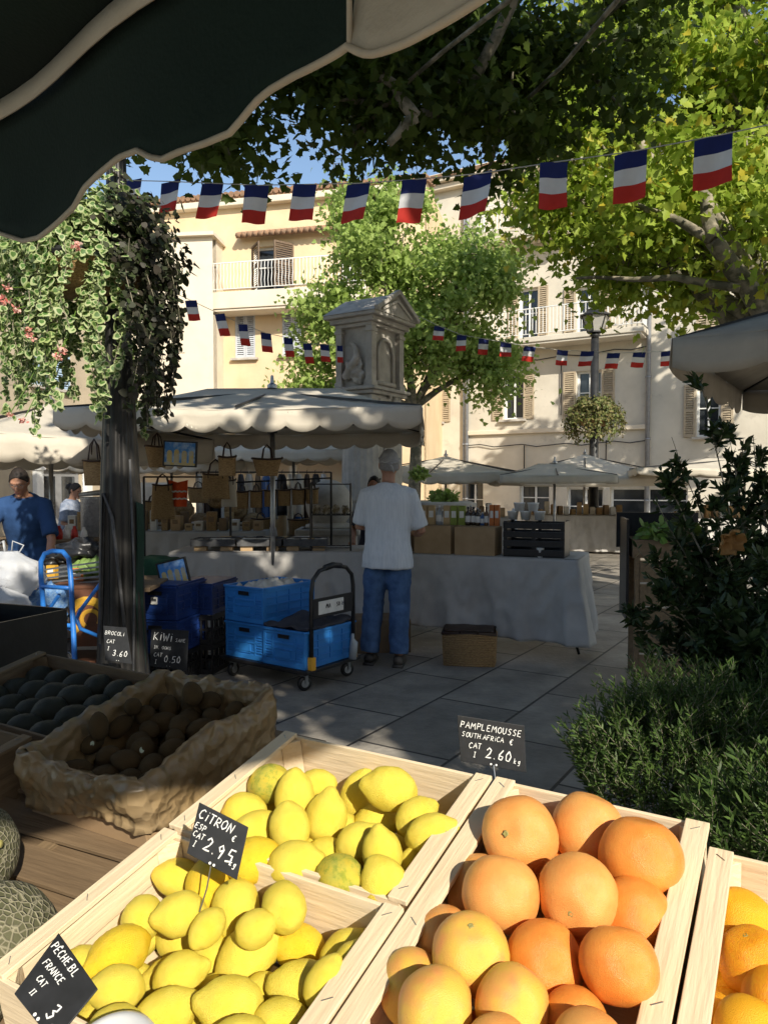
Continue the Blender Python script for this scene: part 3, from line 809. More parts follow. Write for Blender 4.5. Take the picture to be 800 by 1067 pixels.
G_G = 'pink grapefruits heaped in their crate'
gfs = [
    ((400 + 520 / 2, 730 + 440 / 2 + 6), .052, 'deep orange grapefruit in shade half hidden under the two right ones', 'gf_o', 0, .1, 0),
    (z4(185, 395), .050, 'grapefruit mostly hidden behind the left middle one', 'gf', 0, .1, 0),
    (z4(120, 505), .048, 'grapefruit hidden behind the yellow one by the left wall', 'gf', 0, .1, 0),
    (z4(60, 600), .048, 'grapefruit peeping out behind the lowest left one', 'gf_y', 0, .1, 0),
    (z4(425, 268), .051, 'half shaded grapefruit at the back between the two larger ones', 'gf', 80, .2, 0),
    (z4(282, 280), .055, 'grapefruit at the back left showing its pale stem button', 'gf', 180, .92, 1),
    (z4(268, 640), .052, 'smooth yellow orange grapefruit at the bottom middle', 'gf_y', 0, .1, 0),
    (z4(335, 545), .052, 'orange grapefruit in the centre front between yellow and shaded ones', 'gf_o', 30, .2, 0),
    (z4(487, 550), .052, 'tall grapefruit lower right with a curved shadow across it', 'gf_o', 90, .1, 0),
    (z4(242, 402), .055, 'broad grapefruit left of the middle near the crate wall', 'gf', 90, .1, 0),
    (z4(403, 405), .054, 'grapefruit in the very middle with stem button facing us', 'gf', 250, .85, 1),
    (z4(535, 325), .057, 'biggest orange grapefruit highest at the right', 'gf_o', 90, .2, 0),
    (z4(180, 525), .053, 'yellow grapefruit with pink blush and green stem button', 'gf_y', 90, .75, 1),
    (z4(395, 680), .046, 'grapefruit just showing its top at the bottom right', 'gf_o', 0, .1, 0),
    (z4(108, 652), .056, 'large yellow pink grapefruit at the bottom left of its crate', 'gf_y', 0, .1, 0),
    ((520, 1105), .052, 'grapefruit cut off below the bottom edge in the middle', 'gf', 0, .1, 0),
    ((615, 1100), .052, 'grapefruit cut off below the bottom edge at the right', 'gf', 0, .1, 0),
]
for k, ((u, v), r, lab, mk, ang, tow, sc) in reversed(list(enumerate(gfs))):
    fruit('grapefruit', 'G', u, v, r, lab, 'grapefruit', mk, ang, tow, sc, G_G, seed=k)
fill('grapefruit', 'G', 8, .043, 'grapefruit of the lower layer in shade beneath the heap', 'grapefruit', 'gf_o', 'grapefruits of the lower layer', .018, .305, -.30, -.01)
fill('grapefruit', 'G', 8, .043, 'grapefruit of the lower layer in shade beneath the heap', 'grapefruit', 'gf_o', 'grapefruits of the lower layer', .018, .305, -.62, -.30)
ors = [
    (z4(690, 445), .040, 'yellow orange at the back of the right crate with glossy spot', 'orange_y'),
    (z4(770, 548), .042, 'deeper orange near the right picture edge', 'orange'),
    (z4(672, 585), .042, 'broad yellow orange beside the right batten of the grapefruit crate', 'orange_y'),
    (z4(655, 655), .040, 'yellow orange low at the bottom of the right crate', 'orange_y'),
    (z4(815, 625), .038, 'orange cut by the right picture edge', 'orange'),
    (z4(760, 690), .040, 'orange at the bottom right corner of the picture', 'orange_y'),
    ((860, 980), .040, 'orange just right of the picture edge in the back row', 'orange'),
]
for k, ((u, v), r, lab, mk) in reversed(list(enumerate(ors))):
    fruit('orange', 'O', u, v, r, lab, 'orange', mk, 70 + 40 * k, .6, k % 2, 'oranges in the right crate', seed=k)
fill('orange', 'O', 14, .034, 'orange of the thin lower layer in the right crate', 'orange', 'orange', 'oranges of the lower layer', .345, .78, -.64, -.07)

# ------------------------------------------------------------------ handwriting
GL = {
 'A': [[(0, 0), (.35, 1), (.7, 0)], [(.15, .38), (.58, .38)]], 'B': [[(0, 0), (0, 1), (.45, .9), (.5, .65), (.05, .53), (.55, .4), (.5, .08), (0, 0)]],
 'C': [[(.6, .85), (.35, 1), (.08, .75), (.03, .3), (.3, 0), (.62, .15)]], 'D': [[(0, 0), (.02, 1), (.5, .8), (.6, .4), (.4, .05), (0, 0)]],
 'E': [[(.55, 1), (.05, .95), (.02, .02), (.58, 0)], [(.05, .5), (.45, .52)]], 'F': [[(.6, 1), (.05, .97), (.03, 0)], [(.05, .52), (.45, .55)]],
 'G': [[(.6, .85), (.3, 1), (.03, .5), (.3, 0), (.6, .2), (.6, .45), (.35, .45)]], 'H': [[(0, 0), (.03, 1)], [(.55, 0), (.57, 1)], [(0, .5), (.56, .5)]],
 'I': [[(.2, 0), (.2, 1)], [(.02, 1), (.38, 1)], [(.02, 0), (.38, 0)]], 'i': [[(.15, 0), (.17, .72)], [(.18, .95), (.2, .99)]],
 'K': [[(.03, 0), (.05, 1)], [(.55, 1), (.08, .45), (.6, 0)]], 'L': [[(.05, 1), (.03, .02), (.55, 0)]],
 'M': [[(0, 0), (.1, 1), (.38, .4), (.68, 1), (.8, 0)]], 'N': [[(0, 0), (.05, 1), (.55, .05), (.6, 1)]],
 'O': [[(.35, 1), (.05, .7), (.05, .25), (.35, 0), (.65, .3), (.62, .78), (.35, 1)]], 'P': [[(.02, 0), (.05, 1), (.55, .85), (.5, .5), (.06, .45)]],
 'R': [[(.02, 0), (.05, 1), (.52, .85), (.48, .52), (.06, .48), (.58, 0)]], 'S': [[(.55, .88), (.3, 1), (.06, .75), (.5, .35), (.35, .02), (.02, .1)]],
 'T': [[(.33, 0), (.33, 1)], [(0, 1), (.68, .98)]], 'U': [[(.02, 1), (.05, .2), (.3, 0), (.55, .2), (.58, 1)]], 'V': [[(0, 1), (.32, 0), (.62, 1)]],
 'W': [[(0, 1), (.2, 0), (.4, .7), (.6, 0), (.8, 1)]], 'l': [[(.1, 0), (.1, 1)]],
 '0': [[(.3, 1), (.04, .6), (.1, .1), (.4, .03), (.56, .5), (.3, 1)]], '2': [[(.05, .75), (.25, 1), (.5, .8), (.4, .45), (.02, .02), (.6, .06)]],
 '3': [[(.05, .9), (.4, 1), (.45, .65), (.2, .52), (.52, .35), (.35, 0), (.02, .12)]], '5': [[(.55, 1), (.12, .97), (.08, .55), (.45, .55), (.5, .15), (.05, .02)]],
 '6': [[(.45, 1), (.1, .5), (.1, .1), (.4, .02), (.5, .35), (.12, .42)]], '9': [[(.5, .7), (.25, 1), (.05, .75), (.25, .5), (.5, .75), (.4, 0)]],
 '.': [[(.1, .02), (.15, .05)]], '€': [[(.55, .88), (.3, .95), (.1, .6), (.12, .3), (.35, .05), (.58, .15)], [(0, .6), (.4, .6)], [(0, .42), (.38, .42)]],
 'k': [[(.05, 0), (.08, 1)], [(.4, .6), (.08, .28), (.42, .0)]], 'g': [[(.4, .6), (.1, .5), (.15, .15), (.4, .3), (.42, .6), (.35, -.3), (.05, -.25)]],
 '^': [[(.1, 1.12), (.3, 1.3), (.5, 1.12)]], '/': [[(0, 0), (.4, 1)]],
}
ADV = {'M': 1.0, 'W': 1.0, 'i': .42, 'I': .6, '.': .38, 'l': .35, ' ': .5}
def write(mb, txt, x, y, h, slant=.08, drop=0.0, y_up=0.0, w=None, z=0.0):
    """chalk-pen strokes in the local x-z plane, facing -y"""
    w = w or h * .065; cx = x
    for ch in txt:
        if ch in GL:
            jx, jy = rnd.uniform(-.04, .04) * h, rnd.uniform(-.06, .06) * h
            for st in GL[ch]:
                P = [(cx + jx + (px + slant * py) * h * .92, z - .0012, y + jy + py * h + drop * (cx - x)) for px, py in st]
                Q = [P[0]]
                for i in range(1, len(P)):        # soften corners
                    a, b_ = V(P[i - 1]), V(P[i]); Q += [tuple(a.lerp(b_, .5)), tuple(b_)]
                mb.tube(Q, [w * rnd.uniform(.75, 1.15) for _ in Q], 6, flat=.35 if False else 1)
        cx += ADV.get(ch, .8) * h
    return cx

def price_sign(corners, Y, label, lines, wire=None, wire_len=.12):
    """slate tag whose four corners (tl, tr, br, bl) are read off the photo at depth Y; built as a flat rectangle-like card of its own"""
    P = [at(u, v, y) for (u, v), y in zip(corners, Y)]
    c = (P[0] + P[1] + P[2] + P[3]) / 4
    x = ((P[1] - P[0]) + (P[2] - P[3])).normalized(); zz = ((P[0] - P[3]) + (P[1] - P[2])); zz = (zz - x * zz.dot(x)).normalized(); y = zz.cross(x)
    Mx = Matrix((x, y, zz)).transposed().to_4x4(); Mx.translation = c
    root = thing('price_sign', label, 'price sign', mat=Mx); Mi = Mx.inverted()
    L = [Mi @ p for p in P]
    b = MB(); pts = [(p.x, p.z) for p in L]
    vs_ = [(p[0], -.0012, p[1]) for p in pts] + [(p[0], .0012, p[1]) for p in pts]
    b.add(vs_, [(3, 2, 1, 0), (4, 5, 6, 7), (0, 1, 5, 4), (1, 2, 6, 5), (2, 3, 7, 6), (3, 0, 4, 7)])
    b.build('slate', M['slate'], root, bevel=.0008)
    wd = ((L[1] - L[0]).length + (L[2] - L[3]).length) / 2; ht = ((L[0] - L[3]).length + (L[1] - L[2]).length) / 2
    sh = (L[0].x - L[3].x) / ht
    t = MB(); dr_ = (L[1].z - L[0].z) / wd
    for (txt, fx, fy, fh) in lines:
        # bilinear placement inside the (slightly skewed) card
        xx = -wd / 2 + fx * wd; zz_ = ht / 2 - fy * ht
        write(t, txt, xx + sh * zz_, zz_, fh * ht, z=-.0014, drop=0, w=fh * ht * .055 + .0002)
    t.build('lettering', M['chalk'], root)
    h_ = MB()
    for fx in (.46, .54): h_.tube([(-wd / 2 + fx * wd + sh * -ht * .45, -.0016, -ht * .44), (-wd / 2 + fx * wd + sh * -ht * .45, -.0012, -ht * .44)], .0018, 8)
    h_.build('rivet', M['chalk'], root)
    if wire:
        pa = at(wire[0][0], wire[0][1], wire[0][2]); pb = at(wire[1][0], wire[1][1], wire[1][2])
        w_ = MB(); w_.tube([Mi @ pa, Mi @ ((pa + pb) / 2 + V((.002, 0, 0))), Mi @ pb], .0011, 6); w_.build('wire_stake', M['steel'], root)
    return root

def dep(u, v, h): return (CF @ cl(u, v, h)).y
price_sign([(208, 836), (259, 862), (247, 917), (195, 889)], [.985, .97, .95, .965], 'black slate price sign reading citron stuck among the lemons',
           [('CiTRON', .05, .27, .185), ('ESP', .03, .47, .11), ('CAT', .03, .63, .11), ('I', .08, .80, .11), ('2.95', .26, .78, .26), ('€', .74, .38, .13), ('kg', .80, .80, .12)],
           wire=((220, 902, .958), (208, 950, .95)))
price_sign([(476, 745), (546, 756), (548, 805), (480, 793)], [1.26, 1.24, 1.23, 1.25], 'black slate price sign reading pamplemousse above the grapefruit crate',
           [('PAMPLEMOUSSE', .04, .25, .135), ('SOUTH.AFRiCA', .05, .44, .105), ('CAT', .14, .66, .12), ('I', .2, .85, .11), ('2.60', .38, .82, .22), ('€', .76, .46, .13), ('kg', .80, .84, .11)],
           wire=((514, 797, 1.24), (515, 826, 1.215)))
price_sign([(61, 971), (103, 1032), (56, 1086), (16, 1037)], [.80, .755, .71, .75], 'black slate price sign reading peche france tilted at the bottom left',
           [('PECHE.BL', .05, .22, .13), ('^', .15, .20, .10), ('FRANCE', .10, .45, .115), ('CAT', .16, .65, .10), ('II', .20, .83, .085), ('3.', .60, .85, .24)],
           wire=((52, 1070, .73), (48, 1090, .73)))

# ------------------------------------------------------------------ kiwi box with paper liner
KM = fr(0, 0, 0)
kc = [cl(8, 786), cl(130, 818), cl(296, 724), cl(180, 702)]     # L, near, R, far (rim)
kcen = sum(kc, V()) / 4; kx = (kc[1] - kc[0] + kc[2] - kc[3]).normalized(); ky = V((0, 0, 1)).cross(kx)
KW = Matrix.Translation(kcen) @ Matrix((kx, ky, V((0, 0, 1)))).transposed().to_4x4(); KW = CF @ KW
kw = ((kc[1] - kc[0]).length + (kc[2] - kc[3]).length) / 2; kd = ((kc[3] - kc[0]).length + (kc[2] - kc[1]).length) / 2
kd_, kw_ = kd * .96, kw * .96
root = thing('kiwi_box', 'cardboard box lined with crumpled brown tissue full of kiwis', 'box', mat=KW)
b = MB(); hgt = .12
b.box((0, 0, -hgt), (kw_, kd_, .005))
for s in (-1, 1):
    b.box((s * kw_ / 2, 0, -hgt / 2), (.005, kd_ - .006, hgt)); b.box((0, s * kd_ / 2, -hgt / 2), (kw_ + .004, .005, hgt))
b.build('carton', M['board_box'], root)
M['tissue'] = pm('brown_tissue_liner', (.50, .37, .21), (.42, .28, .12), 5, .28, .8, 42, bkind='voronoi', trans=.45, coat=.7)
b = MB(); NP = 240
per = []
for k in range(NP):
    t = k / NP * 2 * (kw_ + kd_)
    if t < kw_: per.append((-kw_ / 2 + t, -kd_ / 2, 0, -1))
    elif t < kw_ + kd_: per.append((kw_ / 2, -kd_ / 2 + t - kw_, 1, 0))
    elif t < 2 * kw_ + kd_: per.append((kw_ / 2 - (t - kw_ - kd_), kd_ / 2, 0, 1))
    else: per.append((-kw_ / 2, kd_ / 2 - (t - 2 * kw_ - kd_), -1, 0))
def liner(a, bb):
    k = int(round(a * NP)) % NP; x, y, nx, ny = per[k]
    # bb: 0 inside bottom, .45 rim, 1 outside drape
    def rn(s_, m_=.01): return (1 - 2.2 * abs(noise.noise(V((x * 20, y * 20, s_ * 3))))) * m_ * .5 + (1 - 2 * abs(noise.noise(V((x * 48 + s_, y * 48, s_ * 5))))) * m_ * .3
    rim = .012 + .02 * noise.noise(V((x * 9, y * 9, 4))) + .012 * noise.noise(V((x * 32, y * 32, 6))) 
    if bb < .45:
        q = bb / .45; inn = .018 * (1 - q) + .01; return V((x - nx * inn + nx * rn(q), y - ny * inn + ny * rn(q), -.10 + (.10 + rim) * q))
    q = (bb - .45) / .55
    out = .003 + .009 * math.sin(PI * min(1, q * 1.3)) * (.7 + 3 * abs(rn(2, .2))) + .006 * q
    dz = rim - (rim + .095 + .03 * noise.noise(V((x * 7, y * 7, 9)))) * q ** 1.1
    if q == 0: out = 0
    return V((x + nx * (out + abs(rn(q + 3, .014))), y + ny * (out + abs(rn(q + 3, .014))), dz))
b.grid(liner, NP, 26, thick=0); LR = random.Random(4)
b.v = [tuple(V(p) + V((LR.uniform(-1, 1), LR.uniform(-1, 1), LR.uniform(-1, 1))) * .0006) for p in b.v]
o = b.build('tissue_liner', M['tissue'], root, smooth=True)
md = o.modifiers.new('t', 'SOLIDIFY'); md.thickness = .0008
M['kiwi'] = pm('kiwi_skin', (.10, .062, .026), (.065, .042, .018), 18, .85, .4, 220, spec=.2)
KIW = [lemon_mesh('kiwi', s, e, .04, M['kiwi']) for s, e in ((11, 1.32), (12, 1.42), (13, 1.25))]
b = MB(); b.box((0, 0, 0), (.5, .35, .02)); 
KI = KW.inverted(); kp = []
def zk(x, y): return x / 2.6667, 680 + y / 2.6667
kiw = [((245, 250), 'kiwi at the near left with a small white sticker', 1), ((335, 205), 'big kiwi right behind the stickered one', 0), ((395, 270), 'kiwi with the pale sticker nearest the front rim', 1), ((415, 215), 'wide kiwi in the middle of the box', 0),
       ((470, 155), 'tall upright kiwi in the back middle', 0), ((405, 175), 'kiwi left of the tall upright one', 0), ((435, 135), 'kiwi at the back left of the upright one', 0), ((535, 150), 'upright kiwi right of the tall one', 0),
       ((600, 125), 'kiwi at the back right wall', 0), ((590, 178), 'kiwi below the back right one', 0), ((555, 212), 'small kiwi near the front right rim', 0), ((500, 205), 'kiwi in the right middle', 0),
       ((487, 240), 'kiwi against the front rim right of middle', 0), ((482, 268), 'kiwi half under the front rim tissue', 0), ((655, 165), 'kiwi in the far right corner', 0), ((300, 285), 'kiwi low in the near left shade', 0),
       ((350, 300), 'kiwi low behind the near tissue rim', 0), ((535, 115), 'kiwi highest at the back rim', 0), ((370, 150), 'kiwi at the back left rim', 0), ((275, 205), 'kiwi by the left rim behind the stickered one', 0)]
M['sticker'] = pm('fruit_sticker', (.6, .6, .56), (.3, .45, .2), 60, .5)
for k, ((x_, y_), lab, stk) in enumerate(kiw):
    u, v = zk(x_, y_); o_ = KI @ EYE; d = (KI.to_3x3() @ ray(u, v)).normalized(); r = .0185 + .0016 * (k % 3); h = -.055 + r
    while True:
        p = o_ + d * ((h - o_.z) / d.z)
        p.x = min(max(p.x, -kw_ / 2 + r + .02), kw_ / 2 - r - .02); p.y = min(max(p.y, -kd_ / 2 + r + .02), kd_ / 2 - r - .02)
        if h > .03 or all((p - q).length > (r + s) * 1.0 for q, s in kp): break
        h += .003
    kp.append((p, r)); ob = bpy.data.objects.new('kiwi', KIW[k % 3]); COL.objects.link(ob)
    ob.matrix_world = KW @ Matrix.Translation(p) @ Matrix.Rotation(rnd.uniform(0, 6), 4, 'Z') @ Matrix.Rotation(rnd.uniform(.6, 1.6), 4, 'X') @ Matrix.Scale(r, 4)
    tag(ob, lab, 'kiwi', 'kiwis in the lined box')
    if stk:
        wloc = ob.matrix_world.translation; dirv = (EYE - wloc).normalized(); lp = ob.matrix_world.inverted().to_3x3() @ dirv; lp.normalize()
        z_ = lp; x2_ = z_.orthogonal().normalized(); y2_ = z_.cross(x2_); s_ = MB(); s_.lathe([(0, 0), (.28, -.03), (.28, .01), (0, .03)], 10, sx=1, sy=.75)
        so = s_.build('sticker', M['sticker'], ob); ra = 1.0 / math.sqrt(lp.x ** 2 + lp.y ** 2 + (lp.z / 1.25) ** 2)
        so.matrix_local = Matrix.Translation(lp * ra * 1.0) @ Matrix((x2_, y2_, z_)).transposed().to_4x4()
for t in range(900):
    if len(kp) > 110: break
    p = V((rnd.uniform(-kw_ / 2 + .045, kw_ / 2 - .045), rnd.uniform(-kd_ / 2 + .045, kd_ / 2 - .045), (-.115 if t < 400 else -.075) + .026))
    if all((p - q).length > (.026 + s) * .92 for q, s in kp):
        kp.append((p, .026)); ob = bpy.data.objects.new('kiwi', KIW[t % 3]); COL.objects.link(ob)
        ob.matrix_world = KW @ Matrix.Translation(p) @ Matrix.Rotation(rnd.uniform(0, 6), 4, 'Z') @ Matrix.Rotation(1.5, 4, 'X') @ Matrix.Scale(.026, 4)
        tag(ob, 'kiwi of the lower layer in the lined box', 'kiwi', 'kiwis of the lower layer')

# ------------------------------------------------------------------ dark crates behind / left, melons, pallet crate
def cbox(u0, v0, u1, v1): pass
pa_, pb_ = cl(-40, 735), cl(165, 708)
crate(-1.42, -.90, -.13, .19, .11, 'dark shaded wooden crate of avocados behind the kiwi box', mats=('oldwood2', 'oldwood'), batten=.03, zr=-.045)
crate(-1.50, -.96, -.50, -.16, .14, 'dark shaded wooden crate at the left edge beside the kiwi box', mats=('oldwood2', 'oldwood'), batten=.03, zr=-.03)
M['avocado'] = pm('avocado_skin', (.016, .017, .010), (.026, .028, .014), 25, .5, .4, 120)
AV = [lemon_mesh('avocado', s, 1.35, .05, M['avocado']) for s in (21, 22)]
for (x0, x1, y0, y1, lab, gp) in ((-1.40, -.93, -.11, .17, 'dark avocado lying in the shaded crate behind the kiwis', 'avocados in the crate behind the kiwi box'),
                              (-1.47, -1.0, -.47, -.19, 'dark avocado in the shaded crate at the left edge', 'avocados in the left crate')):
    for i in range(6):
        for j in range(4):
            ob = bpy.data.objects.new('avocado', AV[(i + j) % 2]); COL.objects.link(ob)
            p = V((x0 + (x1 - x0) * (i + .5) / 6, y0 + (y1 - y0) * (j + .5) / 4, -.095 + rnd.uniform(0, .02)))
            ob.matrix_world = CF @ Matrix.Translation(p) @ Matrix.Rotation(rnd.uniform(-.5, .5), 4, 'Z') @ Matrix.Rotation(1.4, 4, 'X') @ Matrix.Scale(.032, 4)
            tag(ob, lab, 'avocado', gp)
# upturned slatted crate under the kiwi box
root = thing('slatted_crate', 'weathered slatted wooden crate turned over beside the melons', 'crate', mat=fr(-.76, -.30, -.165, math.radians(4)))
b = MB()
for k in range(6): b.box((0, -.24 + k * .094, .04), (.62, .070, .008))
b.build('slat', M['oldwood'], root, bevel=.001)
b = MB()
for xx in (-.29, 0, .29): b.box((xx, 0, .018), (.03, .54, .032))
b.build('bearer', M['oldwood2'], root, bevel=.001)

def melon_mat():
    m = pm('netted_melon_rind', (.07, .075, .035), (.11, .10, .05), 5, .8, 0)
    N = m.node_tree.nodes; L = m.node_tree.links; bs = N['Principled BSDF']
    tc = N.new('ShaderNodeTexCoord'); nz = N.new('ShaderNodeTexNoise'); nz.inputs['Scale'].default_value = 4
    mp = N.new('ShaderNodeMapping'); mp.inputs['Scale'].default_value = (1, 1, .32); mxv = N.new('ShaderNodeMixRGB'); mxv.inputs[0].default_value = .12
    L.new(tc.outputs['Object'], nz.inputs[0]); L.new(tc.outputs['Object'], mxv.inputs[1]); L.new(nz.outputs['Color'], mxv.inputs[2]); L.new(mxv.outputs[0], mp.inputs[0])
    vo = N.new('ShaderNodeTexVoronoi'); vo.feature = 'DISTANCE_TO_EDGE'; vo.inputs['Scale'].default_value = 115; L.new(mp.outputs[0], vo.inputs['Vector'])
    lt = N.new('ShaderNodeMapRange'); lt.inputs['From Max'].default_value = .17; lt.inputs['To Min'].default_value = 1; lt.inputs['To Max'].default_value = 0; L.new(vo.outputs['Distance'], lt.inputs[0])
    old = bs.inputs['Base Color'].links[0].from_socket
    mx = N.new('ShaderNodeMixRGB'); L.new(lt.outputs[0], mx.inputs[0]); L.new(old, mx.inputs[1]); mx.inputs[2].default_value = (.33, .30, .20, 1); L.new(mx.outputs[0], bs.inputs['Base Color'])
    bp = N.new('ShaderNodeBump'); bp.inputs['Strength'].default_value = .8; bp.inputs['Distance'].default_value = .003; L.new(lt.outputs[0], bp.inputs['Height']); L.new(bp.outputs[0], bs.inputs['Normal'])
    return m
M['melon'] = melon_mat()
def melon(c, r, lab, rot, el=1.1):
    b = MB(); n = 40; prof = [(math.sin(PI * j / 24) * r, -math.cos(PI * j / 24) * r * el) for j in range(25)]
    b.lathe(prof, n, fn=lambda a, z: 1 + .012 * math.cos(a * 10))
    o = b.build('melon', M['melon'], smooth=True); o.matrix_world = Matrix.Translation(c) @ rot.to_4x4(); tag(o, lab, 'melon', 'netted melons at the left edge')
    s_ = MB(); s_.tube([(0, 0, r * el * .97), (.003, 0, r * el + .012)], .006, 8); s_.build('stem', M['stem'], o, smooth=True)
melon(CF @ cl(-42, 893, -.035), .085, 'netted melon in the shade at the left edge, upper one', Matrix.Rotation(1.1, 3, 'Y') @ Matrix.Rotation(.4, 3, 'X'))
melon(CF @ cl(-8, 988, -.06), .085, 'sunlit netted melon at the left edge below the shaded one', Matrix.Rotation(1.0, 3, 'X') @ Matrix.Rotation(.9, 3, 'Y'))
melon(CF @ cl(-60, 1030, -.06), .085, 'netted melon partly outside the lower left picture edge', Matrix.Rotation(1.3, 3, 'X'))

# translucent plastic bowl upside down at the bottom
cb_ = at(116, 1098, .72)
b = MB(); b.lathe([(.058, 0), (.060, .003), (.054, .007), (.048, .026), (.044, .036), (.038, .041), (.030, .043), (.028, .041), (0, .040)], 40)
M['frost'] = pm('frosted_plastic', (.80, .81, .82), (.76, .77, .78), 6, .25, trans=.3, coat=.3)
o = b.build('plastic_bowl', M['frost'], smooth=True); o.matrix_world = Matrix.Translation(cb_ - E3 * .03) @ CF.to_3x3().to_4x4(); tag(o, 'frosted white plastic bowl upside down at the bottom edge', 'bowl')

# ------------------------------------------------------------------ striped awning over our stall
# the valance hangs on a vertical plane whose plan line runs P0 -> P1
P0 = V((-.93, 1.8, 0)); PD = (V((-.05, 1.0, 0)) - P0); PL = PD.length; PD.normalize(); PN = V((-PD.y, PD.x, 0))    # PN points outwards
def on_val(u, v):
    d = ray(u, v); t = (P0 - EYE).dot(PN) / d.dot(PN); p = EYE + d * t; return (p - P0).dot(PD), p.z
edge_px = [(-60, 262), (-25, 240), (0, 243), (20, 250), (35, 246), (55, 231), (75, 215), (88, 196), (105, 183), (130, 166), (150, 159), (162, 166), (175, 168), (190, 160),
           (215, 150), (238, 138), (250, 122), (262, 105), (275, 92), (298, 77), (325, 63), (345, 52), (358, 43), (366, 50), (378, 54), (395, 51), (420, 43), (440, 34), (470, 20), (510, -2), (560, -38), (600, -62), (680, -120), (760, -180)]
E_ = [on_val(u, v) for u, v in edge_px]
def low(s_):
    if s_ <= E_[0][0]: return E_[0][1]
    for i in range(len(E_) - 1):
        if E_[i][0] <= s_ <= E_[i + 1][0]:
            t = (s_ - E_[i][0]) / (E_[i + 1][0] - E_[i][0]); return E_[i][1] * (1 - t) + E_[i + 1][1] * t
    return E_[-1][1]
zs0, zs1 = on_val(0, 113)[1], on_val(152, 0)[1]; sa, sb = on_val(0, 113)[0], on_val(152, 0)[0]
def seam(s_): return zs0 + (zs1 - zs0) * (s_ - sa) / (sb - sa)
s_green0, s_split = E_[0][0] - .5, on_val(358, 20)[0]
s_end = 2.90
M['awn_green'] = pm('dark_green_awning', (.004, .017, .011), (.006, .022, .014), 3, .9, .2, 120, trans=.03)
M['awn_cream'] = pm('cream_awning_stripe', (.64, .58, .46), (.56, .50, .39), 4, .85, .2, 120, trans=.2)
AW = thing('stall_awning', 'dark green and cream striped stall awning with scalloped valance overhead', 'awning', loc=P0)
def P3(s_, z, o_=0.0): return PD * s_ + PN * (o_ + .012 * math.sin(s_ * 7)) + V((0, 0, z))
def strip(s0, s1, name, mt, n=60):
    b = MB(); b.grid(lambda a, c: P3(s0 + (s1 - s0) * a, (low(s0 + (s1 - s0) * a)) * (1 - c) + seam(s0 + (s1 - s0) * a) * c, .015 * math.sin(PI * c)), n, 8, thick=.0015, nrm=PN)
    b.build(name, mt, AW, smooth=True)
strip(s_green0, s_split - .0005, 'valance', M['awn_green'], 140)
strip(s_split, s_end, 'valance', M['awn_cream'], 50)
b = MB()
b.tube([P3(s_green0 + (s_end - s_green0) * k / 240, low(s_green0 + (s_end - s_green0) * k / 240)) for k in range(241)], .0055, 8)
b.tube([P3(s_split, low(s_split)), P3(s_split, seam(s_split))], .004, 6)
b.build('piping', M['awn_cream'], AW, smooth=True)
b = MB(); b.grid(lambda a, c: P3(s_green0 + (s_end - s_green0) * a, seam(s_green0 + (s_end - s_green0) * a) - .046 + .044 * c, -.022), 40, 2, thick=.004, nrm=PN); b.build('seam_band', M['awn_cream'], AW, smooth=True)
# roof: rises from the seam back over the photographer; alternating stripes run up the slope
slope = .22; DEPR = 2.9
def roof_pt(s_, q): return PD * s_ - PN * (q * DEPR) + V((0, 0, seam(s_) + .0 + q * DEPR * slope - .05 * math.sin(PI * q)))
edges = [s_green0 - .6, s_split, s_split + .45, s_split + .9, s_end]
for k in range(4):
    b = MB(); a0, a1 = edges[k], edges[k + 1]
    b.grid(lambda a, c: roof_pt(a0 + (a1 - a0) * a, c), 20, 16, thick=.002, nrm=(0, 0, 1)); b.build('roof_panel', M['awn_green'] if k % 2 == 0 else M['awn_cream'], AW, smooth=True)
b = MB()
for s_ in (edges[0] + .1, s_end - .03):
    b.tube([roof_pt(s_, 0) - V((0, 0, .02)), roof_pt(s_, 1) - V((0, 0, .02))], .014, 8)
b.tube([roof_pt(edges[0], 1) - V((0, 0, .02)), roof_pt(s_end, 1) - V((0, 0, .02))], .014, 8); b.build('frame_bar', M['steel'], AW)
for s_ in (edges[0] + .1, s_end - .03):
    p_ = roof_pt(s_, 1); b = MB(); b.tube([V((p_.x, p_.y, 0)), p_], .02, 8); b.build('post', M['steel'], AW)
# ================================================================== stalls of the square
def scallop_val(mb, p0, p1, n, drop, out, amp=.05, segs=8, sag=0.0, fl=.02):
    """scalloped valance between two eave corners"""
    p0, p1 = V(p0), V(p1); d = p1 - p0; nn = V((-d.y, d.x, 0)).normalized() * out
    T = n * segs
    def f(a, b_):
        k = a * n; s_ = abs(math.sin(PI * k)) ** .7
        dz = -b_ * (drop + amp * s_)
        p = p0 + d * a; w = fl * math.sin(k * 2.1 + 1) * b_ + .012 * noise.noise(V((k * 1.3, b_ * 2, p0.x)))
        return p + nn * (.0 + w) + V((0, 0, dz - sag * math.sin(PI * a)))
    mb.grid(f, T, 3, thick=.002, nrm=nn.normalized())

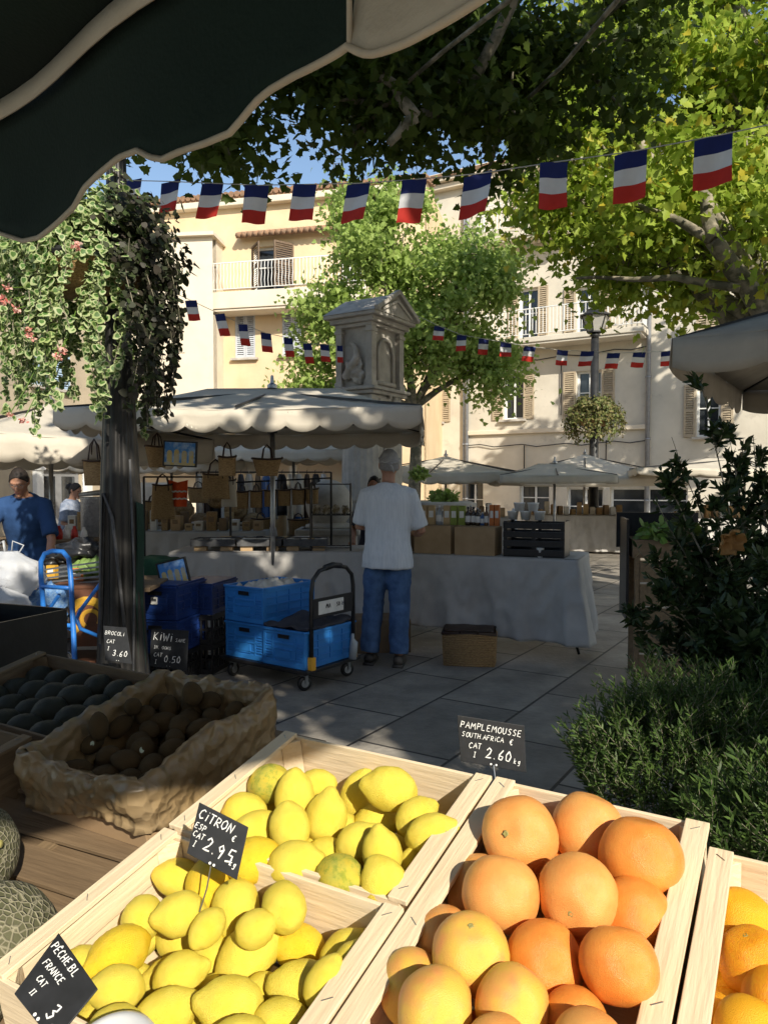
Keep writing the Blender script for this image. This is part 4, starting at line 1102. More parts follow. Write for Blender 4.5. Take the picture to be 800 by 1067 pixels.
def umbrella(cx, cy, W, D, yaw, ze, zp, ridge, label, drop=.14, n=8, pole=True, mat='canvas', group=None, cat='market umbrella', sag=.05, amp=.05, poler=.025, ribs=True):
    root = thing('market_umbrella', label, cat, loc=(cx, cy, 0), rotz=yaw, group=group)
    c = [(-W / 2, -D / 2), (W / 2, -D / 2), (W / 2, D / 2), (-W / 2, D / 2)]
    r0, r1 = (-ridge / 2, 0), (ridge / 2, 0)
    b = MB()
    def face(pa, pb, ta, tb):
        def f(u_, v_):
            lo_ = V((pa[0] + (pb[0] - pa[0]) * u_, pa[1] + (pb[1] - pa[1]) * u_, ze)); hi = V((ta[0] + (tb[0] - ta[0]) * u_, ta[1] + (tb[1] - ta[1]) * u_, zp))
            p = lo_.lerp(hi, v_); p.z -= sag * math.sin(PI * v_) + sag * .8 * math.sin(PI * u_) * (1 - v_) ** 2
            p.z += .008 * noise.noise(V((p.x * 3, p.y * 3, cx)))
            return p
        b.grid(f, 14, 8, thick=.003, nrm=(0, 0, 1))
    face(c[0], c[1], r0, r1); face(c[1], c[2], r1, r1); face(c[2], c[3], r1, r0); face(c[3], c[0], r0, r0)
    b.build('canopy', M[mat], root, smooth=True)
    for i in range(4):
        b = MB(); a_, c_ = c[i], c[(i + 1) % 4]; L = math.hypot(c_[0] - a_[0], c_[1] - a_[1])
        scallop_val(b, (a_[0], a_[1], ze), (c_[0], c_[1], ze), max(3, int(round(n * L / W))), drop, -1, amp, sag=sag * .8)
        b.build('valance', M[mat], root, smooth=True)
    if pole:
        b = MB(); b.tube([(0, 0, .04), (0, 0, zp - .03)], poler, 10); b.build('pole', M['steel'], root, smooth=True)
        b = MB(); b.lathe([(.25, 0), (.25, .03), (.05, .05), (.035, .3)], 16); b.build('foot', M['iron'], root)
    if ribs:
        hz = ze - .05; b = MB(); b.lathe([(.05, hz - .06), (.05, hz + .02)], 10)
        hb = b.build('hub', M['iron'], root)
        for k in range(4):
            for (tx, ty) in (c[k], ((c[k][0] + c[(k + 1) % 4][0]) / 2, (c[k][1] + c[(k + 1) % 4][1]) / 2)):
                b = MB(); b.bar((0, 0, hz), (tx * .62, ty * .62, ze + (zp - ze) * .33 - sag - .02), .018, .028)
                b.bar((tx * .03, ty * .03, zp - .05), (tx * .985, ty * .985, ze - .0), .016, .022); b.build('rib', M['iron'], root)
        b = MB(); b.lathe([(.05, zp), (.05, zp + .03), (.02, zp + .05), (.015, zp + .12), (0, zp + .13)], 10)
        for s_ in ([r0, r1] if ridge else [r0])[:1]: b.M = Matrix.Translation((0, 0, -.02)); b.build('finial', M['steel'], root)
    return root

umbrella(-1.10, 7.32, 2.95, 2.9, math.radians(-3), 2.17, 2.50, 1.3, 'large off-white market umbrella with scalloped edge over the middle stall', n=11, drop=.13, sag=.035)
umbrella(-3.55, 7.9, 2.5, 2.5, math.radians(42), 2.02, 2.42, 0, 'off-white scalloped umbrella at the left behind the flower basket', n=8, drop=.2, sag=.06, group='smaller umbrellas')
umbrella(-1.5, 12.3, 3.1, 2.2, math.radians(-8), 2.10, 2.36, 1.4, 'white canopy seen under the large umbrella, behind hanging bags', n=9, drop=.12)
umbrella(-3.9, 13.6, 3.4, 2.5, math.radians(-4), 1.95, 2.22, 1.4, 'low white canopy behind the straw bags, left of the middle', n=9, drop=.12)
umbrella(1.35, 16.2, 3.4, 2.8, math.radians(-18), 1.80, 2.18, 0, 'white canopy behind the tree trunk, right of the man in white', n=9, drop=.16, sag=.05)
umbrella(4.6, 17.0, 4.0, 3.2, math.radians(-14), 1.72, 2.25, 0, 'white canopy with plain edge behind the bottles, left of the lamp post', n=1, amp=.0, drop=.18, sag=.05)
umbrella(3.2, 13.9, 2.0, 2.2, math.radians(-10), 1.72, 1.95, .6, 'cream flat canopy above the bottle display', n=1, amp=.0, drop=.14, sag=.02)
umbrella(7.4, 15.2, 4.6, 3.0, math.radians(-12), 1.88, 2.12, 1.5, 'white canopy at far right behind the shrubs', n=8, drop=.12, amp=.03)
# near grey canopy entering from the right
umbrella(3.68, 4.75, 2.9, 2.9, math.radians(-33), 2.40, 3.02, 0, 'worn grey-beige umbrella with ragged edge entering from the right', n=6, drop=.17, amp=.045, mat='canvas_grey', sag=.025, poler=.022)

# ---- tables and cloths
def table(name, label, loc, yaw, W, D, H=.87, gp=None):
    r = thing(name, label, 'table', loc=loc, rotz=yaw, group=gp)
    b = MB(); b.box((-W / 2, D / 2, H - .015), (W, D, .03)); b.build('tabletop', M['oldwood'], r, bevel=.003)
    for xx in (-.22, -W + .25):
        b = MB()
        b.tube([(xx - .02, .12, H - .04), (xx + .24, .05, .02)], .013, 8); b.tube([(xx - .02, D - .12, H - .04), (xx + .24, D - .05, .02)], .013, 8)
        b.tube([(xx + .11, .09, .42), (xx + .11, D - .09, .42)], .010, 6)
        b.build('leg_frame', M['black_metal'], r, smooth=True)
    return r
Y1 = math.radians(-22)
T1 = table('folding_table', 'long folding table under the grey cloth right of the man in white', (1.72, 6.58, 0), Y1, 2.15, .80)
def cloth(label, loc, yaw, W, D, H, zb, seed, lift=None, gp=None):
    """draped cloth: top sheet plus hanging skirt with folds on front, left and right"""
    r = MB(); o = .012
    per = []
    N1, N2 = 90, 34
    for k in range(N2): per.append((V((o, D * (1 - k / N2), 0)), V((1, 0, 0))))
    for k in range(N1): per.append((V((-W * k / N1, -o, 0)), V((0, -1, 0))))
    for k in range(N2 + 1): per.append((V((-W - o, D * k / N2, 0)), V((-1, 0, 0))))
    NP_ = len(per) - 1
    def f(a, b_):
        k = min(NP_, int(round(a * NP_))); p, n_ = per[k]
        # corner rounding
        if abs(k - N2) < 4: n_ = V((1, -1, 0)).normalized() if abs(k - N2) < 2 else n_
        s_ = k * .11
        zbot = zb + .03 * noise.noise(V((s_ * .5, seed, 0)))
        if lift: zbot += lift(k / NP_)
        z = H + .004 - b_ * (H - zbot)
        flare = b_ * (.05 + .08 * noise.noise(V((s_ * 1.1 + b_ * .5, seed, b_ * .8))) + .045 * math.sin(s_ * 2.6 + seed + 1.9 * b_) + .02 * math.sin(s_ * 6.1 + 3 * b_))
        wr = (.022 * (1 - 2 * abs(noise.noise(V((s_ * 1.7 + b_ * 1.5, b_ * 2.6 - s_ * .9, seed))))) + .010 * noise.noise(V((s_ * 5, b_ * 8 + s_ * 1.3, seed)))) * min(1, b_ * 5)
        corner = .10 * math.exp(-((k - N2) / 7.) ** 2) * b_ + .07 * math.exp(-((k - N2 - N1) / 7.) ** 2) * b_
        q = p + n_ * (flare + wr + corner); return V((q.x, q.y, z))
    r.grid(f, NP_, 26, thick=.0, nrm=(0, 0, 1))
    top = MB(); 
    r.grid(lambda a, b_: V((o - (W + 2 * o) * a, -o + (D + o) * b_, H + .006 + .003 * noise.noise(V((a * 9, b_ * 5, seed))))), 40, 16)
    ob = r.build('tablecloth', M['cloth_grey'], smooth=True); ob.location = loc; ob.rotation_euler = (0, 0, yaw)
    md = ob.modifiers.new('t', 'SOLIDIFY'); md.thickness = .002
    return tag(ob, label, 'tablecloth', gp)
cloth('wide grey cloth hanging to the ground on the table behind the wicker basket', (1.72, 6.58, 0), Y1, 2.15, .80, .875, .13, 3.0, lift=lambda t: .10 * math.sin(PI * min(1, max(0, (t - .45) / .5))) ** 2)
T2 = table('folding_table', 'folding table under grey cloth behind the blue crates, left of the man', (-.16, 7.35, 0), math.radians(2), 1.95, .8)
cloth('grey cloth on the table behind the blue crates, left of the man in white', (-.16, 7.35, 0), math.radians(2), 1.95, .8, .875, .06, 8.0)

def tp(x, y, z=.885):     # point on the right table (x metres left of its right end, y back from its front edge)
    c_, s_ = math.cos(Y1), math.sin(Y1); X = -x; return V((1.72 + X * c_ - y * s_, 6.58 + X * s_ + y * c_, z))
def t2(x, y, z=.885): return V((-.16 - x, 7.35 + y - x * .035, z))

# ---- goods on the right table
M['kraft'] = pm('kraft_board', (.42, .29, .16), (.35, .235, .125), 6, .85, .05, 50)
M['kraft_dark'] = pm('brown_board', (.24, .16, .09), (.18, .12, .07), 6, .85, .05, 50)
def carton(p, w, d, h, yaw, label, mat='kraft', gp=None, tape=True):
    r = thing('cardboard_box', label, 'box', loc=p, rotz=yaw, group=gp)
    b = MB(); b.box((0, 0, h / 2), (w, d, h)); b.build('carton', M[mat], r, bevel=.004)
    b = MB(); b.box((0, -d / 4 - .0008, h + .0015), (w * .995, d * .49, .003)); b.box((0, d / 4 + .0008, h + .0015), (w * .995, d * .49, .003)); b.build('flap', M[mat], r)
    if tape:
        b = MB(); b.box((0, 0, h + .0038), (w * 1.0, .05, .0012)); b.build('tape', M['kraft_dark'], r)
    return r
carton(tp(1.78, .20), .34, .28, .24, Y1, 'brown cardboard box beside the man, partly open in shadow', 'kraft_dark')
carton(tp(1.36, .16), .37, .30, .265, Y1, 'kraft cardboard box in the middle carrying tan and green packets')
carton(tp(.94, .15), .39, .30, .262, Y1, 'kraft cardboard box next to the black crate carrying bottles')
def pkt(p, w, d, h, mat, label, cat, gp, nm='packet', yaw=Y1):
    b = MB(); b.box((0, 0, h / 2), (w, d, h)); b.box((0, -.001, h * .55), (w * .7, d, h * .35), m=1); o = b.build(nm, [M[mat], M['paper']], bevel=.003)
    o.location = p; o.rotation_euler = (0, 0, yaw); return tag(o, label, cat, gp)
M['pk_tan'] = pm('tan_packet', (.48, .34, .17), (.40, .28, .14), 9, .7); M['pk_green'] = pm('olive_packet', (.24, .30, .05), (.2, .25, .04), 9, .6)
M['pk_orange'] = pm('orange_packet', (.55, .17, .04), (.5, .14, .03), 9, .6)
zt_ = .885 + .272
for k, (x, m_, lab) in enumerate(((1.50, 'pk_tan', 'tan packet at the left end of the row on the kraft box'), (1.42, 'pk_tan', 'second tan packet from the left on the kraft box'),
                                  (1.26, 'pk_tan', 'tan packet left of the green packets'), (1.19, 'pk_green', 'olive green packet on the kraft box, left of the pair'), (1.11, 'pk_green', 'olive green packet on the kraft box, right of the pair'))):
    pkt(tp(x, .18, zt_), .068, .05, .19, m_, lab, 'packet', 'packets on the kraft box')
for k, (x, lab) in enumerate(((.815, 'orange boxed bottle at the right end, left one'), (.765, 'orange boxed bottle at the right end beside the black crate'))):
    pkt(tp(x, .18, zt_), .045, .05, .20, 'pk_orange', lab, 'packet', 'orange packets')
M['b_dark'] = pm('dark_bottle_glass', (.02, .012, .008), (.03, .02, .01), 5, .1, coat=.5); M['b_clear'] = pm('clear_bottle', (.45, .48, .5), (.38, .42, .45), 5, .08, trans=.3, coat=.5)
M['b_blue'] = pm('blue_bottle', (.05, .12, .3), (.04, .1, .25), 5, .15); M['b_brown'] = pm('amber_bottle', (.12, .05, .015), (.1, .04, .012), 5, .12, coat=.5)
def bottle(p, h, r, mat, cap, label, gp, nm='bottle'):
    t = thing(nm, label, 'bottle', loc=p, group=gp)
    b = MB(); b.lathe([(r * .95, 0), (r, .01), (r, h * .62), (r * .85, h * .70), (r * .36, h * .80), (r * .33, h * .9)], 14); b.build('glass_body', M[mat], t, smooth=True)
    b = MB(); b.lathe([(r * .42, h * .9), (r * .42, h), (0, h)], 12); b.build('cap', M[cap], t, smooth=True)
    b = MB(); b.lathe([(r * 1.02, h * .18), (r * 1.02, h * .52)], 14); b.build('label', M['paper'], t)
for k, (x, h, r, m_, c_, lab) in enumerate(((1.34, .19, .025, 'b_clear', 'white', 'clear bottle between the tan packets'), (1.31, .15, .022, 'b_clear', 'white', 'short clear bottle between the tan packets'),
        (1.05, .18, .026, 'b_dark', 'black_plastic', 'dark bottle first of the row right of the green packets'), (1.0, .18, .026, 'b_dark', 'black_plastic', 'dark bottle second of the row right of the green packets'),
        (.955, .17, .026, 'b_dark', 'steel', 'dark bottle with metal cap in the middle of the row'), (.91, .13, .024, 'b_blue', 'white', 'short blue bottle in the middle of the row'),
        (.87, .18, .02, 'b_brown', 'black_plastic', 'slim amber bottle left of the clear one'), (.84, .15, .024, 'b_clear', 'steel', 'clear squat bottle left of the orange packets'))):
    bottle(tp(x, .17 + .02 * (k % 2), zt_), h, r, m_, c_, lab, 'bottles on the kraft boxes')
for k in range(7):
    bottle(tp(1.5 - k * .09, .27, zt_), .15 + .02 * (k % 3), .024, ('b_dark', 'b_clear', 'b_brown')[k % 3], 'steel', 'small bottle in the back row behind the packets', 'back row of bottles')
# black slatted crate standing on its side
def slat_crate(Mx, w, d, h, label):
    r = thing('plastic_crate', label, 'crate', mat=Mx)
    b = MB()
    for sgn in (-1, 1):
        n = 4; bh = h / n * .68
        for k in range(n):
            b.box((0, sgn * d / 2, h * (k + .5) / n), (w, .012, bh))
        for xx in (-w / 2 + .02, 0, w / 2 - .02): b.box((xx, sgn * (d / 2 - .011), h / 2), (.035, .01, h))
    b.box((0, 0, .006), (w - .01, d - .02, .012)); b.build('slatted_wall', M['black_plastic'], r, bevel=.003)
    b = MB()
    for sgn in (-1, 1):
        b.box((sgn * (w / 2 - .006), 0, h * .5), (.012, d - .02, h * .98))
    b.build('end_wall', M['black_plastic'], r, bevel=.003)
    return r
slat_crate(frame_at(tp(.39, .18), Y1), .56, .34, .33, 'black slatted plastic crate at the right end of the grey table')
b = MB(); b.lathe([(.026, 0), (.036, .085), (.038, .088), (.034, .088), (.024, .004), (0, .004)], 18); o = b.build('cup', M['white'], smooth=True); o.location = tp(.33, .0 + .035); tag(o, 'small white cup at the table edge in front of the black crate', 'cup')
for k, (x, z, lab) in enumerate(((.62, .34, 'white tub left on the black crate'), (.50, .34, 'white tub second from left on the black crate'), (.37, .34, 'white tub right on the black crate'), (.56, .42, 'white tub stacked on the left pair'), (.43, .42, 'white tub stacked at the right above the crate'))):
    b = MB(); b.lathe([(.042, 0), (.052, .07), (.055, .072), (.055, .08), (0, .08)], 18); o = b.build('tub', M['white'], smooth=True); o.location = tp(x, .2, .885 + z - .004); tag(o, lab, 'tub', 'white tubs on the black crate')
b = MB(); b.lathe([(.035, 0), (.035, .2), (.02, .24), (.015, .28), (0, .28)], 16); o = b.build('bottle', M['white'], smooth=True); o.location = tp(.66, .42); o.scale = (1, 1, 1.55); tag(o, 'tall white bottle behind the left corner of the black crate', 'bottle')
b = MB(); b.lathe([(.035, 0), (.035, .11)], 18); b.lathe([(.037, .005), (.037, .015)], 18); b.lathe([(.036, .03), (.036, .08)], 18, m=1); o = b.build('tin_can', [M['steel'], M['b_blue']], smooth=True); o.location = tp(1.70, .05 - .03); tag(o, 'tin can with blue label in front of the brown box', 'can')
b = MB(); b.ball((0, 0, .05), .055, 14, sc=(1.1, 1, .9)); b.lathe([(.03, .09), (.034, .115)], 14); o = b.build('jar', M['b_clear'], smooth=True); o.location = tp(1.86, .03); tag(o, 'round clear jar beside the tin can', 'jar')
M['foil'] = pm('silver_film', (.5, .51, .53), (.36, .37, .4), 40, .3, .8, 60, metal=.5)
for k in range(6):
    b = MB(); b.ball((0, 0, .03), .05, 10, sc=(1, .8, .6), rough=.6, seed=k); o = b.build('packet', M['foil'], smooth=True); o.location = tp(1.95 - k * .075, .22 + .03 * (k % 2), .885 + .245 + (.03 if k % 2 else 0)); tag(o, 'small silvery wrapped packet on the brown box', 'packet', 'silvery packets on the brown box')

# wicker basket on the ground under the right table
bx = ground(489, 690); r = thing('wicker_basket', 'wicker basket with dark lid edge on the paving under the grey cloth', 'basket', loc=bx, rotz=math.radians(-8))
M['wicker'] = pm('brown_wicker', (.42, .26, .11), (.22, .13, .055), 60, .8, 1.0, 55, stretch=(1, 1, 2.4))
b = MB(); w, d, h = .42, .30, .28
for k in range(14):
    z = h * (k + .5) / 14; t = 1 + .05 * k / 14
    b.tube([(x * t, y * t, z) for x, y in [(-w / 2, -d / 2), (0, -d / 2 - .012), (w / 2, -d / 2), (w / 2 + .01, 0), (w / 2, d / 2), (0, d / 2 + .01), (-w / 2, d / 2), (-w / 2 - .01, 0), (-w / 2, -d / 2)]], .0115, 6)
b.box((0, 0, .01), (w * .98, d * .98, .02)); b.build('woven_body', M['wicker'], r, smooth=True)
b = MB(); b.tube([(x * 1.07, y * 1.07, h) for x, y in [(-w / 2, -d / 2), (w / 2, -d / 2), (w / 2, d / 2), (-w / 2, d / 2), (-w / 2, -d / 2)]], .015, 8)
b.grid(lambda a, c: V((-w * .5 + w * a, -d * .5 + d * c, h + .02 + .025 * math.sin(PI * c) + .01 * noise.noise(V((a * 4, c * 3, 0))))), 12, 8, thick=.006)
b.build('lid', M['leather'], r, smooth=True)
b = MB(); b.tube([(-.08, -d / 2 - .01, h), (-.07, -d / 2 - .05, h + .035), (.07, -d / 2 - .05, h + .035), (.08, -d / 2 - .01, h)], .008, 6); b.build('handle', M['leather'], r, smooth=True)
carton(V((-.02, 6.95, 0)), .5, .4, .30, .1, 'brown cardboard box in the dark behind the legs of the man in white', 'kraft_dark')

# ---- left table goods
M['tray'] = pm('dark_grey_tray', (.06, .06, .065), (.10, .10, .10), 20, .8, .3, 30)
for k in range(3):
    x = 1.55 - k * .46
    r = thing('display_tray', ('grey tray at the left end of the table behind the blue crates', 'grey tray in the middle of that row', 'grey tray beside the black wire rack')[k], 'tray', loc=t2(x, .22), rotz=.03, group='grey trays on the left table')
    b = MB(); b.box((0, 0, .07), (.44, .34, .012)); b.box((0, -.17, .085), (.44, .012, .07)); b.box((0, .17, .085), (.44, .012, .07)); b.box((-.215, 0, .085), (.012, .33, .07)); b.box((.215, 0, .085), (.012, .33, .07))
    b.build('tray', M['tray'], r, bevel=.002)
    for xx in (-.13, .13): b = MB(); b.box((xx, -.1, .032), (.12, .1, .062)); b.build('riser', M['kraft'], r)
    for j in range(12):
        b = MB(); b.box((0, 0, .012), (.07, .10, .02 + .015 * rnd.random()), Matrix.Rotation(rnd.uniform(-.5, .5), 3, 'Z'))
        o = b.build('pouch', M[('paper', 'tray', 'kraft', 'paper')[rnd.randrange(4)]], bevel=.004); o.location = t2(x, .22) + V((-.17 + .068 * (j % 6), -.08 + .14 * (j // 6), .085)); tag(o, 'small folded pouch lying in the grey trays', 'pouch', 'pouches in the grey trays')
# black wire rack
r = thing('wire_rack', 'black upright wire rack on the table left of the man in white', 'rack', loc=t2(.38, .2), rotz=0.04)
b = MB()
for xx in (-.2, .2):
    for yy in (-.13, .13): b.tube([(xx, yy, 0), (xx, yy, .68)], .009, 6)
b.build('frame', M['black_metal'], r)
for z in (.03, .36, .67):
    b = MB()
    b.tube([(-.2, -.13, z), (.2, -.13, z), (.2, .13, z), (-.2, .13, z), (-.2, -.13, z)], .006, 5)
    for k in range(9): b.tube([(-.2 + .05 * k, -.13, z), (-.2 + .05 * k, .13, z)], .003, 4)
    b.build('wire_shelf', M['black_metal'], r)
M['sachet'] = pm('dried_herb_sachet', (.16, .12, .06), (.4, .36, .28), 30, .9, .5, 50, ramp=(.45, .6))
for k in range(7):
    b = MB(); b.ball((0, 0, .045), .05, 10, sc=(.8, .6, .9), rough=.5, seed=k + 3); o = b.build('sachet', M['sachet'], smooth=True); o.location = t2(.38, .2) + V((-.15 + .1 * (k % 4), -.06 + .12 * (k // 4), .368)); tag(o, 'dried herb sachet on the shelf of the black wire rack', 'sachet', 'sachets on the wire rack')
# second-row table behind with small goods
T3 = table('trestle_table', 'trestle table of crafts behind the left table, below the straw bags', (-1.5, 9.3, 0), math.radians(0), 2.6, .9, .95)
cloth('pale cloth over the craft table behind', (-1.5, 9.3, 0), 0, 2.6, .9, .955, .1, 12.0)
gm = ['kraft', 'straw', 'paper', 'kraft_dark', 'wicker', 'canvas', 'pk_tan']
for k in range(34):
    x = -1.6 - (k % 17) * .148; y = 9.42 + .35 * (k // 17); w_ = rnd.uniform(.07, .13); h_ = rnd.uniform(.06, .26)
    b = MB(); b.box((0, 0, h_ / 2), (w_, .12, h_)); b.box((0, -.002, h_ * .6), (w_ * .6, .12, h_ * .3), m=1); o = b.build('gift_box', [M[gm[k % 7]], M['kraft_dark']], bevel=.004); o.location = (x, y, .966); o.rotation_euler = (0, 0, rnd.uniform(-.3, .3)); tag(o, 'small boxed craft item crowded on the table below the straw bags', 'gift box', 'boxed crafts on the rear table')

# ---- straw bags
def straw_bag(p, w, h, d, yaw, label, hang=.18, mat='straw', trim=None, gp='straw bags hung at the stall', flare=1.25, hm='leather'):
    r = thing('straw_bag', label, 'bag', loc=p, rotz=yaw, group=gp)     # p: bottom centre
    b = MB(); n = 20; rows = 9; vs = []; fs = []
    def ring(t, s_=1): return [(w / 2 * (1 + (flare - 1) * t) * s_ * math.copysign(abs(math.cos(a)) ** .6, math.cos(a)), d / 2 * (1 + .15 * t) * s_ * math.copysign(abs(math.sin(a)) ** .7, math.sin(a)), h * t + .012 * abs(math.cos(a)) * t) for a in [2 * PI * k / n for k in range(n)]]
    for i in range(rows + 1): vs += ring(i / rows)
    for i in range(rows, -1, -1):
        vs += [(x * .95, y * .9, z + (.006 if i == 0 else 0)) for x, y, z in ring(i / rows)]
    R_ = 2 * rows + 2
    for i in range(R_ - 1):
        for k in range(n): fs.append((i * n + k, i * n + (k + 1) % n, (i + 1) * n + (k + 1) % n, (i + 1) * n + k))
    fs.append(tuple(range(n))[::-1]); fs.append(tuple((R_ - 1) * n + k for k in range(n)))
    b.add(vs, fs); b.build('woven_body', M[mat], r, smooth=True)
    b = MB(); b.tube([(x * 1.01, y * 1.02, z - .01) for x, y, z in ring(1)] + [ring(1)[0]], .009, 6); b.build('rim_trim', M[trim or 'leather'], r, smooth=True)
    for sgn in (-1, 1):
        b = MB(); b.tube([(-w * .25, sgn * d / 2, h * .82), (-w * .25, sgn * d / 2, h), (-w * .17, sgn * d * .3, h + hang * .7), (0, sgn * .01, h + hang), (w * .17, sgn * d * .3, h + hang * .7), (w * .25, sgn * d / 2, h), (w * .25, sgn * d / 2, h * .82)], .007, 6); b.build('handle', M[hm], r, smooth=True)
    return r
def bagpx(u0, v0, u1, v1, Y, label, **k):
    p = at((u0 + u1) / 2, v1, Y); s_ = Y / FPX; fl = k.get('flare', 1.25)
    return straw_bag(p, (u1 - u0) * s_ / fl, (v1 - v0) * s_, .14, k.pop('yaw', .2), label, **k)
bagpx(88, 480, 110, 506, 6.9, 'straw bag hanging left of the dark lamp post', hang=.20, flare=1.15)
bagpx(228, 476, 246, 496, 6.7, 'small upright straw bag hanging left of the umbrella pole', hang=.13, flare=1.05)
bagpx(263, 478, 294, 496, 6.9, 'flared straw bag with dark trim hanging right of the umbrella pole', hang=.13, flare=1.5)
bagpx(152, 465, 176, 487, 6.9, 'flared straw bag hanging behind the framed picture', hang=.12, flare=1.5, yaw=.5)
bagpx(160, 505, 180, 541, 8.4, 'tall soft straw tote left of the orange vest', hang=.12, flare=.8)
bagpx(212, 494, 238, 520, 7.6, 'large tan tote hanging beside the umbrella pole', hang=.15, flare=.9, mat='straw')
bagpx(232, 500, 246, 528, 7.7, 'narrow striped tote with long strap beside the large tan one', hang=.18, flare=.85, mat='canvas')
for k in range(6):
    u = 246 + 14.5 * k; bagpx(u, 512 - k * .6, u + 13.5, 530 - k, 8.9, 'small straw bag in the hanging row between the poles, number %s from the left' % ('one', 'two', 'three', 'four', 'five', 'six')[k], hang=.08, flare=1.1, gp='row of small straw bags')
# rail the bags hang from
def rail(pa, pb, label, posts=True):
    r = thing('display_rail', label, 'rail', loc=(pa.x, pa.y, 0)); o = V((pa.x, pa.y, 0))
    b = MB(); b.tube([pa - o, pb - o], .011, 6); b.build('bar', M['black_metal'], r)
    if posts:
        for p in (pa, pb):
            b = MB(); b.tube([V((p.x, p.y, 0)) - o, p - o], .014, 6); b.build('post', M['black_metal'], r)
rail(at(240, 503, 9.0), at(345, 498, 9.0), 'metal rail with the row of small straw bags')
rail(at(150, 497, 8.5), at(240, 497, 8.5), 'metal rail behind the orange vest')
# framed pictures
M['art_sky'] = pm('painted_blue_sky', (.05, .22, .60), (.35, .52, .75), 9, .6, ramp=(.45, .6)); M['art_wall'] = pm('painted_yellow_arches', (.55, .42, .12), (.45, .45, .38), 16, .6)
def picture(c, Y, w, h, yaw, tilt, label):
    r = thing('picture', label, 'picture', mat=Matrix.Translation(at(c[0], c[1], Y)) @ Matrix.Rotation(yaw, 4, 'Z') @ Matrix.Rotation(tilt, 4, 'Y') )
    b = MB(); b.box((0, 0, 0), (w, .015, h)); b.build('board', M['art_sky'], r)
    b = MB()
    for (x, z, ww, hh) in ((-.32, -.22, .16, .5), (-.1, -.2, .16, .55), (.14, -.22, .16, .5), (.36, -.2, .14, .5)): b.box((x * w, -.0085, z * h), (ww * w, .003, hh * h)); b.tube([(x * w, -.008, (z + hh / 2) * h), (x * w, -.0105, (z + hh / 2) * h)], ww * w / 2, 12)
    b.box((0, -.0082, -.42 * h), (w * .96, .002, .1 * h)); b.build('painted_arches', M['art_wall'], r)
    b = MB(); t = .012
    for (x, z, ww, hh) in ((0, h / 2, w + t, t), (0, -h / 2, w + t, t)): b.box((x, -.002, z), (ww, .024, hh))
    for x in (-w / 2, w / 2): b.box((x, -.002, 0), (t, .024, h - t))
    b.build('frame', M['iron'], r); return r
picture((188, 473), 6.6, .30, .215, math.radians(-8), math.radians(3), 'blue and yellow picture hanging under the umbrella edge beside a flared straw bag')
picture((181, 597), 5.9, .25, .20, math.radians(-12), math.radians(-14), 'blue and yellow picture leaning on the dark blue crates')
# orange vest
M['vest'] = pm('orange_cloth', (.75, .10, .02), (.65, .08, .015), 20, .8); p_ = at(186, 514, 8.4)
r = thing('vest', 'orange sleeveless top with pale stripes hanging between straw bags', 'vest', loc=p_); b = MB(); s_ = 8.4 / FPX
b.grid(lambda a, c: V(((a - .5) * s_ * (17 + 3 * c), .02 * math.sin(a * 9) + .01 * noise.noise(V((a * 5, c * 5, 0))), (c - .5) * 28 * s_ - (.03 * (1 - abs(2 * a - 1)) if c > .9 else 0))), 16, 16, thick=.006, nrm=(0, 1, 0)); b.build('cloth', M['vest'], r, smooth=True)
b = MB()
for z in (-6, 1.5): b.tube([((a / 8 - .5) * s_ * 18, -.03 + .01 * math.sin(a), (z + (a % 2) * .8) * s_) for a in range(9)], .010, 5)
b.build('stripe', M['paper'], r)
# clothes and scarves on a rail behind
rail(at(205, 492, 10.4), at(345, 492, 10.4), 'clothes rail with hanging garments behind the bag stall')
gar = [('canvas', 'white'), ('leather', 'dark brown'), ('black_plastic', 'black'), ('paper', 'white linen'), ('pk_tan', 'tan'), ('tray', 'grey'), ('canvas', 'off-white'), ('kraft_dark', 'brown'), ('b_blue', 'blue'), ('paper', 'pale'), ('black_plastic', 'black'), ('canvas', 'cream')]
M['g_tan'] = M['pk_tan']
for k in range(16):
    u = 208 + k * 8.6; m_, nm = gar[k % 12]; p = at(u, 494, 10.38); L_ = rnd.uniform(.55, .95); w_ = rnd.uniform(.09, .16)
    b = MB(); b.grid(lambda a, c: V(((a - .5) * w_ * (1 if c < .85 else 1 - (c - .85) * 3) + 0, .03 * math.sin(a * 7 + k), -L_ * (1 - c))), 8, 8, thick=.01, nrm=(0, 1, 0))
    b.tube([(0, 0, 0), (0, 0, .05), (.012, 0, .06)], .004, 5)
    o = b.build('garment', M[m_], smooth=True); o.location = p; o.rotation_euler = (0, 0, rnd.uniform(-.6, .6)); tag(o, '%s garment hanging in the crowded clothes rail behind the bags, %s' % (nm, ('left half', 'right half')[k >= 8]), 'garment', 'garments on the rail')
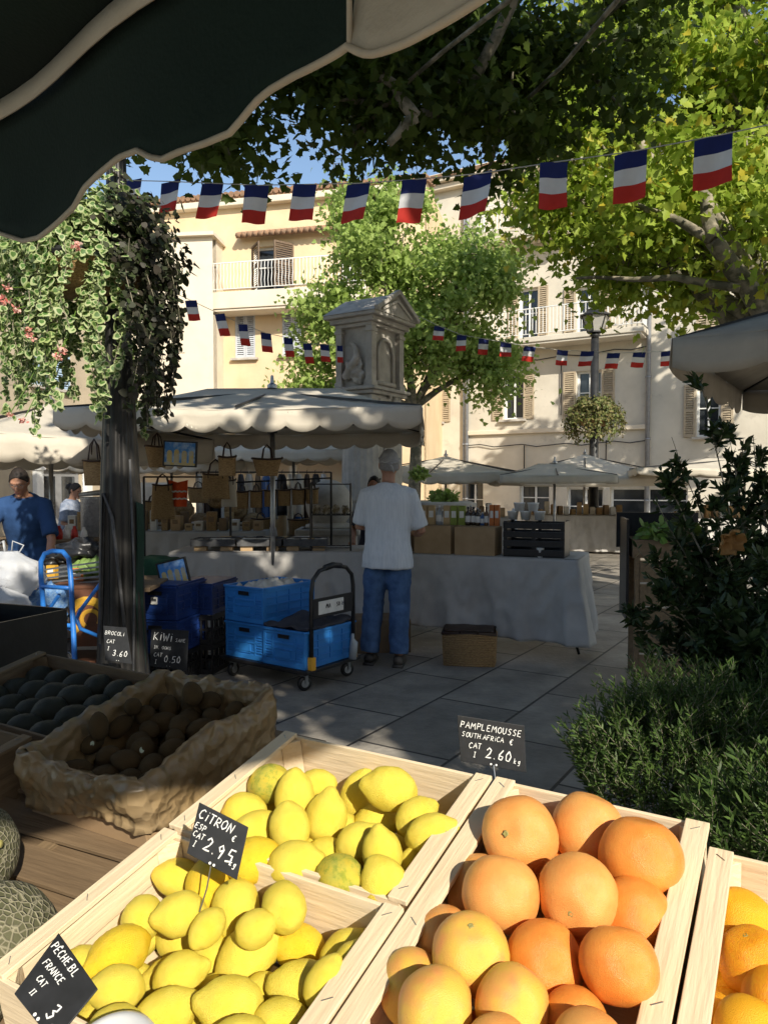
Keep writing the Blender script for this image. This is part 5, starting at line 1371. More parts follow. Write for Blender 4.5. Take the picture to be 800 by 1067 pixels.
# ---- market stalls' furniture far right
for k, (x, y, lab) in enumerate(((1.6, 15.4, 'stall table behind the tree trunk'), (4.4, 16.4, 'stall table under the plain edged canopy'), (7.0, 14.6, 'stall table behind the shrubs at right'), (-3.9, 13.2, 'stall table under the low canopy left of centre'))):
    t_ = table('stall_table', lab, (x + 1, y, 0), math.radians(-12), 2.2, .9, .85); 
    cloth('pale skirted cloth on the ' + lab, (x + 1, y, 0), math.radians(-12), 2.2, .9, .855, .05, 20 + k)
    for j in range(14):
        h_ = rnd.uniform(.08, .3); b = MB(); b.box((0, 0, h_ / 2), (.11, .11, h_)); b.box((0, 0, h_ + .006), (.09, .09, .012)); o = b.build('gift_box', M[gm[(j + k) % 7]], bevel=.005); c_ = math.cos(math.radians(-12)); s_ = math.sin(math.radians(-12)); X = -.15 - j * .145
        o.location = (x + 1 + X * c_ - .3 * s_, y + X * s_ + .3 * c_, .865); o.rotation_euler = (0, 0, rnd.uniform(-.3, .3)); tag(o, 'small goods box crowded on a far stall table', 'gift box', 'goods on the far stalls')

# ================================================================== trolley with folding crates
TY = math.radians(-35); pT = ground(306, 728)
TR = thing('platform_trolley', 'black platform trolley with folding handle carrying blue crates', 'trolley', loc=(pT.x, pT.y, 0), rotz=0)
MT = Matrix.Translation(pT) @ Matrix.Rotation(0, 4, 'Z')
# local: cx along the end faces (to the right and nearer), cy along the crates' long sides (right and away)
Cx = V((math.cos(TY), math.sin(TY), 0)); Cy = V((-math.sin(TY), math.cos(TY), 0))
corner = at(318, 706, 5.42); corner.z = 0        # near right corner
def tl(x, y, z=0): return corner + Cx * x + Cy * y + V((0, 0, z))
TR.matrix_world = Matrix((Cx, Cy, V((0, 0, 1)))).transposed().to_4x4(); TR.matrix_world = Matrix.Translation(corner) @ TR.matrix_world
b = MB(); b.box((-.44, .32, .155), (.94, .66, .03)); b.box((-.44, .32, .135), (.86, .60, .02)); b.build('platform', M['black_plastic'], TR, bevel=.008)
for (x, y) in ((-.06, .06), (-.82, .06), (-.06, .58), (-.82, .58)):
    b = MB(); b.M = Matrix.Translation((x, y, .058)) @ Matrix.Rotation(PI / 2, 4, 'Y') @ Matrix.Rotation(.4 if x > -.5 else 0, 4, 'X')
    b.lathe([(.02, -.016), (.05, -.016), (.056, -.010), (.056, .010), (.05, .016), (.02, .016)], 20); w_ = b.build('wheel', M['black_metal'], TR, smooth=True)
    b2 = MB(b.M.copy()); b2.lathe([(0, -.019), (.03, -.018), (.03, .018), (0, .019)], 14); b2.build('hub', M['steel'], w_)
    b2 = MB(); b2.box((x, y - .028 * 0, .118), (.05, .04, .008)); b2.bar((x - .022, y, .12), (x - .022, y, .058), .005, .03); b2.bar((x + .022, y, .12), (x + .022, y, .058), .005, .03); b2.build('fork', M['steel'], w_)
H_ = .92; b = MB(); yy0, yy1 = .06, .57
b.tube([(.01, yy0, .17), (.01, yy0, .75), (.01, yy0 + .02, .84), (.01, yy0 + .09, .90), (.01, (yy0 + yy1) / 2, H_ + .01), (.01, yy1 - .09, .90), (.01, yy1 - .02, .84), (.01, yy1, .75), (.01, yy1, .17)], .0165, 10)
b.build('handle', M['black_metal'], TR, smooth=True)
b = MB(); b.tube([(.01, .22, H_ - .002), (.01, (yy0 + yy1) / 2, H_ + .012), (.01, .41, H_ - .002)], .024, 10); b.build('grip', M['black_plastic'], TR, smooth=True)
b = MB(); b.box((.01, (yy0 + yy1) / 2, .62), (.012, yy1 - yy0 - .03, .15)); hp = b.build('label_panel', M['black_plastic'], TR, bevel=.004)
b = MB(); b.box((.018, (yy0 + yy1) / 2 - .03, .62), (.003, .30, .10)); lb = b.build('label', M['paper'], hp)
t = MB(Matrix.Translation((.0215, .22, .60)) @ Matrix.Rotation(PI / 2, 4, 'Z')); write(t, 'MAX 150 kg', 0, .012, .032, w=.0022); t.build('lettering', M['slate'], lb)
for yy in (yy0, yy1):
    b = MB(); b.box((.012, yy, .215), (.05, .05, .10)); b.build('bracket', pm('yellow_bracket', (.75, .38, .03), (.65, .32, .03), 8, .5), TR, bevel=.008)
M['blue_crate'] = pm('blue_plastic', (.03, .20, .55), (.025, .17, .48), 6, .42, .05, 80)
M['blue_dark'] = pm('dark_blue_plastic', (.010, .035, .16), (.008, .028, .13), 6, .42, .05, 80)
def fold_crate(Mx, w, d, h, label, mat='blue_crate', lid=False, gp='blue folding crates on the trolley', nm='folding_crate'):
    """grooved folding crate, end faces along x, long sides along y; origin bottom centre"""
    r = thing(nm, label, 'crate', mat=Mx, group=gp); th = .012
    b = MB(); b.box((0, 0, .008), (w - .03, d - .03, .016)); b.build('floor', M[mat], r)
    for ax in (0, 1):
        for sgn in (-1, 1):
            L_ = w if ax == 0 else d; off = (d if ax == 0 else w) / 2 - th / 2
            Rm = Matrix.Rotation(0 if ax == 0 else PI / 2, 4, 'Z'); b = MB(Rm @ Matrix.Translation((0, sgn * off, 0)))
            Lw = L_ - (0 if ax == 0 else 2 * th + .002)
            b.box((0, 0, h - .02), (Lw, th, .04)); b.box((0, 0, .02), (Lw, th, .04))
            b.box((0, sgn * (th / 2 + .005), h - .008), (Lw + (.012 if ax == 0 else .0), .012, .016))
            b.box((0, -sgn * .003, h / 2), (Lw - .02, .004, h - .06))
            for xx in (-Lw / 2 + .012, Lw / 2 - .012): b.box((xx, 0, h / 2), (.024, th, h - .08))
            if ax == 0:
                for xx in (-Lw * .27, Lw * .27): b.box((xx, sgn * .001, h * .46), (.016, th, h - .1))
                b.box((0, sgn * .001, h * .62), (Lw * .5, th, .014)); b.box((0, sgn * .001, h * .30), (Lw * .3, th, h * .26))
                b.box((0, sgn * .001, h * .46), (Lw - .06, th, .01)); b.box((0, sgn * .001, h * .22), (Lw - .06, th, .01))
                for k in range(5): b.box((-.05 + k * .025, sgn * .003, h - .052), (.012, th, .024))
                for xx in (-1, 1):
                    for k in range(7): b.box((xx * Lw * .38, sgn * .001, .06 + k * (h - .14) / 7), (Lw * .16, th, .008))
            else:
                b.box((0, sgn * .001, h * .5), (Lw - .05, th, .014))
                for xx in (-.25, 0, .25): b.box((xx * Lw, sgn * .001, h * .5), (.014, th, h - .08))
                for k in (0, 1):
                    b.box((0, sgn * .0005, h * (.28 + .42 * k)), (Lw * .9, th, .006))
            b.build('side_panel', M[mat], r, bevel=.002)
            if ax == 0 and sgn == -1:
                b = MB(); b.box((0, -off - th / 2 - .0025, h - .055), (.115, .002, .03)); b.build('hand_slot', M['black_plastic'], r)
    if lid:
        b = MB(); b.box((0, 0, h + .008), (w - .004, d - .004, .014)); b.build('lid', M[mat], r, bevel=.004)
    return r
def TM(x, y, z): return Matrix.Translation(tl(x, y, z)) @ TR.matrix_world.to_3x3().to_4x4()
fold_crate(TM(-.218, .31, .172), .425, .61, .285, 'blue folding crate on the trolley nearest the handle, with a dark jacket on it')
fold_crate(TM(-.655, .33, .172), .425, .61, .285, 'blue folding crate on the trolley under the topmost one')
fold_crate(TM(-.66, .33, .462), .425, .61, .285, 'topmost blue folding crate on the trolley filled with crumpled paper')
M['tissue_w'] = pm('white_crumpled_paper', (.55, .52, .46), (.42, .40, .35), 12, .9, .5, 30)
b = MB(); b.grid(lambda a, c: V((-.18 + .36 * a, -.27 + .54 * c, .24 + .05 * math.sin(PI * a) * math.sin(PI * c) + .05 * noise.noise(V((a * 7, c * 9, 0))) + .02 * noise.noise(V((a * 22, c * 25, 3))))), 30, 40, thick=.01)
o = b.build('crumpled_paper', M['tissue_w'], smooth=True); o.matrix_world = TM(-.66, .33, .475); tag(o, 'crumpled pale paper filling the topmost blue crate', 'paper')
M['jacket'] = pm('dark_grey_cloth', (.05, .05, .06), (.035, .035, .045), 12, .95, .3, 60)
b = MB(); b.grid(lambda a, c: V((-.22 + .44 * a, -.28 + .56 * c, .03 + .05 * math.sin(PI * min(1, a * 1.1)) * math.sin(PI * c) + .035 * noise.noise(V((a * 4, c * 5, 7))))), 30, 30, thick=.02)
o = b.build('folded_jacket', M['jacket'], smooth=True); o.matrix_world = TM(-.22, .30, .172 + .28); tag(o, 'dark grey jacket folded on the blue crate beside the handle', 'jacket')
b = MB(); b.tube([(.034, .40, .20), (.04, .41, .33), (.034, .40, .36), (.036, .40, .40)], [.032, .032, .014, .013], 10); o = b.build('bottle', M['b_clear'], smooth=True); o.matrix_world = TM(.04, .08, -.02); tag(o, 'clear plastic bottle strapped beside the trolley handle', 'bottle')

# ---- dark blue and black crates left of the trolley
c1 = ground(176, 716, 0); 
Mx1 = Matrix.Translation(V((at(178, 700, 5.55).x, 5.55, 0))) @ Matrix.Rotation(math.radians(-12), 4, 'Z')
def black_crate(Mx, w, d, h, label, gp, mat='black_plastic'):
    r = thing('plastic_crate', label, 'crate', mat=Mx, group=gp)
    for ax in (0, 1):
        for sgn in (-1, 1):
            L_ = w if ax == 0 else d - .02; off = (d if ax == 0 else w) / 2
            b = MB(Matrix.Rotation(0 if ax == 0 else PI / 2, 4, 'Z') @ Matrix.Translation((0, sgn * (off - .006), 0)))
            b.box((0, 0, h - .02), (L_, .012, .04)); b.box((0, 0, .02), (L_, .012, .04)); b.box((0, 0, h / 2), (L_, .01, .02))
            n = int(L_ / .045)
            for k in range(n + 1): b.box((-L_ / 2 + .008 + (L_ - .016) * k / n, 0, h / 2), (.014, .011, h - .06))
            b.build('lattice_wall', M[mat], r)
    b = MB(); b.box((0, 0, .006), (w - .03, d - .03, .012)); b.build('floor', M[mat], r)
    return r
gp = 'dark crates stacked left of the trolley'
def MX(x, y, z, a=-12): return Matrix.Translation((x, y, z)) @ Matrix.Rotation(math.radians(a), 4, 'Z')
xa = at(178, 600, 5.9).x; xb = at(215, 600, 6.25).x - .09
black_crate(MX(xa, 5.9, .0), .36, .5, .24, 'black lattice crate at the bottom of the stack behind the kiwi sign', gp)
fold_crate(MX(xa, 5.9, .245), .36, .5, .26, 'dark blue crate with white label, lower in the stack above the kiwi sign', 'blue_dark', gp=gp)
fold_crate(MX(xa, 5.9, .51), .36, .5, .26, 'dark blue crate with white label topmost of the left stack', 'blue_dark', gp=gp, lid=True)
black_crate(MX(xb + .09, 6.25, .0), .34, .5, .24, 'black lattice crate lowest beside the trolley', gp)
black_crate(MX(xb + .09, 6.25, .245), .34, .5, .24, 'black lattice crate in the middle of the stack beside the trolley', gp)
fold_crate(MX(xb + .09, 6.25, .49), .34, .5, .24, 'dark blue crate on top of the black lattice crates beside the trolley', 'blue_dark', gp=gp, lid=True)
for (x, y, z, lab) in ((xa, 5.9, .66, 'left'), (xb + .09, 6.25, .62, 'right')):
    b = MB(); b.box((0, 0, 0), (.055, .002, .055)); b.box((0, -.002, .005), (.035, .002, .02), m=1); o = b.build('label_card', [M['paper'], M['tray']]); o.matrix_world = MX(x, y, z) @ Matrix.Translation((0, -.262, 0)); tag(o, 'small white label on the %s dark blue crate' % lab, 'label')
# kiwi and broccoli boards
def board(corn, Y, label, lines):
    return price_sign(corn, Y, label, lines)
board([(158, 655), (197, 657), (195, 699), (156, 694)], [5.20, 5.18, 5.16, 5.18], 'large black price board reading kiwi leaning on the dark crates',
      [('KiWi', .07, .30, .20), ('SANE', .66, .30, .085), ('IN.ZOONS', .1, .52, .08), ('CAT', .1, .72, .10), ('I', .14, .90, .10), ('0.50', .38, .84, .17)])
board([(108, 652), (132, 654), (138, 692), (110, 688)], [3.9, 3.9, 3.88, 3.88], 'black price board reading brocoli in front of the dark lamp post',
      [('BROCOLi', .05, .25, .105), ('CAT', .1, .48, .10), ('I', .12, .68, .10), ('3.60', .30, .82, .16)])
# ================================================================== foliage
def rng(seed): return np.random.default_rng(seed)
def rand_rot(R_, n, up=.6, droop=0.0):
    """random orthonormal frames, leaf normal biased to +z"""
    nn = R_.normal(size=(n, 3)); nn[:, 2] += up * 2.2; nn /= np.linalg.norm(nn, axis=1)[:, None]
    t = R_.normal(size=(n, 3)); t[:, 2] -= droop; t -= nn * (t * nn).sum(1)[:, None]; t /= np.linalg.norm(t, axis=1)[:, None]
    return t, np.cross(nn, t), nn
def leaves_mesh(name, C_, T, B_, N_, size, tmpl, faces, mats, fmi=None, fold=.25):
    """one mesh holding a leaf template at every centre"""
    n, k = len(C_), len(tmpl); tm = np.array(tmpl, float)
    fz = -np.abs(tm[:, 1]) * fold - .12 * tm[:, 0] ** 2 if tm.shape[1] == 2 else tm[:, 2]
    P = C_[:, None, :] + size[:, None, None] * (tm[None, :, 0, None] * T[:, None, :] + tm[None, :, 1, None] * B_[:, None, :] + fz[None, :, None] * N_[:, None, :])
    vs_ = P.reshape(-1, 3)
    me = bpy.data.meshes.new(name); nf = len(faces)
    lens = np.array([len(f) for f in faces]); flat = np.concatenate([np.array(f) for f in faces])
    loops = (flat[None, :] + (np.arange(n) * k)[:, None]).reshape(-1)
    me.vertices.add(len(vs_)); me.vertices.foreach_set('co', vs_.astype(np.float32).ravel())
    me.loops.add(len(loops)); me.loops.foreach_set('vertex_index', loops.astype(np.int32))
    st = np.concatenate([[0], np.cumsum(lens)[:-1]]); starts = (st[None, :] + (np.arange(n) * lens.sum())[:, None]).ravel()
    me.polygons.add(n * nf); me.polygons.foreach_set('loop_start', starts.astype(np.int32))
    if not isinstance(mats, (list, tuple)): mats = [mats]
    for m_ in mats: me.materials.append(m_)
    if fmi is not None: me.polygons.foreach_set('material_index', np.tile(np.array(fmi), n).astype(np.int32))
    me.update(calc_edges=True); return me
PLANE = [(-.05, 0), (.0, .18), (-.12, .42), (.18, .34), (.30, .52), (.48, .28), (.62, .26), (1.0, 0), (.62, -.26), (.48, -.28), (.30, -.52), (.18, -.34), (-.12, -.42), (.0, -.18)]
PLF = [(0, 1, 2, 3, 4, 5, 6, 7), (0, 7, 8, 9, 10, 11, 12, 13)]
SIMPLE = [(0, 0), (.3, .3), (.75, .22), (1, 0), (.75, -.22), (.3, -.3)]; SIF = [(0, 1, 2, 3), (0, 3, 4, 5)]
LANCE = [(0, 0), (.3, .13), (.7, .11), (1, 0), (.7, -.11), (.3, -.13)]
def leafmat(name, cols, trans=.35, rough=.5, spec=.35):
    return pm(name, cols[0], cols[-1], island=cols, rough=rough, trans=trans, spec=spec)
M['leaf_lit'] = leafmat('lit_plane_leaf', [(.24, .35, .035), (.32, .43, .05), (.40, .49, .075), (.27, .38, .04), (.45, .52, .08), (.34, .45, .06), (.29, .41, .05), (.60, .49, .05)], .45)  # sunlight put into the colour: leaf tone raised for the bright right crown
M['leaf_mid'] = leafmat('lit_young_plane_leaf', [(.24, .35, .07), (.32, .43, .10), (.40, .50, .15), (.28, .39, .085)], .42)  # paler leaf tone carries the sunlight on the middle crown
M['leaf_dark'] = leafmat('shaded_plane_leaf', [(.055, .088, .013), (.08, .12, .018), (.10, .145, .024), (.065, .10, .016)], .5)  # darkened copy of the plane leaf, shade put into its colour

def limb(mb, a, b_, r0, r1, wob=.12, n=9, seed=0):
    a, b_ = V(a), V(b_); L = (b_ - a).length; pts = []; rs = []
    for i in range(n + 1):
        t = i / n; p = a.lerp(b_, t)
        w_ = wob * L * math.sin(PI * t)
        p += V((noise.noise(V((t * 2.2, seed, 0))), noise.noise(V((t * 2.2, seed, 5))), .6 * noise.noise(V((t * 2.2, seed, 9))) + .35)) * w_
        pts.append(p); rs.append((r0 * (1 - t) + r1 * t) * (1 + .12 * noise.noise(V((t * 7, seed, 2)))))
    mb.tube(pts, rs, 10); return pts
def tree(name, label, base, fork, r_tr, blobs, n, size, mat, seed, up=.5, cl_s=.30, tmpl=PLANE, faces=PLF, shell=.6, limbs=(), group=None, cat='tree', nclump=26, base_r=1.5, twig=True, thin=False):
    """blobs: (centre, radii). tapered trunk, limbs to each blob, twigs to each leaf clump"""
    R_ = rng(seed); base, fork = V(base), V(fork)
    t = thing(name, label, cat, loc=base, group=group); inv = -base
    tb = MB(Matrix.Translation(inv)); n_ = 12; pts = []; rs = []
    for i in range(n_ + 1):
        q = i / n_; p = base.lerp(fork, q) + V((.06 * math.sin(q * 4 + seed), .05 * math.cos(q * 3 + seed), 0)) * (q)
        pts.append(p); rs.append(r_tr * ((1.0 + (base_r - 1) * max(0, 1 - q * 5)) * (1 - .35 * q)) * (1 + .05 * noise.noise(V((q * 6, seed, 0)))))
    tb.tube(pts, rs, 14)
    tb.build('trunk', M['bark'], t, smooth=True)
    lm = MB(Matrix.Translation(inv)); Cs = []; Ws = []
    for bi, (c, rad) in enumerate(blobs):
        c = V(c); rr = V(rad)
        limb(lm, fork, c, r_tr * (.5 if not thin else .07), r_tr * (.14 if not thin else .05), seed=seed + bi)
        k = max(5, int(nclump))
        for j in range(k):
            d = V(R_.normal(size=3)); d.normalize(); q = shell + (1.03 - shell) * R_.random() if R_.random() < .8 else R_.random() * shell
            p = c + V((d.x * rr.x, d.y * rr.y, d.z * rr.z)) * q
            Cs.append(p); Ws.append(rr.x * rr.y * rr.z)
            if twig and q > .3: limb(lm, c + (p - c) * .15, p, r_tr * .11, .006, .12, 5, seed + j)
    for (a, b_, r0, r1) in limbs: limb(lm, a, b_, r0, r1, .10, 8, seed + 99)
    lm.build('limbs', M['bark'], t, smooth=True)
    Cs = np.array([tuple(c - base) for c in Cs]); Ws = np.array(Ws) ** .66; Ws /= Ws.sum()
    idx = R_.choice(len(Cs), n, p=Ws); sg = cl_s * R_.uniform(.6, 1.3, len(Cs))
    g_ = R_.normal(size=(n, 3)); g_[:, 2] *= .7
    C_ = Cs[idx] + g_ * sg[idx][:, None]
    T, B_, N_ = rand_rot(R_, n, up, .8)
    me = leaves_mesh('crown', C_, T, B_, N_, size * R_.uniform(.6, 1.25, n), tmpl, faces, mat)
    o = bpy.data.objects.new('crown', me); COL.objects.link(o); o.parent = t
    return t

# middle tree behind the monument
tree('plane_tree', 'young sunlit plane tree with slim trunk behind the stone monument', (.62, 15, 0), (.60, 15, 3.1), .155,
     [((.2, 15, 5.9), (1.5, 1.4, 1.5)), ((-.8, 14.8, 4.7), (1.0, 1.1, 1.2)), ((1.4, 15.0, 5.0), (1.2, 1.2, 1.2)), ((2.1, 15.2, 4.0), (.7, .8, .8)), ((.4, 14.5, 4.4), (1.2, .9, .8)), ((-.2, 15, 7.0), (.9, .9, .7)), ((-1.35, 14.9, 3.55), (.5, .6, .5)), ((1.9, 15.1, 6.2), (.7, .8, .6))],
     30000, .10, M['leaf_mid'], 11, up=.12, nclump=20, cl_s=.26)
# right tree: trunk outside the frame, limbs lean in
tR = at(800, 345, 8.2)
tree('plane_tree', 'large sunlit plane tree with mottled limbs filling the upper right', (5.6, 9.2, 0), (5.0, 9.1, 3.1), .26,
     [((3.2, 9.6, 5.3), (1.4, 1.5, 1.3)), ((4.8, 9.8, 6.2), (1.8, 1.6, 1.6)), ((4.3, 9.0, 4.6), (1.3, 1.2, .9)), ((2.6, 9.9, 6.9), (1.1, 1.3, 1.0)), ((4.6, 10, 8.0), (1.8, 1.6, 1.3)), ((3.1, 9.4, 4.6), (.6, .8, .5)), ((5.4, 9.0, 4.0), (1.0, 1.0, .8)), ((6.4, 9.5, 6.5), (1.8, 1.6, 1.8)), ((2.4, 9.8, 5.3), (.5, .7, .6))],
     38000, .105, M['leaf_lit'], 23, up=.12, nclump=18, cl_s=.30,
     limbs=[((5.0, 9.1, 3.1), at(738, 215, 8.4), .17, .08), (at(800, 335, 8.3), at(742, 250, 8.0), .12, .09), (at(742, 250, 8.0), at(725, 150, 8.3), .09, .04), (at(742, 250, 8.0), at(640, 205, 8.6), .06, .02), (at(770, 300, 8.1), at(600, 290, 9.0), .05, .015)])
# overhead tree whose dark boughs hang into the top of the view; it shades the stalls
Wf = lambda w, s, z: (w + .636 * z, s - 1.486 * z, z)
vis = [((-.9, 6.6, 5.35), (1.1, 1.1, .75)), ((.5, 6.9, 5.6), (1.2, 1.2, .95)), ((1.7, 7.2, 5.7), (1.1, 1.1, .9)), ((-.05, 6.4, 4.75), (.75, .8, .45)), ((1.1, 6.8, 4.85), (.65, .8, .45)), ((-1.35, 6.1, 4.45), (.5, .6, .30)),
       ((-2.1, 6.8, 5.3), (1.0, 1.1, .7)), ((.2, 7.6, 6.8), (1.8, 1.2, .8))]
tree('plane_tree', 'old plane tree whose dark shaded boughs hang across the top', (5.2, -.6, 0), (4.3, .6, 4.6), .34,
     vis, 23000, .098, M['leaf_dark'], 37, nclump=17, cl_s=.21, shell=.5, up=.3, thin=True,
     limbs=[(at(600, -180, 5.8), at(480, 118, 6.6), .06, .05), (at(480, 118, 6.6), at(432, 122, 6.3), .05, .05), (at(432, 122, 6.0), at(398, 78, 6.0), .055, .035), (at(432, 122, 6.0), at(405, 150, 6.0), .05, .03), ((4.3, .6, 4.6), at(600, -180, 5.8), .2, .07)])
BIG = [(0, 0), (.25, .42), (.7, .4), (1, 0), (.7, -.4), (.25, -.42)]
sh = []  # unseen crown added across the sun's path: shades the stalls, leaves the crates lit
for (w, s, z, r) in ((1.15, 4.75, 4.6, .8), (2.1, 5.3, 4.8, .8), (-1.0, 6.5, 5.4, 1.45), (.9, 6.8, 5.4, 1.4), (3.0, 6.9, 5.5, 1.45), (5.2, 7.2, 5.6, 1.5),
                     (-1.2, 9.5, 6.4, 1.5), (-.3, 9.6, 6.4, 1.6), (1.8, 9.6, 6.5, 1.6), (3.9, 9.8, 6.5, 1.0), (6.2, 10, 6.4, 1.5),
                     (-4.4, 13, 7.3, 1.7), (-2.2, 12.8, 7.4, 1.7), (.1, 12.9, 7.4, 1.7), (2.3, 12.9, 7.4, 1.3),
                     (-3.8, 15.4, 8.0, 1.2)):
    sh.append((Wf(w, s, z), (r, r, r * .8)))
tree('plane_tree', 'unseen plane tree added overhead, its crown shaped to shade the stalls', (7.6, -2.6, 0), (6.2, -1.8, 4.4), .36, sh, 21000, .24, M['leaf_dark'], 51, nclump=15, cl_s=.34, tmpl=BIG, faces=SIF, up=.2, twig=False)
tree('plane_tree', 'plane tree beyond the right edge that dapples the long pale house', (10.6, 15.2, 0), (10.4, 15.2, 6), .3,
     [((9.6, 15, 9.6), (1.7, 1.7, 1.4)), ((11.6, 15.4, 10), (1.8, 1.8, 1.6)), ((10.4, 14.6, 8.0), (1.3, 1.5, 1.0)), ((13, 15, 8.6), (1.6, 1.6, 1.4))], 5200, .26, M['leaf_lit'], 61, tmpl=BIG, faces=SIF, nclump=14, cl_s=.36, twig=False)
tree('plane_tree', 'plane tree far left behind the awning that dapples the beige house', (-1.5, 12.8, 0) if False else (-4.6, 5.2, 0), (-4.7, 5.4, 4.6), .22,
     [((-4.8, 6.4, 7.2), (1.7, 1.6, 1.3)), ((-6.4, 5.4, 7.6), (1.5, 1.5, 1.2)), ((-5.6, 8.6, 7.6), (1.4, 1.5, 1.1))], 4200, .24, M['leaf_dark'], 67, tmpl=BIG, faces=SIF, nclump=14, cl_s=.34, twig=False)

# ================================================================== stone monument
MY = 10.6; mc = at(386, 505, MY); ya = math.radians(-32)
MO = thing('monument', 'tall carved stone fountain pillar with small gabled top behind the umbrella', 'monument', loc=(mc.x, mc.y, 0), rotz=ya)
w1, w2 = .60, .86
def mbx(name, parts, **k):
    b = MB()
    for c, d in parts: b.box(c, d)
    return b.build(name, M['stone'], MO, bevel=.012, **k)
mbx('plinth', [((0, 0, .25), (1.5, 1.7, .5)), ((0, 0, .58), (1.3, 1.5, .16))])
mbx('base', [((0, 0, .92), (w1 + .22, w2 + .22, .52)), ((0, 0, 1.21), (w1 + .32, w2 + .32, .07)), ((0, 0, 1.27), (w1 + .2, w2 + .2, .05))])
b = MB()
def flutes(a, z): return 1 - .045 * (.5 + .5 * math.cos(a * 20)) ** .5
b.lathe([(w1 * .56, 1.29), (w1 * .56, 1.36), (w1 * .50, 1.40), (w1 * .49, 1.8), (w1 * .47, 2.5), (w1 * .50, 2.55)], 120, c=(0, -w2 / 2 + w1 * .38, 0), fn=flutes)
b.build('fluted_column', M['stone'], MO, smooth=True)
mbx('shaft', [((0, .12, 1.92), (w1 * .92, w2 * .72, 1.26)), ((w1 * .46 + .01, .12, 1.95), (.04, w2 * .5, .95))])
mbx('capital', [((0, 0, 2.62), (w1 + .05, w2 + .02, .08)), ((0, 0, 2.72), (w1 - .04, w2 - .06, .14)), ((0, 0, 2.82), (w1 + .08, w2 + .06, .05)), ((0, 0, 2.87), (w1 + .16, w2 + .14, .045))])
# upper aedicule
b = MB(); z0, z1 = 2.89, 3.72; b.box((0, 0, (z0 + z1) / 2), (w1 - .14, w2 - .14, z1 - z0))
for sx in (-1, 1):
    for sy in (-1, 1): b.box((sx * (w1 / 2 - .05), sy * (w2 / 2 - .06), (z0 + z1) / 2), (.1, .12, z1 - z0 - .002)); b.box((sx * (w1 / 2 - .05), sy * (w2 / 2 - .06), z1 - .06), (.13, .15, .05)); b.box((sx * (w1 / 2 - .05), sy * (w2 / 2 - .06), z0 + .04), (.13, .15, .07))
b.build('upper_block', M['stone'], MO, bevel=.008)
# niche on the right-hand face (normal +x) and carved beast on the left-hand face (normal -y)
b = MB(); K = 16; x_ = w1 / 2 - .068
arc = [(.20 * math.cos(t), 3.36 + .22 * math.sin(t)) for t in [PI * k / K for k in range(K + 1)]]; path = [(-.20, 2.98)] + [(-a_, z_) for a_, z_ in [(p[0], p[1]) for p in arc]][:0] + arc[::-1] + [(.20, 2.98)]
b.tube([(x_ + .02, 0.0 + p[0], p[1]) for p in path], .026, 8); b.box((x_ + .012, 0, 2.965), (.07, .50, .05)); b.build('niche_moulding', M['stone'], MO, smooth=True)
b = MB(); R3 = random.Random(5)
for k in range(16): b.ball((R3.uniform(-.13, .13), -w2 / 2 + .045 + R3.uniform(-.02, .03), 3.0 + .32 * (k / 16) + R3.uniform(-.03, .03)), R3.uniform(.045, .075) * (1.2 - .5 * k / 16), 9, rough=.5, seed=k)
b.tube([(-.12, -w2 / 2 + .02, 3.02), (-.05, -w2 / 2 - .02, 3.15), (.06, -w2 / 2, 3.3), (.02, -w2 / 2 + .02, 3.45), (-.06, -w2 / 2, 3.52)], [.05, .06, .05, .035, .015], 8)
o = b.build('carved_dolphin', M['stone'], MO); remesh(o, .012, 3)
b = MB()
for k in range(14): b.ball((w1 / 2 - .01 + R3.uniform(-.02, .02), R3.uniform(-.3, .3), 2.78 + R3.uniform(-.08, .14)), R3.uniform(.03, .06), 8, rough=.5, seed=k + 40)
o = b.build('carved_garland', M['stone'], MO); remesh(o, .012, 3)
mbx('cornice', [((0, 0, 3.74), (w1 + .02, w2 + .02, .05)), ((0, 0, 3.80), (w1 + .12, w2 + .12, .07)), ((0, 0, 3.86), (w1 + .26, w2 + .24, .05))])
# gabled roof, gable facing +x
b = MB(); hx = w1 / 2 + .14; hy = w2 / 2 + .13; zr0, zr1 = 3.885, 4.20
b.add([(-hx, -hy, zr0), (hx, -hy, zr0), (hx, hy, zr0), (-hx, hy, zr0), (-hx, 0, zr1), (hx, 0, zr1)], [(3, 2, 1, 0), (0, 1, 5, 4), (2, 3, 4, 5), (1, 2, 5), (3, 0, 4)])
for s_ in (-1, 1): b.bar((hx + .02, s_ * hy, zr0 + .02), (hx + .02, 0, zr1 + .02), .07, .06); b.bar((hx - .0, s_ * hy * .7, zr0 + .03), (hx - .0, 0, zr1 - .1), .05, .04)
b.build('gabled_roof', M['stone'], MO, bevel=.006)
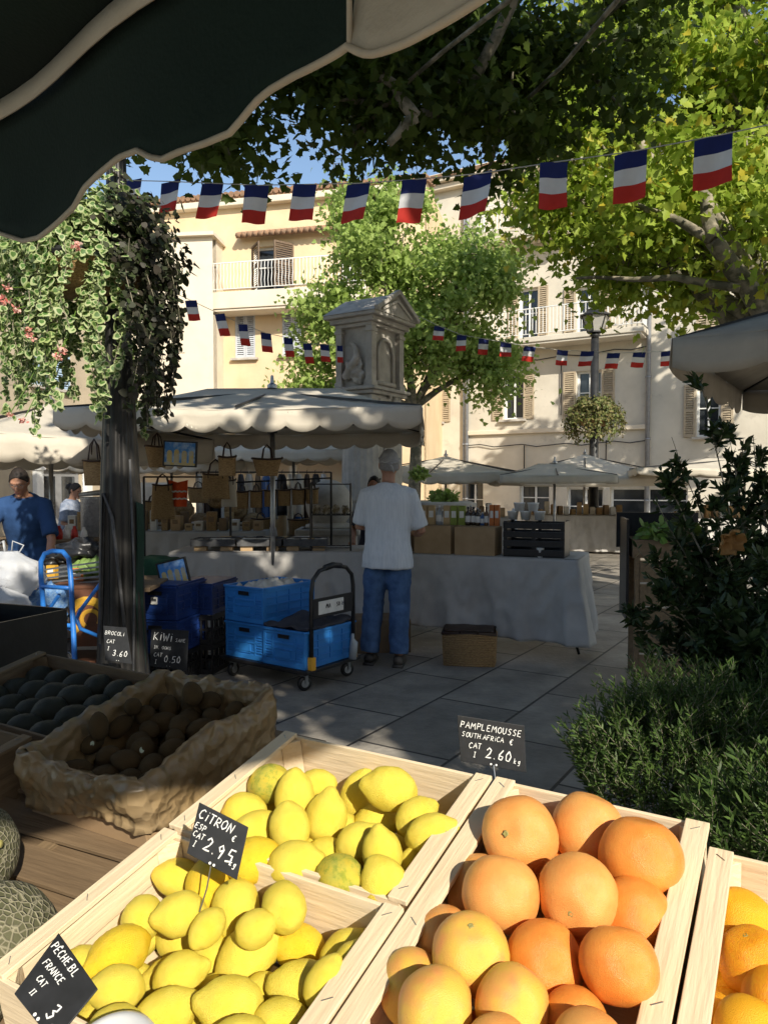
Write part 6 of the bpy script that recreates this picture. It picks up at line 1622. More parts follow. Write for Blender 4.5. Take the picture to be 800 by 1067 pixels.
# basin with low urn at the foot, right of the man
BS = thing('stone_basin', 'round stone fountain basin with stacked rims right of the man', 'basin', loc=(.62, 9.9, 0))
b = MB(); b.lathe([(.35, 0), (.35, .1), (.22, .2), (.2, .7), (.4, .95), (.62, 1.06), (.64, 1.12), (.58, 1.15), (.50, 1.12), (.45, 1.2), (.6, 1.24), (.62, 1.30), (.54, 1.33), (.2, 1.3), (0, 1.3)], 40); b.build('bowl', M['stone'], BS, smooth=True)
def herb(name, label, c, r, h, n, ls, mat, seed, tm=SIMPLE, up=.5, cat='plant', group=None):
    R_ = rng(seed); t = thing(name, label, cat, loc=c, group=group)
    g_ = R_.normal(size=(n, 3)); g_ /= np.linalg.norm(g_, axis=1)[:, None]; q = R_.random(n) ** .5
    C_ = g_ * q[:, None] * np.array([r, r, h]); C_[:, 2] += h * .6
    T, B_, N_ = rand_rot(R_, n, up, 0); me = leaves_mesh('foliage', C_, T, B_, N_, ls * R_.uniform(.6, 1.3, n), tm, SIF, mat); o = bpy.data.objects.new('foliage', me); COL.objects.link(o); o.parent = t
    b = MB()
    for k in range(7): a = k * .9; b.tube([(0, 0, 0), (r * .4 * math.cos(a), r * .4 * math.sin(a), h * .7), (r * .7 * math.cos(a), r * .7 * math.sin(a), h * 1.2)], .006, 5)
    b.build('stems', M['bark'], t); return t
herb('leafy_plant', 'bright green bushy plant in the fountain basin right of the man', at(462, 527, 9.8), .20, .14, 500, .08, M['leaf_mid'], 3)
herb('leafy_plant', 'green sprigs at the foot of the tree trunk behind the man', at(436, 498, 10.3), .14, .10, 300, .06, M['leaf_mid'], 4)
b = MB(); b.ball((0, 0, .30), .30, 24, sc=(1, 1, 1.05)); b.lathe([(.3, 0), (.3, .04), (.18, .08)], 24); o = b.build('stone_ball', M['stone'], smooth=True); o.location = V((at(343, 550, 9.4).x, 9.4, 1.0)) ; tag(o, 'large weathered stone ball behind the black wire rack', 'stone ball')
b = MB(); b.box((0, 0, .5), (.7, .6, 1.0)); b.box((0, 0, .96), (.8, .7, .08)); o = b.build('stone_pedestal', M['stone'], bevel=.02); o.location = (at(343, 550, 9.4).x, 9.4, 0); tag(o, 'stone block pedestal under the weathered stone ball', 'pedestal')

# ================================================================== lamp posts
M['lamp_glass'] = pm('frosted_lamp_glass', (.55, .53, .48), (.5, .48, .44), 5, .25, trans=.4)
def lantern_post(base, H, r, label, dia=1.0, arm=True):
    t = thing('street_lamp', label, 'street lamp', loc=base)
    b = MB(); b.lathe([(r * 2.2, 0), (r * 2.2, .12), (r * 1.7, .2), (r * 1.6, .8), (r * 1.2, .95), (r * 1.05, 1.1), (r, 1.2), (r * .8, H - .75)], 18, fn=lambda a, z: 1 + (.05 * math.cos(a * 8) if z > .2 else 0)); b.build('column', M['iron'], t, smooth=True)
    s_ = dia; z = H - .75
    b = MB(); b.lathe([(r * .8, z), (.06 * s_, z + .05), (.09 * s_, z + .08), (.05 * s_, z + .12), (.07 * s_, z + .16)], 12); b.build('neck', M['iron'], t, smooth=True)
    b = MB(); b.lathe([(.12 * s_, z + .16), (.21 * s_, z + .52), (.20 * s_, z + .54)], 6); b.build('glass', M['lamp_glass'], t)
    b = MB()
    for k in range(6): a = PI / 3 * k; b.bar((.12 * s_ * math.cos(a), .12 * s_ * math.sin(a), z + .16), (.21 * s_ * math.cos(a), .21 * s_ * math.sin(a), z + .53), .018 * s_)
    b.lathe([(.24 * s_, z + .53), (.24 * s_, z + .56), (.15 * s_, z + .64), (.13 * s_, z + .70), (.06 * s_, z + .75), (.03 * s_, z + .80), (.035 * s_, z + .84), (0, z + .86)], 12); b.lathe([(.13 * s_, z + .14), (.13 * s_, z + .17)], 6)
    b.build('lantern_cap', M['iron'], t); return t
lb = at(618, 505, 18); lb.z = 0
lantern_post(lb, 1.55 + (505 - 318) / FPX * 18 - .1, .115, 'dark street lamp with lantern head beyond the stalls, hung with flowers', 1.55)
b = MB(); prof = []
for k in range(15): z = .04 + .9 * k / 14; prof.append((.27 + (.012 if k % 2 else 0), z))
b.lathe([(.27, 0)] + prof + [(.30, .95), (.30, .98), (.26, .98), (.25, .6), (0, .6)], 32); o = b.build('metal_drum', M['steel'], smooth=True); o.location = lb + V((.12, -.5, 0)); tag(o, 'ribbed galvanised drum at the foot of the street lamp', 'drum')
# near dark post
pb = V((at(127, 600, 4.5).x, 4.5, 0))
lp_ = thing('street_lamp', 'thick dark fluted lamp post at the left carrying the hanging flowers', 'street lamp', loc=pb)
b = MB(); b.lathe([(.22, 0), (.22, .12), (.17, .2), (.15, .5), (.135, .8), (.128, 1.1), (.118, 1.5), (.10, 1.9), (.085, 2.2), (.07, 2.6), (.055, 3.6), (.05, 4.2)], 96, fn=lambda a, z: 1 - .10 * (.5 + .5 * math.cos(a * 10)) ** 3)
b.build('column', pm('worn_dark_iron', (.018, .018, .018), (.06, .055, .05), 5, .38, .3, 18, metal=.55, stretch=(1, 1, .3)), lp_, smooth=True)
b = MB(); b.lathe([(.06, 4.2), (.12, 4.28), (.14, 4.35), (.25, 4.8), (.28, 4.84), (.1, 5.05), (0, 5.1)], 8); b.build('lantern', M['iron'], lp_)
b = MB(); b.tube([(.10, -.12, .2), (.115, -.11, 1.0), (.09, -.09, 1.7)], .007, 6); b.tube([(.06, -.125, .7), (.0, -.14, 1.35), (-.06, -.12, 1.5), (-.09, -.115, .6)], .010, 6); b.build('cable', M['tray'], lp_, smooth=True)
b = MB(); b.grid(lambda a, c: V((.115 + .028 * a + .006 * math.sin(c * 9), -.07 + .05 * a, .25 + 1.2 * c - .02 * a)), 4, 30, thick=.004, nrm=(0, 1, 0)); o = b.build('furled_banner', pm('dark_green_cloth', (.008, .03, .018), (.015, .04, .03), 6, .9, .3, 30), lp_, smooth=True)

# ---- hanging baskets
M['var_in'] = leafmat('variegated_leaf_centre', [(.07, .16, .03), (.10, .20, .05), (.08, .15, .03)], .3)
M['var_out'] = leafmat('variegated_leaf_margin', [(.42, .50, .22), (.50, .55, .30), (.36, .45, .16)], .35)
M['plum'] = leafmat('dark_purple_leaf', [(.04, .05, .025), (.055, .045, .035), (.05, .075, .025)], .2)
M['ger'] = leafmat('geranium_leaf', [(.12, .22, .03), (.16, .27, .05), (.10, .18, .03)], .35)
M['petal'] = pm('coral_pink_petal', (.75, .28, .22), (.70, .38, .32), 30, .6, island=[(.70, .16, .14), (.78, .42, .34), (.75, .55, .48)], trans=.3)
M['dry'] = pm('dry_leaf', (.42, .20, .06), (.30, .13, .04), 20, .9, island=[(.42, .20, .06), (.5, .3, .12), (.3, .13, .05)])
HEART_O = [(0, 0), (-.06, .28), (.18, .46), (.55, .40), (.85, .18), (1, 0), (.85, -.18), (.55, -.40), (.18, -.46), (-.06, -.28)]
HEART = HEART_O + [(.12 + .8 * (x - .1) * .72 + .02, y * .66) for x, y in HEART_O]
HF = [(i, (i + 1) % 10, 10 + (i + 1) % 10, 10 + i) for i in range(10)] + [tuple(range(10, 20))]
def hanging(c, r, label, nleaf, seed, strands, two, lsz, smin, smax, post=None, flowers=0, yscale=1.0, zs=.72, fl_px=(), leafm='var'):
    R_ = rng(seed); t = thing('hanging_basket', label, 'flower basket', loc=c)
    b = MB(); b.lathe([(.04, -.34 * r), (r * .45, -.30 * r), (r * .62, 0), (r * .64, .03)], 20); b.build('basket', M['wicker'], t, smooth=True)
    # surface mass
    d = R_.normal(size=(nleaf, 3)); d /= np.linalg.norm(d, axis=1)[:, None]; d[:, 2] = np.where(d[:, 2] < -.35, -d[:, 2], d[:, 2])
    ph = np.arctan2(d[:, 1], d[:, 0]); bump = 1 + .16 * np.sin(ph * 5 + seed) + .10 * np.sin(ph * 9 + d[:, 2] * 6) + .12 * np.sin(d[:, 2] * 9 + ph * 2)
    q = (.72 + .32 * R_.random(nleaf)) * bump
    C_ = d * (q * r)[:, None] * np.array([1, yscale, zs]); C_[:, 2] += .10 * r
    Ps = [C_]; side = [C_[:, 0] + .15 * r * R_.normal(size=nleaf)]
    stm = MB()
    for k in range(strands):
        a = R_.uniform(0, 2 * PI); rr = r * R_.uniform(.55, 1.05); L_ = R_.uniform(smin, smax) * (1.0 if rr > .7 * r else 1.15); x0, y0 = rr * math.cos(a), rr * math.sin(a) * yscale
        m_ = int(L_ / (lsz * .42)); tt = np.linspace(0, 1, m_); z0 = .12 * r
        X = x0 * (1 + .10 * np.sin(tt * 3)) + .02 * np.sin(tt * 9 + a * 5); Yc = y0 * (1 + .1 * np.sin(tt * 3)); Z = z0 - L_ * tt
        P = np.stack([X, Yc, Z], 1); stm.tube([tuple(p) for p in P[::4]] + [tuple(P[-1])], .0022, 4)
        P = np.repeat(P, 2, 0) + R_.normal(size=(2 * m_, 3)) * lsz * .32; Ps.append(P); side.append(np.full(2 * m_, x0 + .12 * r * R_.normal()))
    P = np.concatenate(Ps); sd = np.concatenate(side); n = len(P)
    out = P * np.array([1, 1, .25]); out /= (np.linalg.norm(out, axis=1)[:, None] + 1e-6)
    nn = R_.normal(size=(n, 3)) * .55 + out * .8 + np.array([0, 0, .55]); nn /= np.linalg.norm(nn, axis=1)[:, None]
    tt_ = R_.normal(size=(n, 3)) * .8 + np.array([0, 0, -.8]); tt_ -= nn * (tt_ * nn).sum(1)[:, None]; tt_ /= np.linalg.norm(tt_, axis=1)[:, None]
    bb = np.cross(nn, tt_); sz = lsz * R_.uniform(.55, 1.25, n)
    dark = sd > .46 * r if two else np.zeros(n, bool)
    def mk(sel, tm, fc, ms, fmi, nm):
        me = leaves_mesh(nm, P[sel], tt_[sel], bb[sel], nn[sel], sz[sel], tm, fc, ms, fmi); o = bpy.data.objects.new(nm, me); COL.objects.link(o); o.parent = t; return o
    if leafm == 'var': mk(~dark, HEART, HF, [M['var_out'], M['var_in']], [0] * 10 + [1], 'variegated_foliage')
    else: mk(~dark, SIMPLE, SIF, [M[leafm]], None, 'foliage')
    if two: mk(dark, HEART_O, [tuple(range(10))], [M['plum']], None, 'dark_foliage')
    stm.build('trailing_stems', M['bark'], t)
    for (u, v, y, s_) in fl_px:
        p = at(u, v, y) - V(c); k = 26; g_ = R_.normal(size=(k, 3)); g_ /= np.linalg.norm(g_, axis=1)[:, None]
        T, B2, N2 = rand_rot(R_, k, .1, 0); me = leaves_mesh('flower_cluster', np.array(p)[None, :] + g_ * s_ * .7, T, B2, N2, np.full(k, s_ * .9), SIMPLE, SIF, M['petal']); o = bpy.data.objects.new('flower_cluster', me); COL.objects.link(o); o.parent = t
        b = MB(); b.tube([p, p * .8 + V((0, 0, -.02)), p * .55], .003, 4); b.build('flower_stalk', M['ger'], t)
    if post:
        b = MB()
        for a in (0, 2.1, 4.2): b.tube([(0, 0, .02), (r * .6 * math.cos(a), r * .6 * math.sin(a), .0)], .008, 5)
        b.lathe([(r * .64, -.01), (r * .655, .01), (r * .64, .03)], 24); b.build('ring_bracket', M['iron'], t)
    return t
hanging(V((at(92, 330, 4.4).x, 4.45, 2.84)), .52, 'huge trailing basket of cream edged leaves and pink geraniums on the dark post', 5600, 5, 85, True, .042, .35, .95, post=True, yscale=.8, zs=.75,
        fl_px=((80, 255, 4.0, .028), (5, 313, 4.1, .03), (18, 322, 4.1, .024), (30, 345, 4.05, .025), (33, 352, 4.0, .02), (65, 365, 4.0, .026), (25, 438, 4.1, .022), (10, 432, 4.1, .018), (60, 372, 4.0, .02), (8, 300, 4.1, .02)))
hanging(V((lb.x, lb.y, 1.55 + (505 - 436) / FPX * 18)), .68, 'round basket of fine trailing greenery on the far street lamp', 3200, 9, 60, False, .075, .25, .65, post=True, yscale=1, zs=.75, leafm='bask')if False else None
M['bask'] = leafmat('trailing_basket_leaf', [(.10, .13, .03), (.16, .19, .06), (.22, .18, .07), (.09, .11, .03)], .3)
hanging(V((lb.x, lb.y, 1.55 + (505 - 436) / FPX * 18)), .62, 'round basket of fine trailing greenery on the far street lamp', 3000, 9, 60, False, .08, .25, .6, post=True, yscale=1, zs=.72, leafm='bask')

# ================================================================== bunting
M['navy'] = pm('navy_cloth', (.012, .022, .13), (.010, .018, .11), 8, .8, trans=.15); M['fl_white'] = pm('white_flag_cloth', (.74, .74, .74), (.66, .66, .67), 8, .8, trans=.3); M['fl_red'] = pm('red_cloth', (.60, .035, .02), (.5, .03, .02), 8, .8, trans=.2)
def bunting(label, pts, flags, wd, ht, gp=None, tilt=None):
    """pts: (u,v,Y) of the cord; flags: (u,v_top,Y) top centres"""
    t = thing('bunting', label, 'bunting', loc=at(*pts[0])); o0 = at(*pts[0])
    b = MB(); P = [at(*p) - o0 for p in pts]; b.tube(P, .004 if pts[0][2] < 9 else .006, 5); b.build('cord', M['string'], t)
    for k, (u, v, Y, w, h, sl) in enumerate(flags):
        c = at(u, v, Y) - o0; b = MB(); yaw = rnd.uniform(-.5, .5); s_ = Y / FPX; ww, hh = w * s_ / math.cos(yaw), h * s_; ph = rnd.uniform(0, 6)
        for j, m_ in enumerate(range(3)):
            def f(a, c2, j=j):
                q = (j + (1 - c2)) / 3; x = (a - .5) * ww
                wv = .018 * math.sin(a * 5 + ph + q * 2) * (.3 + q) * (ww / .2) + .05 * q * q * math.sin(ph)
                return V((x * math.cos(yaw) - wv * math.sin(yaw) - sl * q * hh, x * math.sin(yaw) + wv * math.cos(yaw), -q * hh + (a - .5) * ww * (.12 if Y < 9 else .0)))
            b.grid(f, 8, 4, m=m_)
        rv = Matrix.Rotation(rnd.uniform(-.09, .09), 4, 'Y')
        b.build('flag', [M['navy'], M['fl_white'], M['fl_red']], t, smooth=True, mat4=Matrix.Translation(c) @ rv)
    return t
near = [(137, 188, 24, 27), (178, 189, 20, 34), (222, 191, 22, 37), (268, 193, 23, 37), (318, 192, 23, 39), (374, 191, 24, 41), (432, 187, 25, 42), (498, 181, 27, 45), (577, 169, 31, 48), (657, 158, 32, 50), (743, 142, 36, 53)]
Yn = lambda u: 6.8 - 2.6 * (u / 800)
bunting('near cord of French tricolour flags strung across the upper view', [(60, 184, 7.0), (110, 187, Yn(110))] + [(u, v, Yn(u)) for u, v, w, h in near] + [(800, 130, 4.15), (900, 100, 3.8)],
        [(u, v, Yn(u), w, h, .10) for u, v, w, h in near], .2, .24)
farL = [(199, 313, 11, 21), (229, 327, 11, 22), (253, 338, 10, 21), (277, 347, 10, 20), (300, 352, 9, 20), (320, 358, 9, 20), (338, 359, 9, 18), (354, 360, 6, 18)]
bunting('far cord of small tricolour flags between the flower basket and the monument', [(150, 290, 8.5)] + [(u, v, 8.8 + (u - 199) * .009) for u, v, w, h in farL] + [(372, 362, 10.25)],
        [(u, v, 8.8 + (u - 199) * .009, w, h, -.14) for u, v, w, h in farL], .14, .2)
farR = [(458, 340, 11, 15), (481, 349, 10, 17), (504, 353, 11, 16), (527, 357, 12, 15), (552, 361, 12, 15), (586, 365, 12, 16), (612, 366, 12, 16), (639, 368, 12, 16), (666, 367, 12, 16), (695, 366, 12, 15)]
bunting('far cord of small tricolour flags right of the monument, under the balcony', [(420, 322, 12.4)] + [(u, v, 12.5) for u, v, w, h in farR] + [(800, 352, 12.5)],
        [(u, v, 12.5, w, h, .12) for u, v, w, h in farR], .18, .25)
# ================================================================== people
M['denim'] = pm('blue_denim', (.07, .14, .28), (.04, .085, .19), 14, .9, .3, 160)
M['shirt_white'] = pm('pale_striped_shirt', (.62, .64, .66), (.52, .55, .58), 26, .9, .15, 40, stretch=(3, 3, .2))
M['shirt_blue'] = pm('blue_shirt', (.020, .062, .17), (.015, .05, .14), 10, .9, .2, 60)
M['blouse'] = pm('grey_blue_blouse', (.18, .22, .30), (.30, .33, .40), 22, .9)
M['hair_dark'] = pm('dark_hair', (.016, .012, .010), (.03, .022, .018), 60, .7, .6, 90); M['hair_grey'] = pm('grey_hair', (.30, .29, .28), (.22, .21, .2), 60, .8, .5, 90)
M['scarf_grey'] = pm('grey_bandana', (.42, .41, .40), (.30, .30, .30), 26, .9, .3, 50)
M['shoe'] = pm('dark_shoe', (.03, .028, .026), (.05, .045, .04), 20, .6)
M['eye'] = pm('eye', (.03, .025, .02), (.02, .02, .02), 5, .2); M['lip'] = pm('lip', (.38, .14, .12), None, 9, .5)
M['skirt'] = pm('dark_skirt', (.04, .045, .07), (.03, .03, .05), 12, .9)
def bezier_arm(S, E_, W_, n=6):
    out = [S.lerp(E_, i / n) for i in range(n)] + [E_.lerp(W_, i / n) for i in range(n + 1)]; return out
def person(label, loc, yaw, H, bend=0.0, headtilt=0.0, arms=None, feet=((-.13, 0), (.13, .06)), shirt='shirt_white', trou='denim', hair='hair_dark', cap=None, glasses=False, female=False, skirtm=False, sleeve=.62, headturn=0.0, longhair=False):
    """built facing local -y. arms: [(elbow, wrist, handdir)] local, left(-x) then right(+x)"""
    root = thing('person', label, 'person', loc=loc, rotz=yaw); k = H / 1.78
    hipz = .93; Rb = Matrix.Rotation(bend, 3, 'X')
    def bp(p):
        p = V(p)
        if p.z <= hipz - .02: return p * k
        q = p - V((0, 0, hipz)); t = min(1, max(0, (p.z - hipz + .02) / .22)); R = Matrix.Rotation(bend * t, 3, 'X')
        return (V((0, 0, hipz)) + R @ q) * k
    def ring(z, rx, ry, y=0.0, x=0.0, n=18, p_=2.3):
        out = []
        for j in range(n):
            a = 2 * PI * j / n; c_, s_ = math.cos(a), math.sin(a)
            out.append(bp((x + rx * math.copysign(abs(c_) ** (2 / p_), c_), y + ry * math.copysign(abs(s_) ** (2 / p_), s_), z)))
        return out
    def torso(mb, prof, n=18):
        vs_ = []; fs = []
        for (z, rx, ry, y) in prof: vs_ += ring(z, rx, ry, y, n=n)
        N = len(prof)
        for i in range(N - 1):
            for j in range(n): fs.append((i * n + j, i * n + (j + 1) % n, (i + 1) * n + (j + 1) % n, (i + 1) * n + j))
        fs.append(tuple(range(n))[::-1]); fs.append(tuple((N - 1) * n + j for j in range(n))); mb.add(vs_, fs)
    f = .92 if female else 1.0
    body = MB()
    torso(body, [(.86, .155, .11, .0), (.93, .168, .118, .0), (1.02, .150 * f, .108, .0), (1.10, .142 * f, .105, .0), (1.22, .160 * f, .115, .0), (1.34, .178 * f, .118, .01), (1.42, .170 * f, .10, .015), (1.475, .11, .075, .02), (1.50, .060, .060, .02)])
    nk = bp((0, .015, 1.49)); hc0 = bp((0, -.012, 1.645))
    Rh = Matrix.Rotation(bend + headtilt, 3, 'X') @ Matrix.Rotation(headturn, 3, 'Z')
    hc = nk + Matrix.Rotation(bend + headtilt * .6, 3, 'X') @ (V((0, -.018, .155)) * k)
    body.tube([bp((0, .015, 1.43)), nk, nk.lerp(hc, .55)], [.068 * k, .056 * k, .056 * k], 12)
    # head
    hv = []; hf = []; n1, n2 = 24, 20
    for j in range(n2 + 1):
        th = PI * j / n2
        for i in range(n1):
            a = 2 * PI * i / n1; d = V((math.sin(th) * math.cos(a), math.sin(th) * math.sin(a), math.cos(th)))
            x, y, z = d.x * .076, d.y * .098, d.z * .122
            if z < 0: s_ = 1 - .30 * (-z / .122) ** 1.5; x *= s_; y = y * (1 - .18 * (-z / .122)) - .012 * (-z / .122)
            if d.y < -.6 and z < 0: y -= .006
            hv.append(hc + Rh @ (V((x, y, z)) * k))
    for j in range(n2):
        for i in range(n1): a = j * n1 + i; b_ = j * n1 + (i + 1) % n1; hf.append((a, a + n1, b_ + n1, b_))
    body.add(hv, hf)
    def hp(x, y, z): return hc + Rh @ (V((x, y, z)) * k)
    body.tube([hp(0, -.086, .018), hp(0, -.106, -.012), hp(0, -.113, -.030), hp(0, -.094, -.040)], [.008 * k, .012 * k, .016 * k, .008 * k], 8)
    body.tube([hp(-.05, -.078, .028), hp(0, -.093, .024), hp(.05, -.078, .028)], .011 * k, 8)
    body.tube([hp(-.02, -.088, -.066), hp(0, -.094, -.064), hp(.02, -.088, -.066)], .010 * k, 8); body.ball(hp(0, -.078, -.098), .024 * k, 10)
    for s_ in (-1, 1): body.ball(hp(s_ * .077, .006, -.004), .026 * k, 10, sc=(.45, .8, 1.25))
    # legs
    hips = []
    for s_, (fx, fy) in zip((-1, 1), feet):
        h_ = V((s_ * .088, 0, .90)) * k; kn = V((s_ * .10 + (fx - s_ * .10) * .5, fy * .5 - .025, .50)) * k; an = V((fx, fy + .02, .09)) * k
        hips.append((h_, kn, an)); body.tube([h_, h_.lerp(kn, .5), kn, kn.lerp(an, .35), an], [.088 * k, .075 * k, .055 * k, .055 * k, .038 * k], 12)
        body.tube([an + V((0, .02, -.04)) * k, an + V((0, -.07, -.055)) * k, an + V((0, -.15, -.062)) * k], [.036 * k, .038 * k, .028 * k], 10)
    AR = []
    for s_, (el, wr, hd) in zip((-1, 1), arms):
        sh_ = bp((s_ * .172 * f, .015, 1.405)); el, wr = V(el) * k, V(wr) * k; AR.append((sh_, el, wr)); hd = V(hd).normalized()
        body.tube([bp((s_ * .12, .015, 1.40)), sh_, sh_.lerp(el, .5), el, el.lerp(wr, .4), wr], [.05 * k, .052 * k, .046 * k, .038 * k, .038 * k, .026 * k], 12)
        sd = hd.cross(V((0, 0, 1)) if abs(hd.z) < .8 else V((0, -1, 0))).normalized(); pn = sd.cross(hd)
        body.tube([wr, wr + hd * .035 * k, wr + hd * .085 * k], [.025 * k, .034 * k, .036 * k], 10, flat=.75)
        for q, (o_, L_) in enumerate(((-.028, .062), (-.010, .074), (.010, .070), (.027, .055))):
            b0_ = wr + (hd * .078 + sd * o_) * k; m1 = b0_ + (hd * L_ * .55 + pn * -.006) * k; m2 = b0_ + (hd * L_ * .95 - pn * .028) * k
            body.tube([wr + (hd * .03 + sd * o_ * .6) * k, b0_, m1, m2], [.012 * k, .0095 * k, .0088 * k, .0075 * k], 7)
        tb_ = wr + (hd * .02 - sd * .02 * s_) * k; body.tube([tb_, tb_ + (hd * .03 - sd * s_ * .03) * k, tb_ + (hd * .065 - sd * s_ * .035 - pn * .01) * k], [.014 * k, .012 * k, .009 * k], 7)
    ob = body.build('body', M['skin'], root); remesh(ob, .0075, 3, .5)
    # eyes, mouth
    for s_ in (-1, 1):
        b = MB(); b.ball(hp(s_ * .031, -.083, .008), .011 * k, 8, sc=(1.3, .6, .7)); b.build('eye', M['eye'], root, smooth=True)
    b = MB(); b.tube([hp(-.024, -.092, -.066), hp(0, -.103, -.064), hp(.024, -.092, -.066)], .005 * k, 6); b.build('mouth', M['lip'], root)
    # hair
    b = MB()
    if hair:
        for j in range(15):
            pass
        def cap_pts(scale, zmin_front, zmin_back, mat_b):
            vs_ = []; fs = []; n = 28; rows = 12
            for j in range(rows + 1):
                for i in range(n):
                    a = 2 * PI * i / n; fr_ = .5 - .5 * math.sin(a)  # 1 at front(-y)
                    zl = zmin_back + (zmin_front - zmin_back) * fr_ ** 1.5; thm = math.acos(max(-.95, min(.95, zl))); th = thm * j / rows
                    d = V((math.sin(th) * math.cos(a), math.sin(th) * math.sin(a), math.cos(th))); w = scale * (1 + .05 * noise.noise(d * 5))
                    vs_.append(hp(d.x * .080 * w, d.y * .102 * w, d.z * .126 * w))
            for j in range(rows):
                for i in range(n): a = j * n + i; c_ = j * n + (i + 1) % n; fs.append((a, a + n, c_ + n, c_))
            mat_b.add(vs_, fs)
        cap_pts(1.035, .62, -.5 if not longhair else -.6, b)
        ho = b.build('hair', M[hair], root, smooth=True); md = ho.modifiers.new('t', 'SOLIDIFY'); md.thickness = .008; md.offset = -1
        if longhair:
            b = MB(); b.ball(hp(0, .115, .03), .052 * k, 14, rough=.4); b.tube([hp(.03, .1, .06), hp(.05, .15, .09), hp(.01, .17, .04)], .012 * k, 6); b.build('hair_bun', M[hair], root, smooth=True)
        if cap:
            b = MB(); cap_pts(1.13, .50, .02, b); co = b.build('bandana', M[cap], root, smooth=True); md = co.modifiers.new('t', 'SOLIDIFY'); md.thickness = .01; md.offset = -1
            b = MB(); b.tube([hp(-.085, .02, .055), hp(-.05, .095, .01), hp(0, .118, -.005), hp(.05, .095, .01), hp(.085, .02, .055)], .010 * k, 6); b.ball(hp(0, .122, -.01), .018 * k, 8); b.tube([hp(0, .12, -.015), hp(-.015, .135, -.05), hp(-.03, .135, -.08)], [.012 * k, .012 * k, .006 * k], 6); b.build('bandana_knot', M[cap], co, smooth=True)
    if glasses:
        b = MB()
        for s_ in (-1, 1):
            b.tube([hp(s_ * .033 + .023 * math.cos(t), -.104, .004 + .016 * math.sin(t)) for t in [2 * PI * i / 12 for i in range(13)]], .002 * k, 5); b.tube([hp(s_ * .056, -.102, .008), hp(s_ * .08, -.03, .010), hp(s_ * .08, .01, .010)], .002 * k, 5)
        b.tube([hp(-.010, -.106, .008), hp(.010, -.106, .008)], .002 * k, 5); b.build('glasses', M['steel'], root)
    # shirt
    b = MB(); hem = .80 if not female else .90
    torso(b, [(hem, .215, .158, .0), (.90, .208, .152, .0), (1.00, .186 * f, .140, .0), (1.10, .182 * f, .136, .0), (1.22, .192 * f, .138, .0), (1.34, .205 * f, .138, .01), (1.42, .190 * f, .118, .015), (1.47, .125, .092, .02), (1.495, .080, .078, .02)], 24)
    for (sh_, el, wr) in AR:
        e2 = sh_.lerp(el, min(1, sleeve / .62 * .9)); b.tube([sh_.lerp(V((0, sh_.y, sh_.z)), .3), sh_, sh_.lerp(e2, .5), e2], [.078 * k, .072 * k, .068 * k, .072 * k], 14)
    so = b.build('shirt', M[shirt], root); remesh(so, .012, 4, .5)
    for v_ in so.data.vertices:      # cloth folds
        p = v_.co; nrm = v_.normal; w = .010 * noise.noise(V((p.x * 12, p.y * 12, p.z * 2.0))) + .0035 * (1 - 2 * abs(noise.noise(V((p.x * 9 + p.z * 6, p.y * 9, p.z * 9 - p.x * 5))))); v_.co = p + nrm * w
    # trousers
    b = MB()
    if skirtm:
        torso(b, [(.30, .26, .22, .0), (.6, .22, .18, .0), (.85, .185, .14, .0), (.95, .165, .125, .0)], 24)
    else:
        torso(b, [(.80, .168, .125, .0), (.90, .165, .125, .0), (1.0, .145, .112, .0)], 20)
        for (h_, kn, an) in hips: b.tube([h_ + V((0, 0, -.02)), h_.lerp(kn, .45), kn, kn.lerp(an, .4), an + V((0, .0, .01))], [.098 * k, .104 * k, .088 * k, .084 * k, .080 * k], 14)
    to = b.build('skirt' if skirtm else 'trousers', M[trou], root); remesh(to, .012, 3, .5)
    for v_ in to.data.vertices:
        p = v_.co; nrm = v_.normal; w = .008 * noise.noise(V((p.x * 8, p.y * 8, p.z * 12))) + .006 * noise.noise(V((p.x * 18, p.y * 18, p.z * 22))); v_.co = p + nrm * w
    for (h_, kn, an) in hips:
        b = MB(); a_ = V((an.x, an.y, 0)); b.tube([a_ + V((0, .055, .045)) * k, a_ + V((0, 0, .05)) * k, a_ + V((0, -.09, .042)) * k, a_ + V((0, -.17, .034)) * k, a_ + V((0, -.20, .03)) * k], [.038 * k, .047 * k, .046 * k, .038 * k, .02 * k], 12); b.box(a_ + V((0, -.06, .010)) * k, (.085 * k, .27 * k, .02)); b.build('shoe', M['shoe'], root, smooth=True)
    return root
def A_(*p): return p
pm_ = at(404, 690, 6.35)
person('man in loose pale shirt, jeans and grey bandana standing with his back to us', (pm_.x, 6.35, 0), PI - .16, 1.86, bend=math.radians(4), headtilt=math.radians(6),
       arms=[((-.27, -.06, 1.10), (-.20, -.29, 1.06), (.35, -1, .1)), ((.25, -.05, 1.13), (.17, -.27, 1.14), (-.3, -1, .15))], feet=((-.10, .05), (.15, .0)), hair='hair_grey', cap='scarf_grey', headturn=math.radians(14))
pb2 = at(20, 520, 6.35)
person('man in blue short sleeved shirt and glasses bending over his stall at the left edge', (pb2.x - .17, 6.9, 0), math.radians(10), 1.78, bend=math.radians(24), headtilt=math.radians(4),
       arms=[((-.27, -.40, 1.14), (-.14, -.62, 1.00), (.2, -.7, -.6)), ((.27, -.33, 1.06), (.27, -.44, .80), (0, -.3, -1))], shirt='shirt_blue', trou='skirt', glasses=True, hair='hair_dark', feet=((-.14, 0), (.14, 0)))
pw = at(70, 540, 10.6)
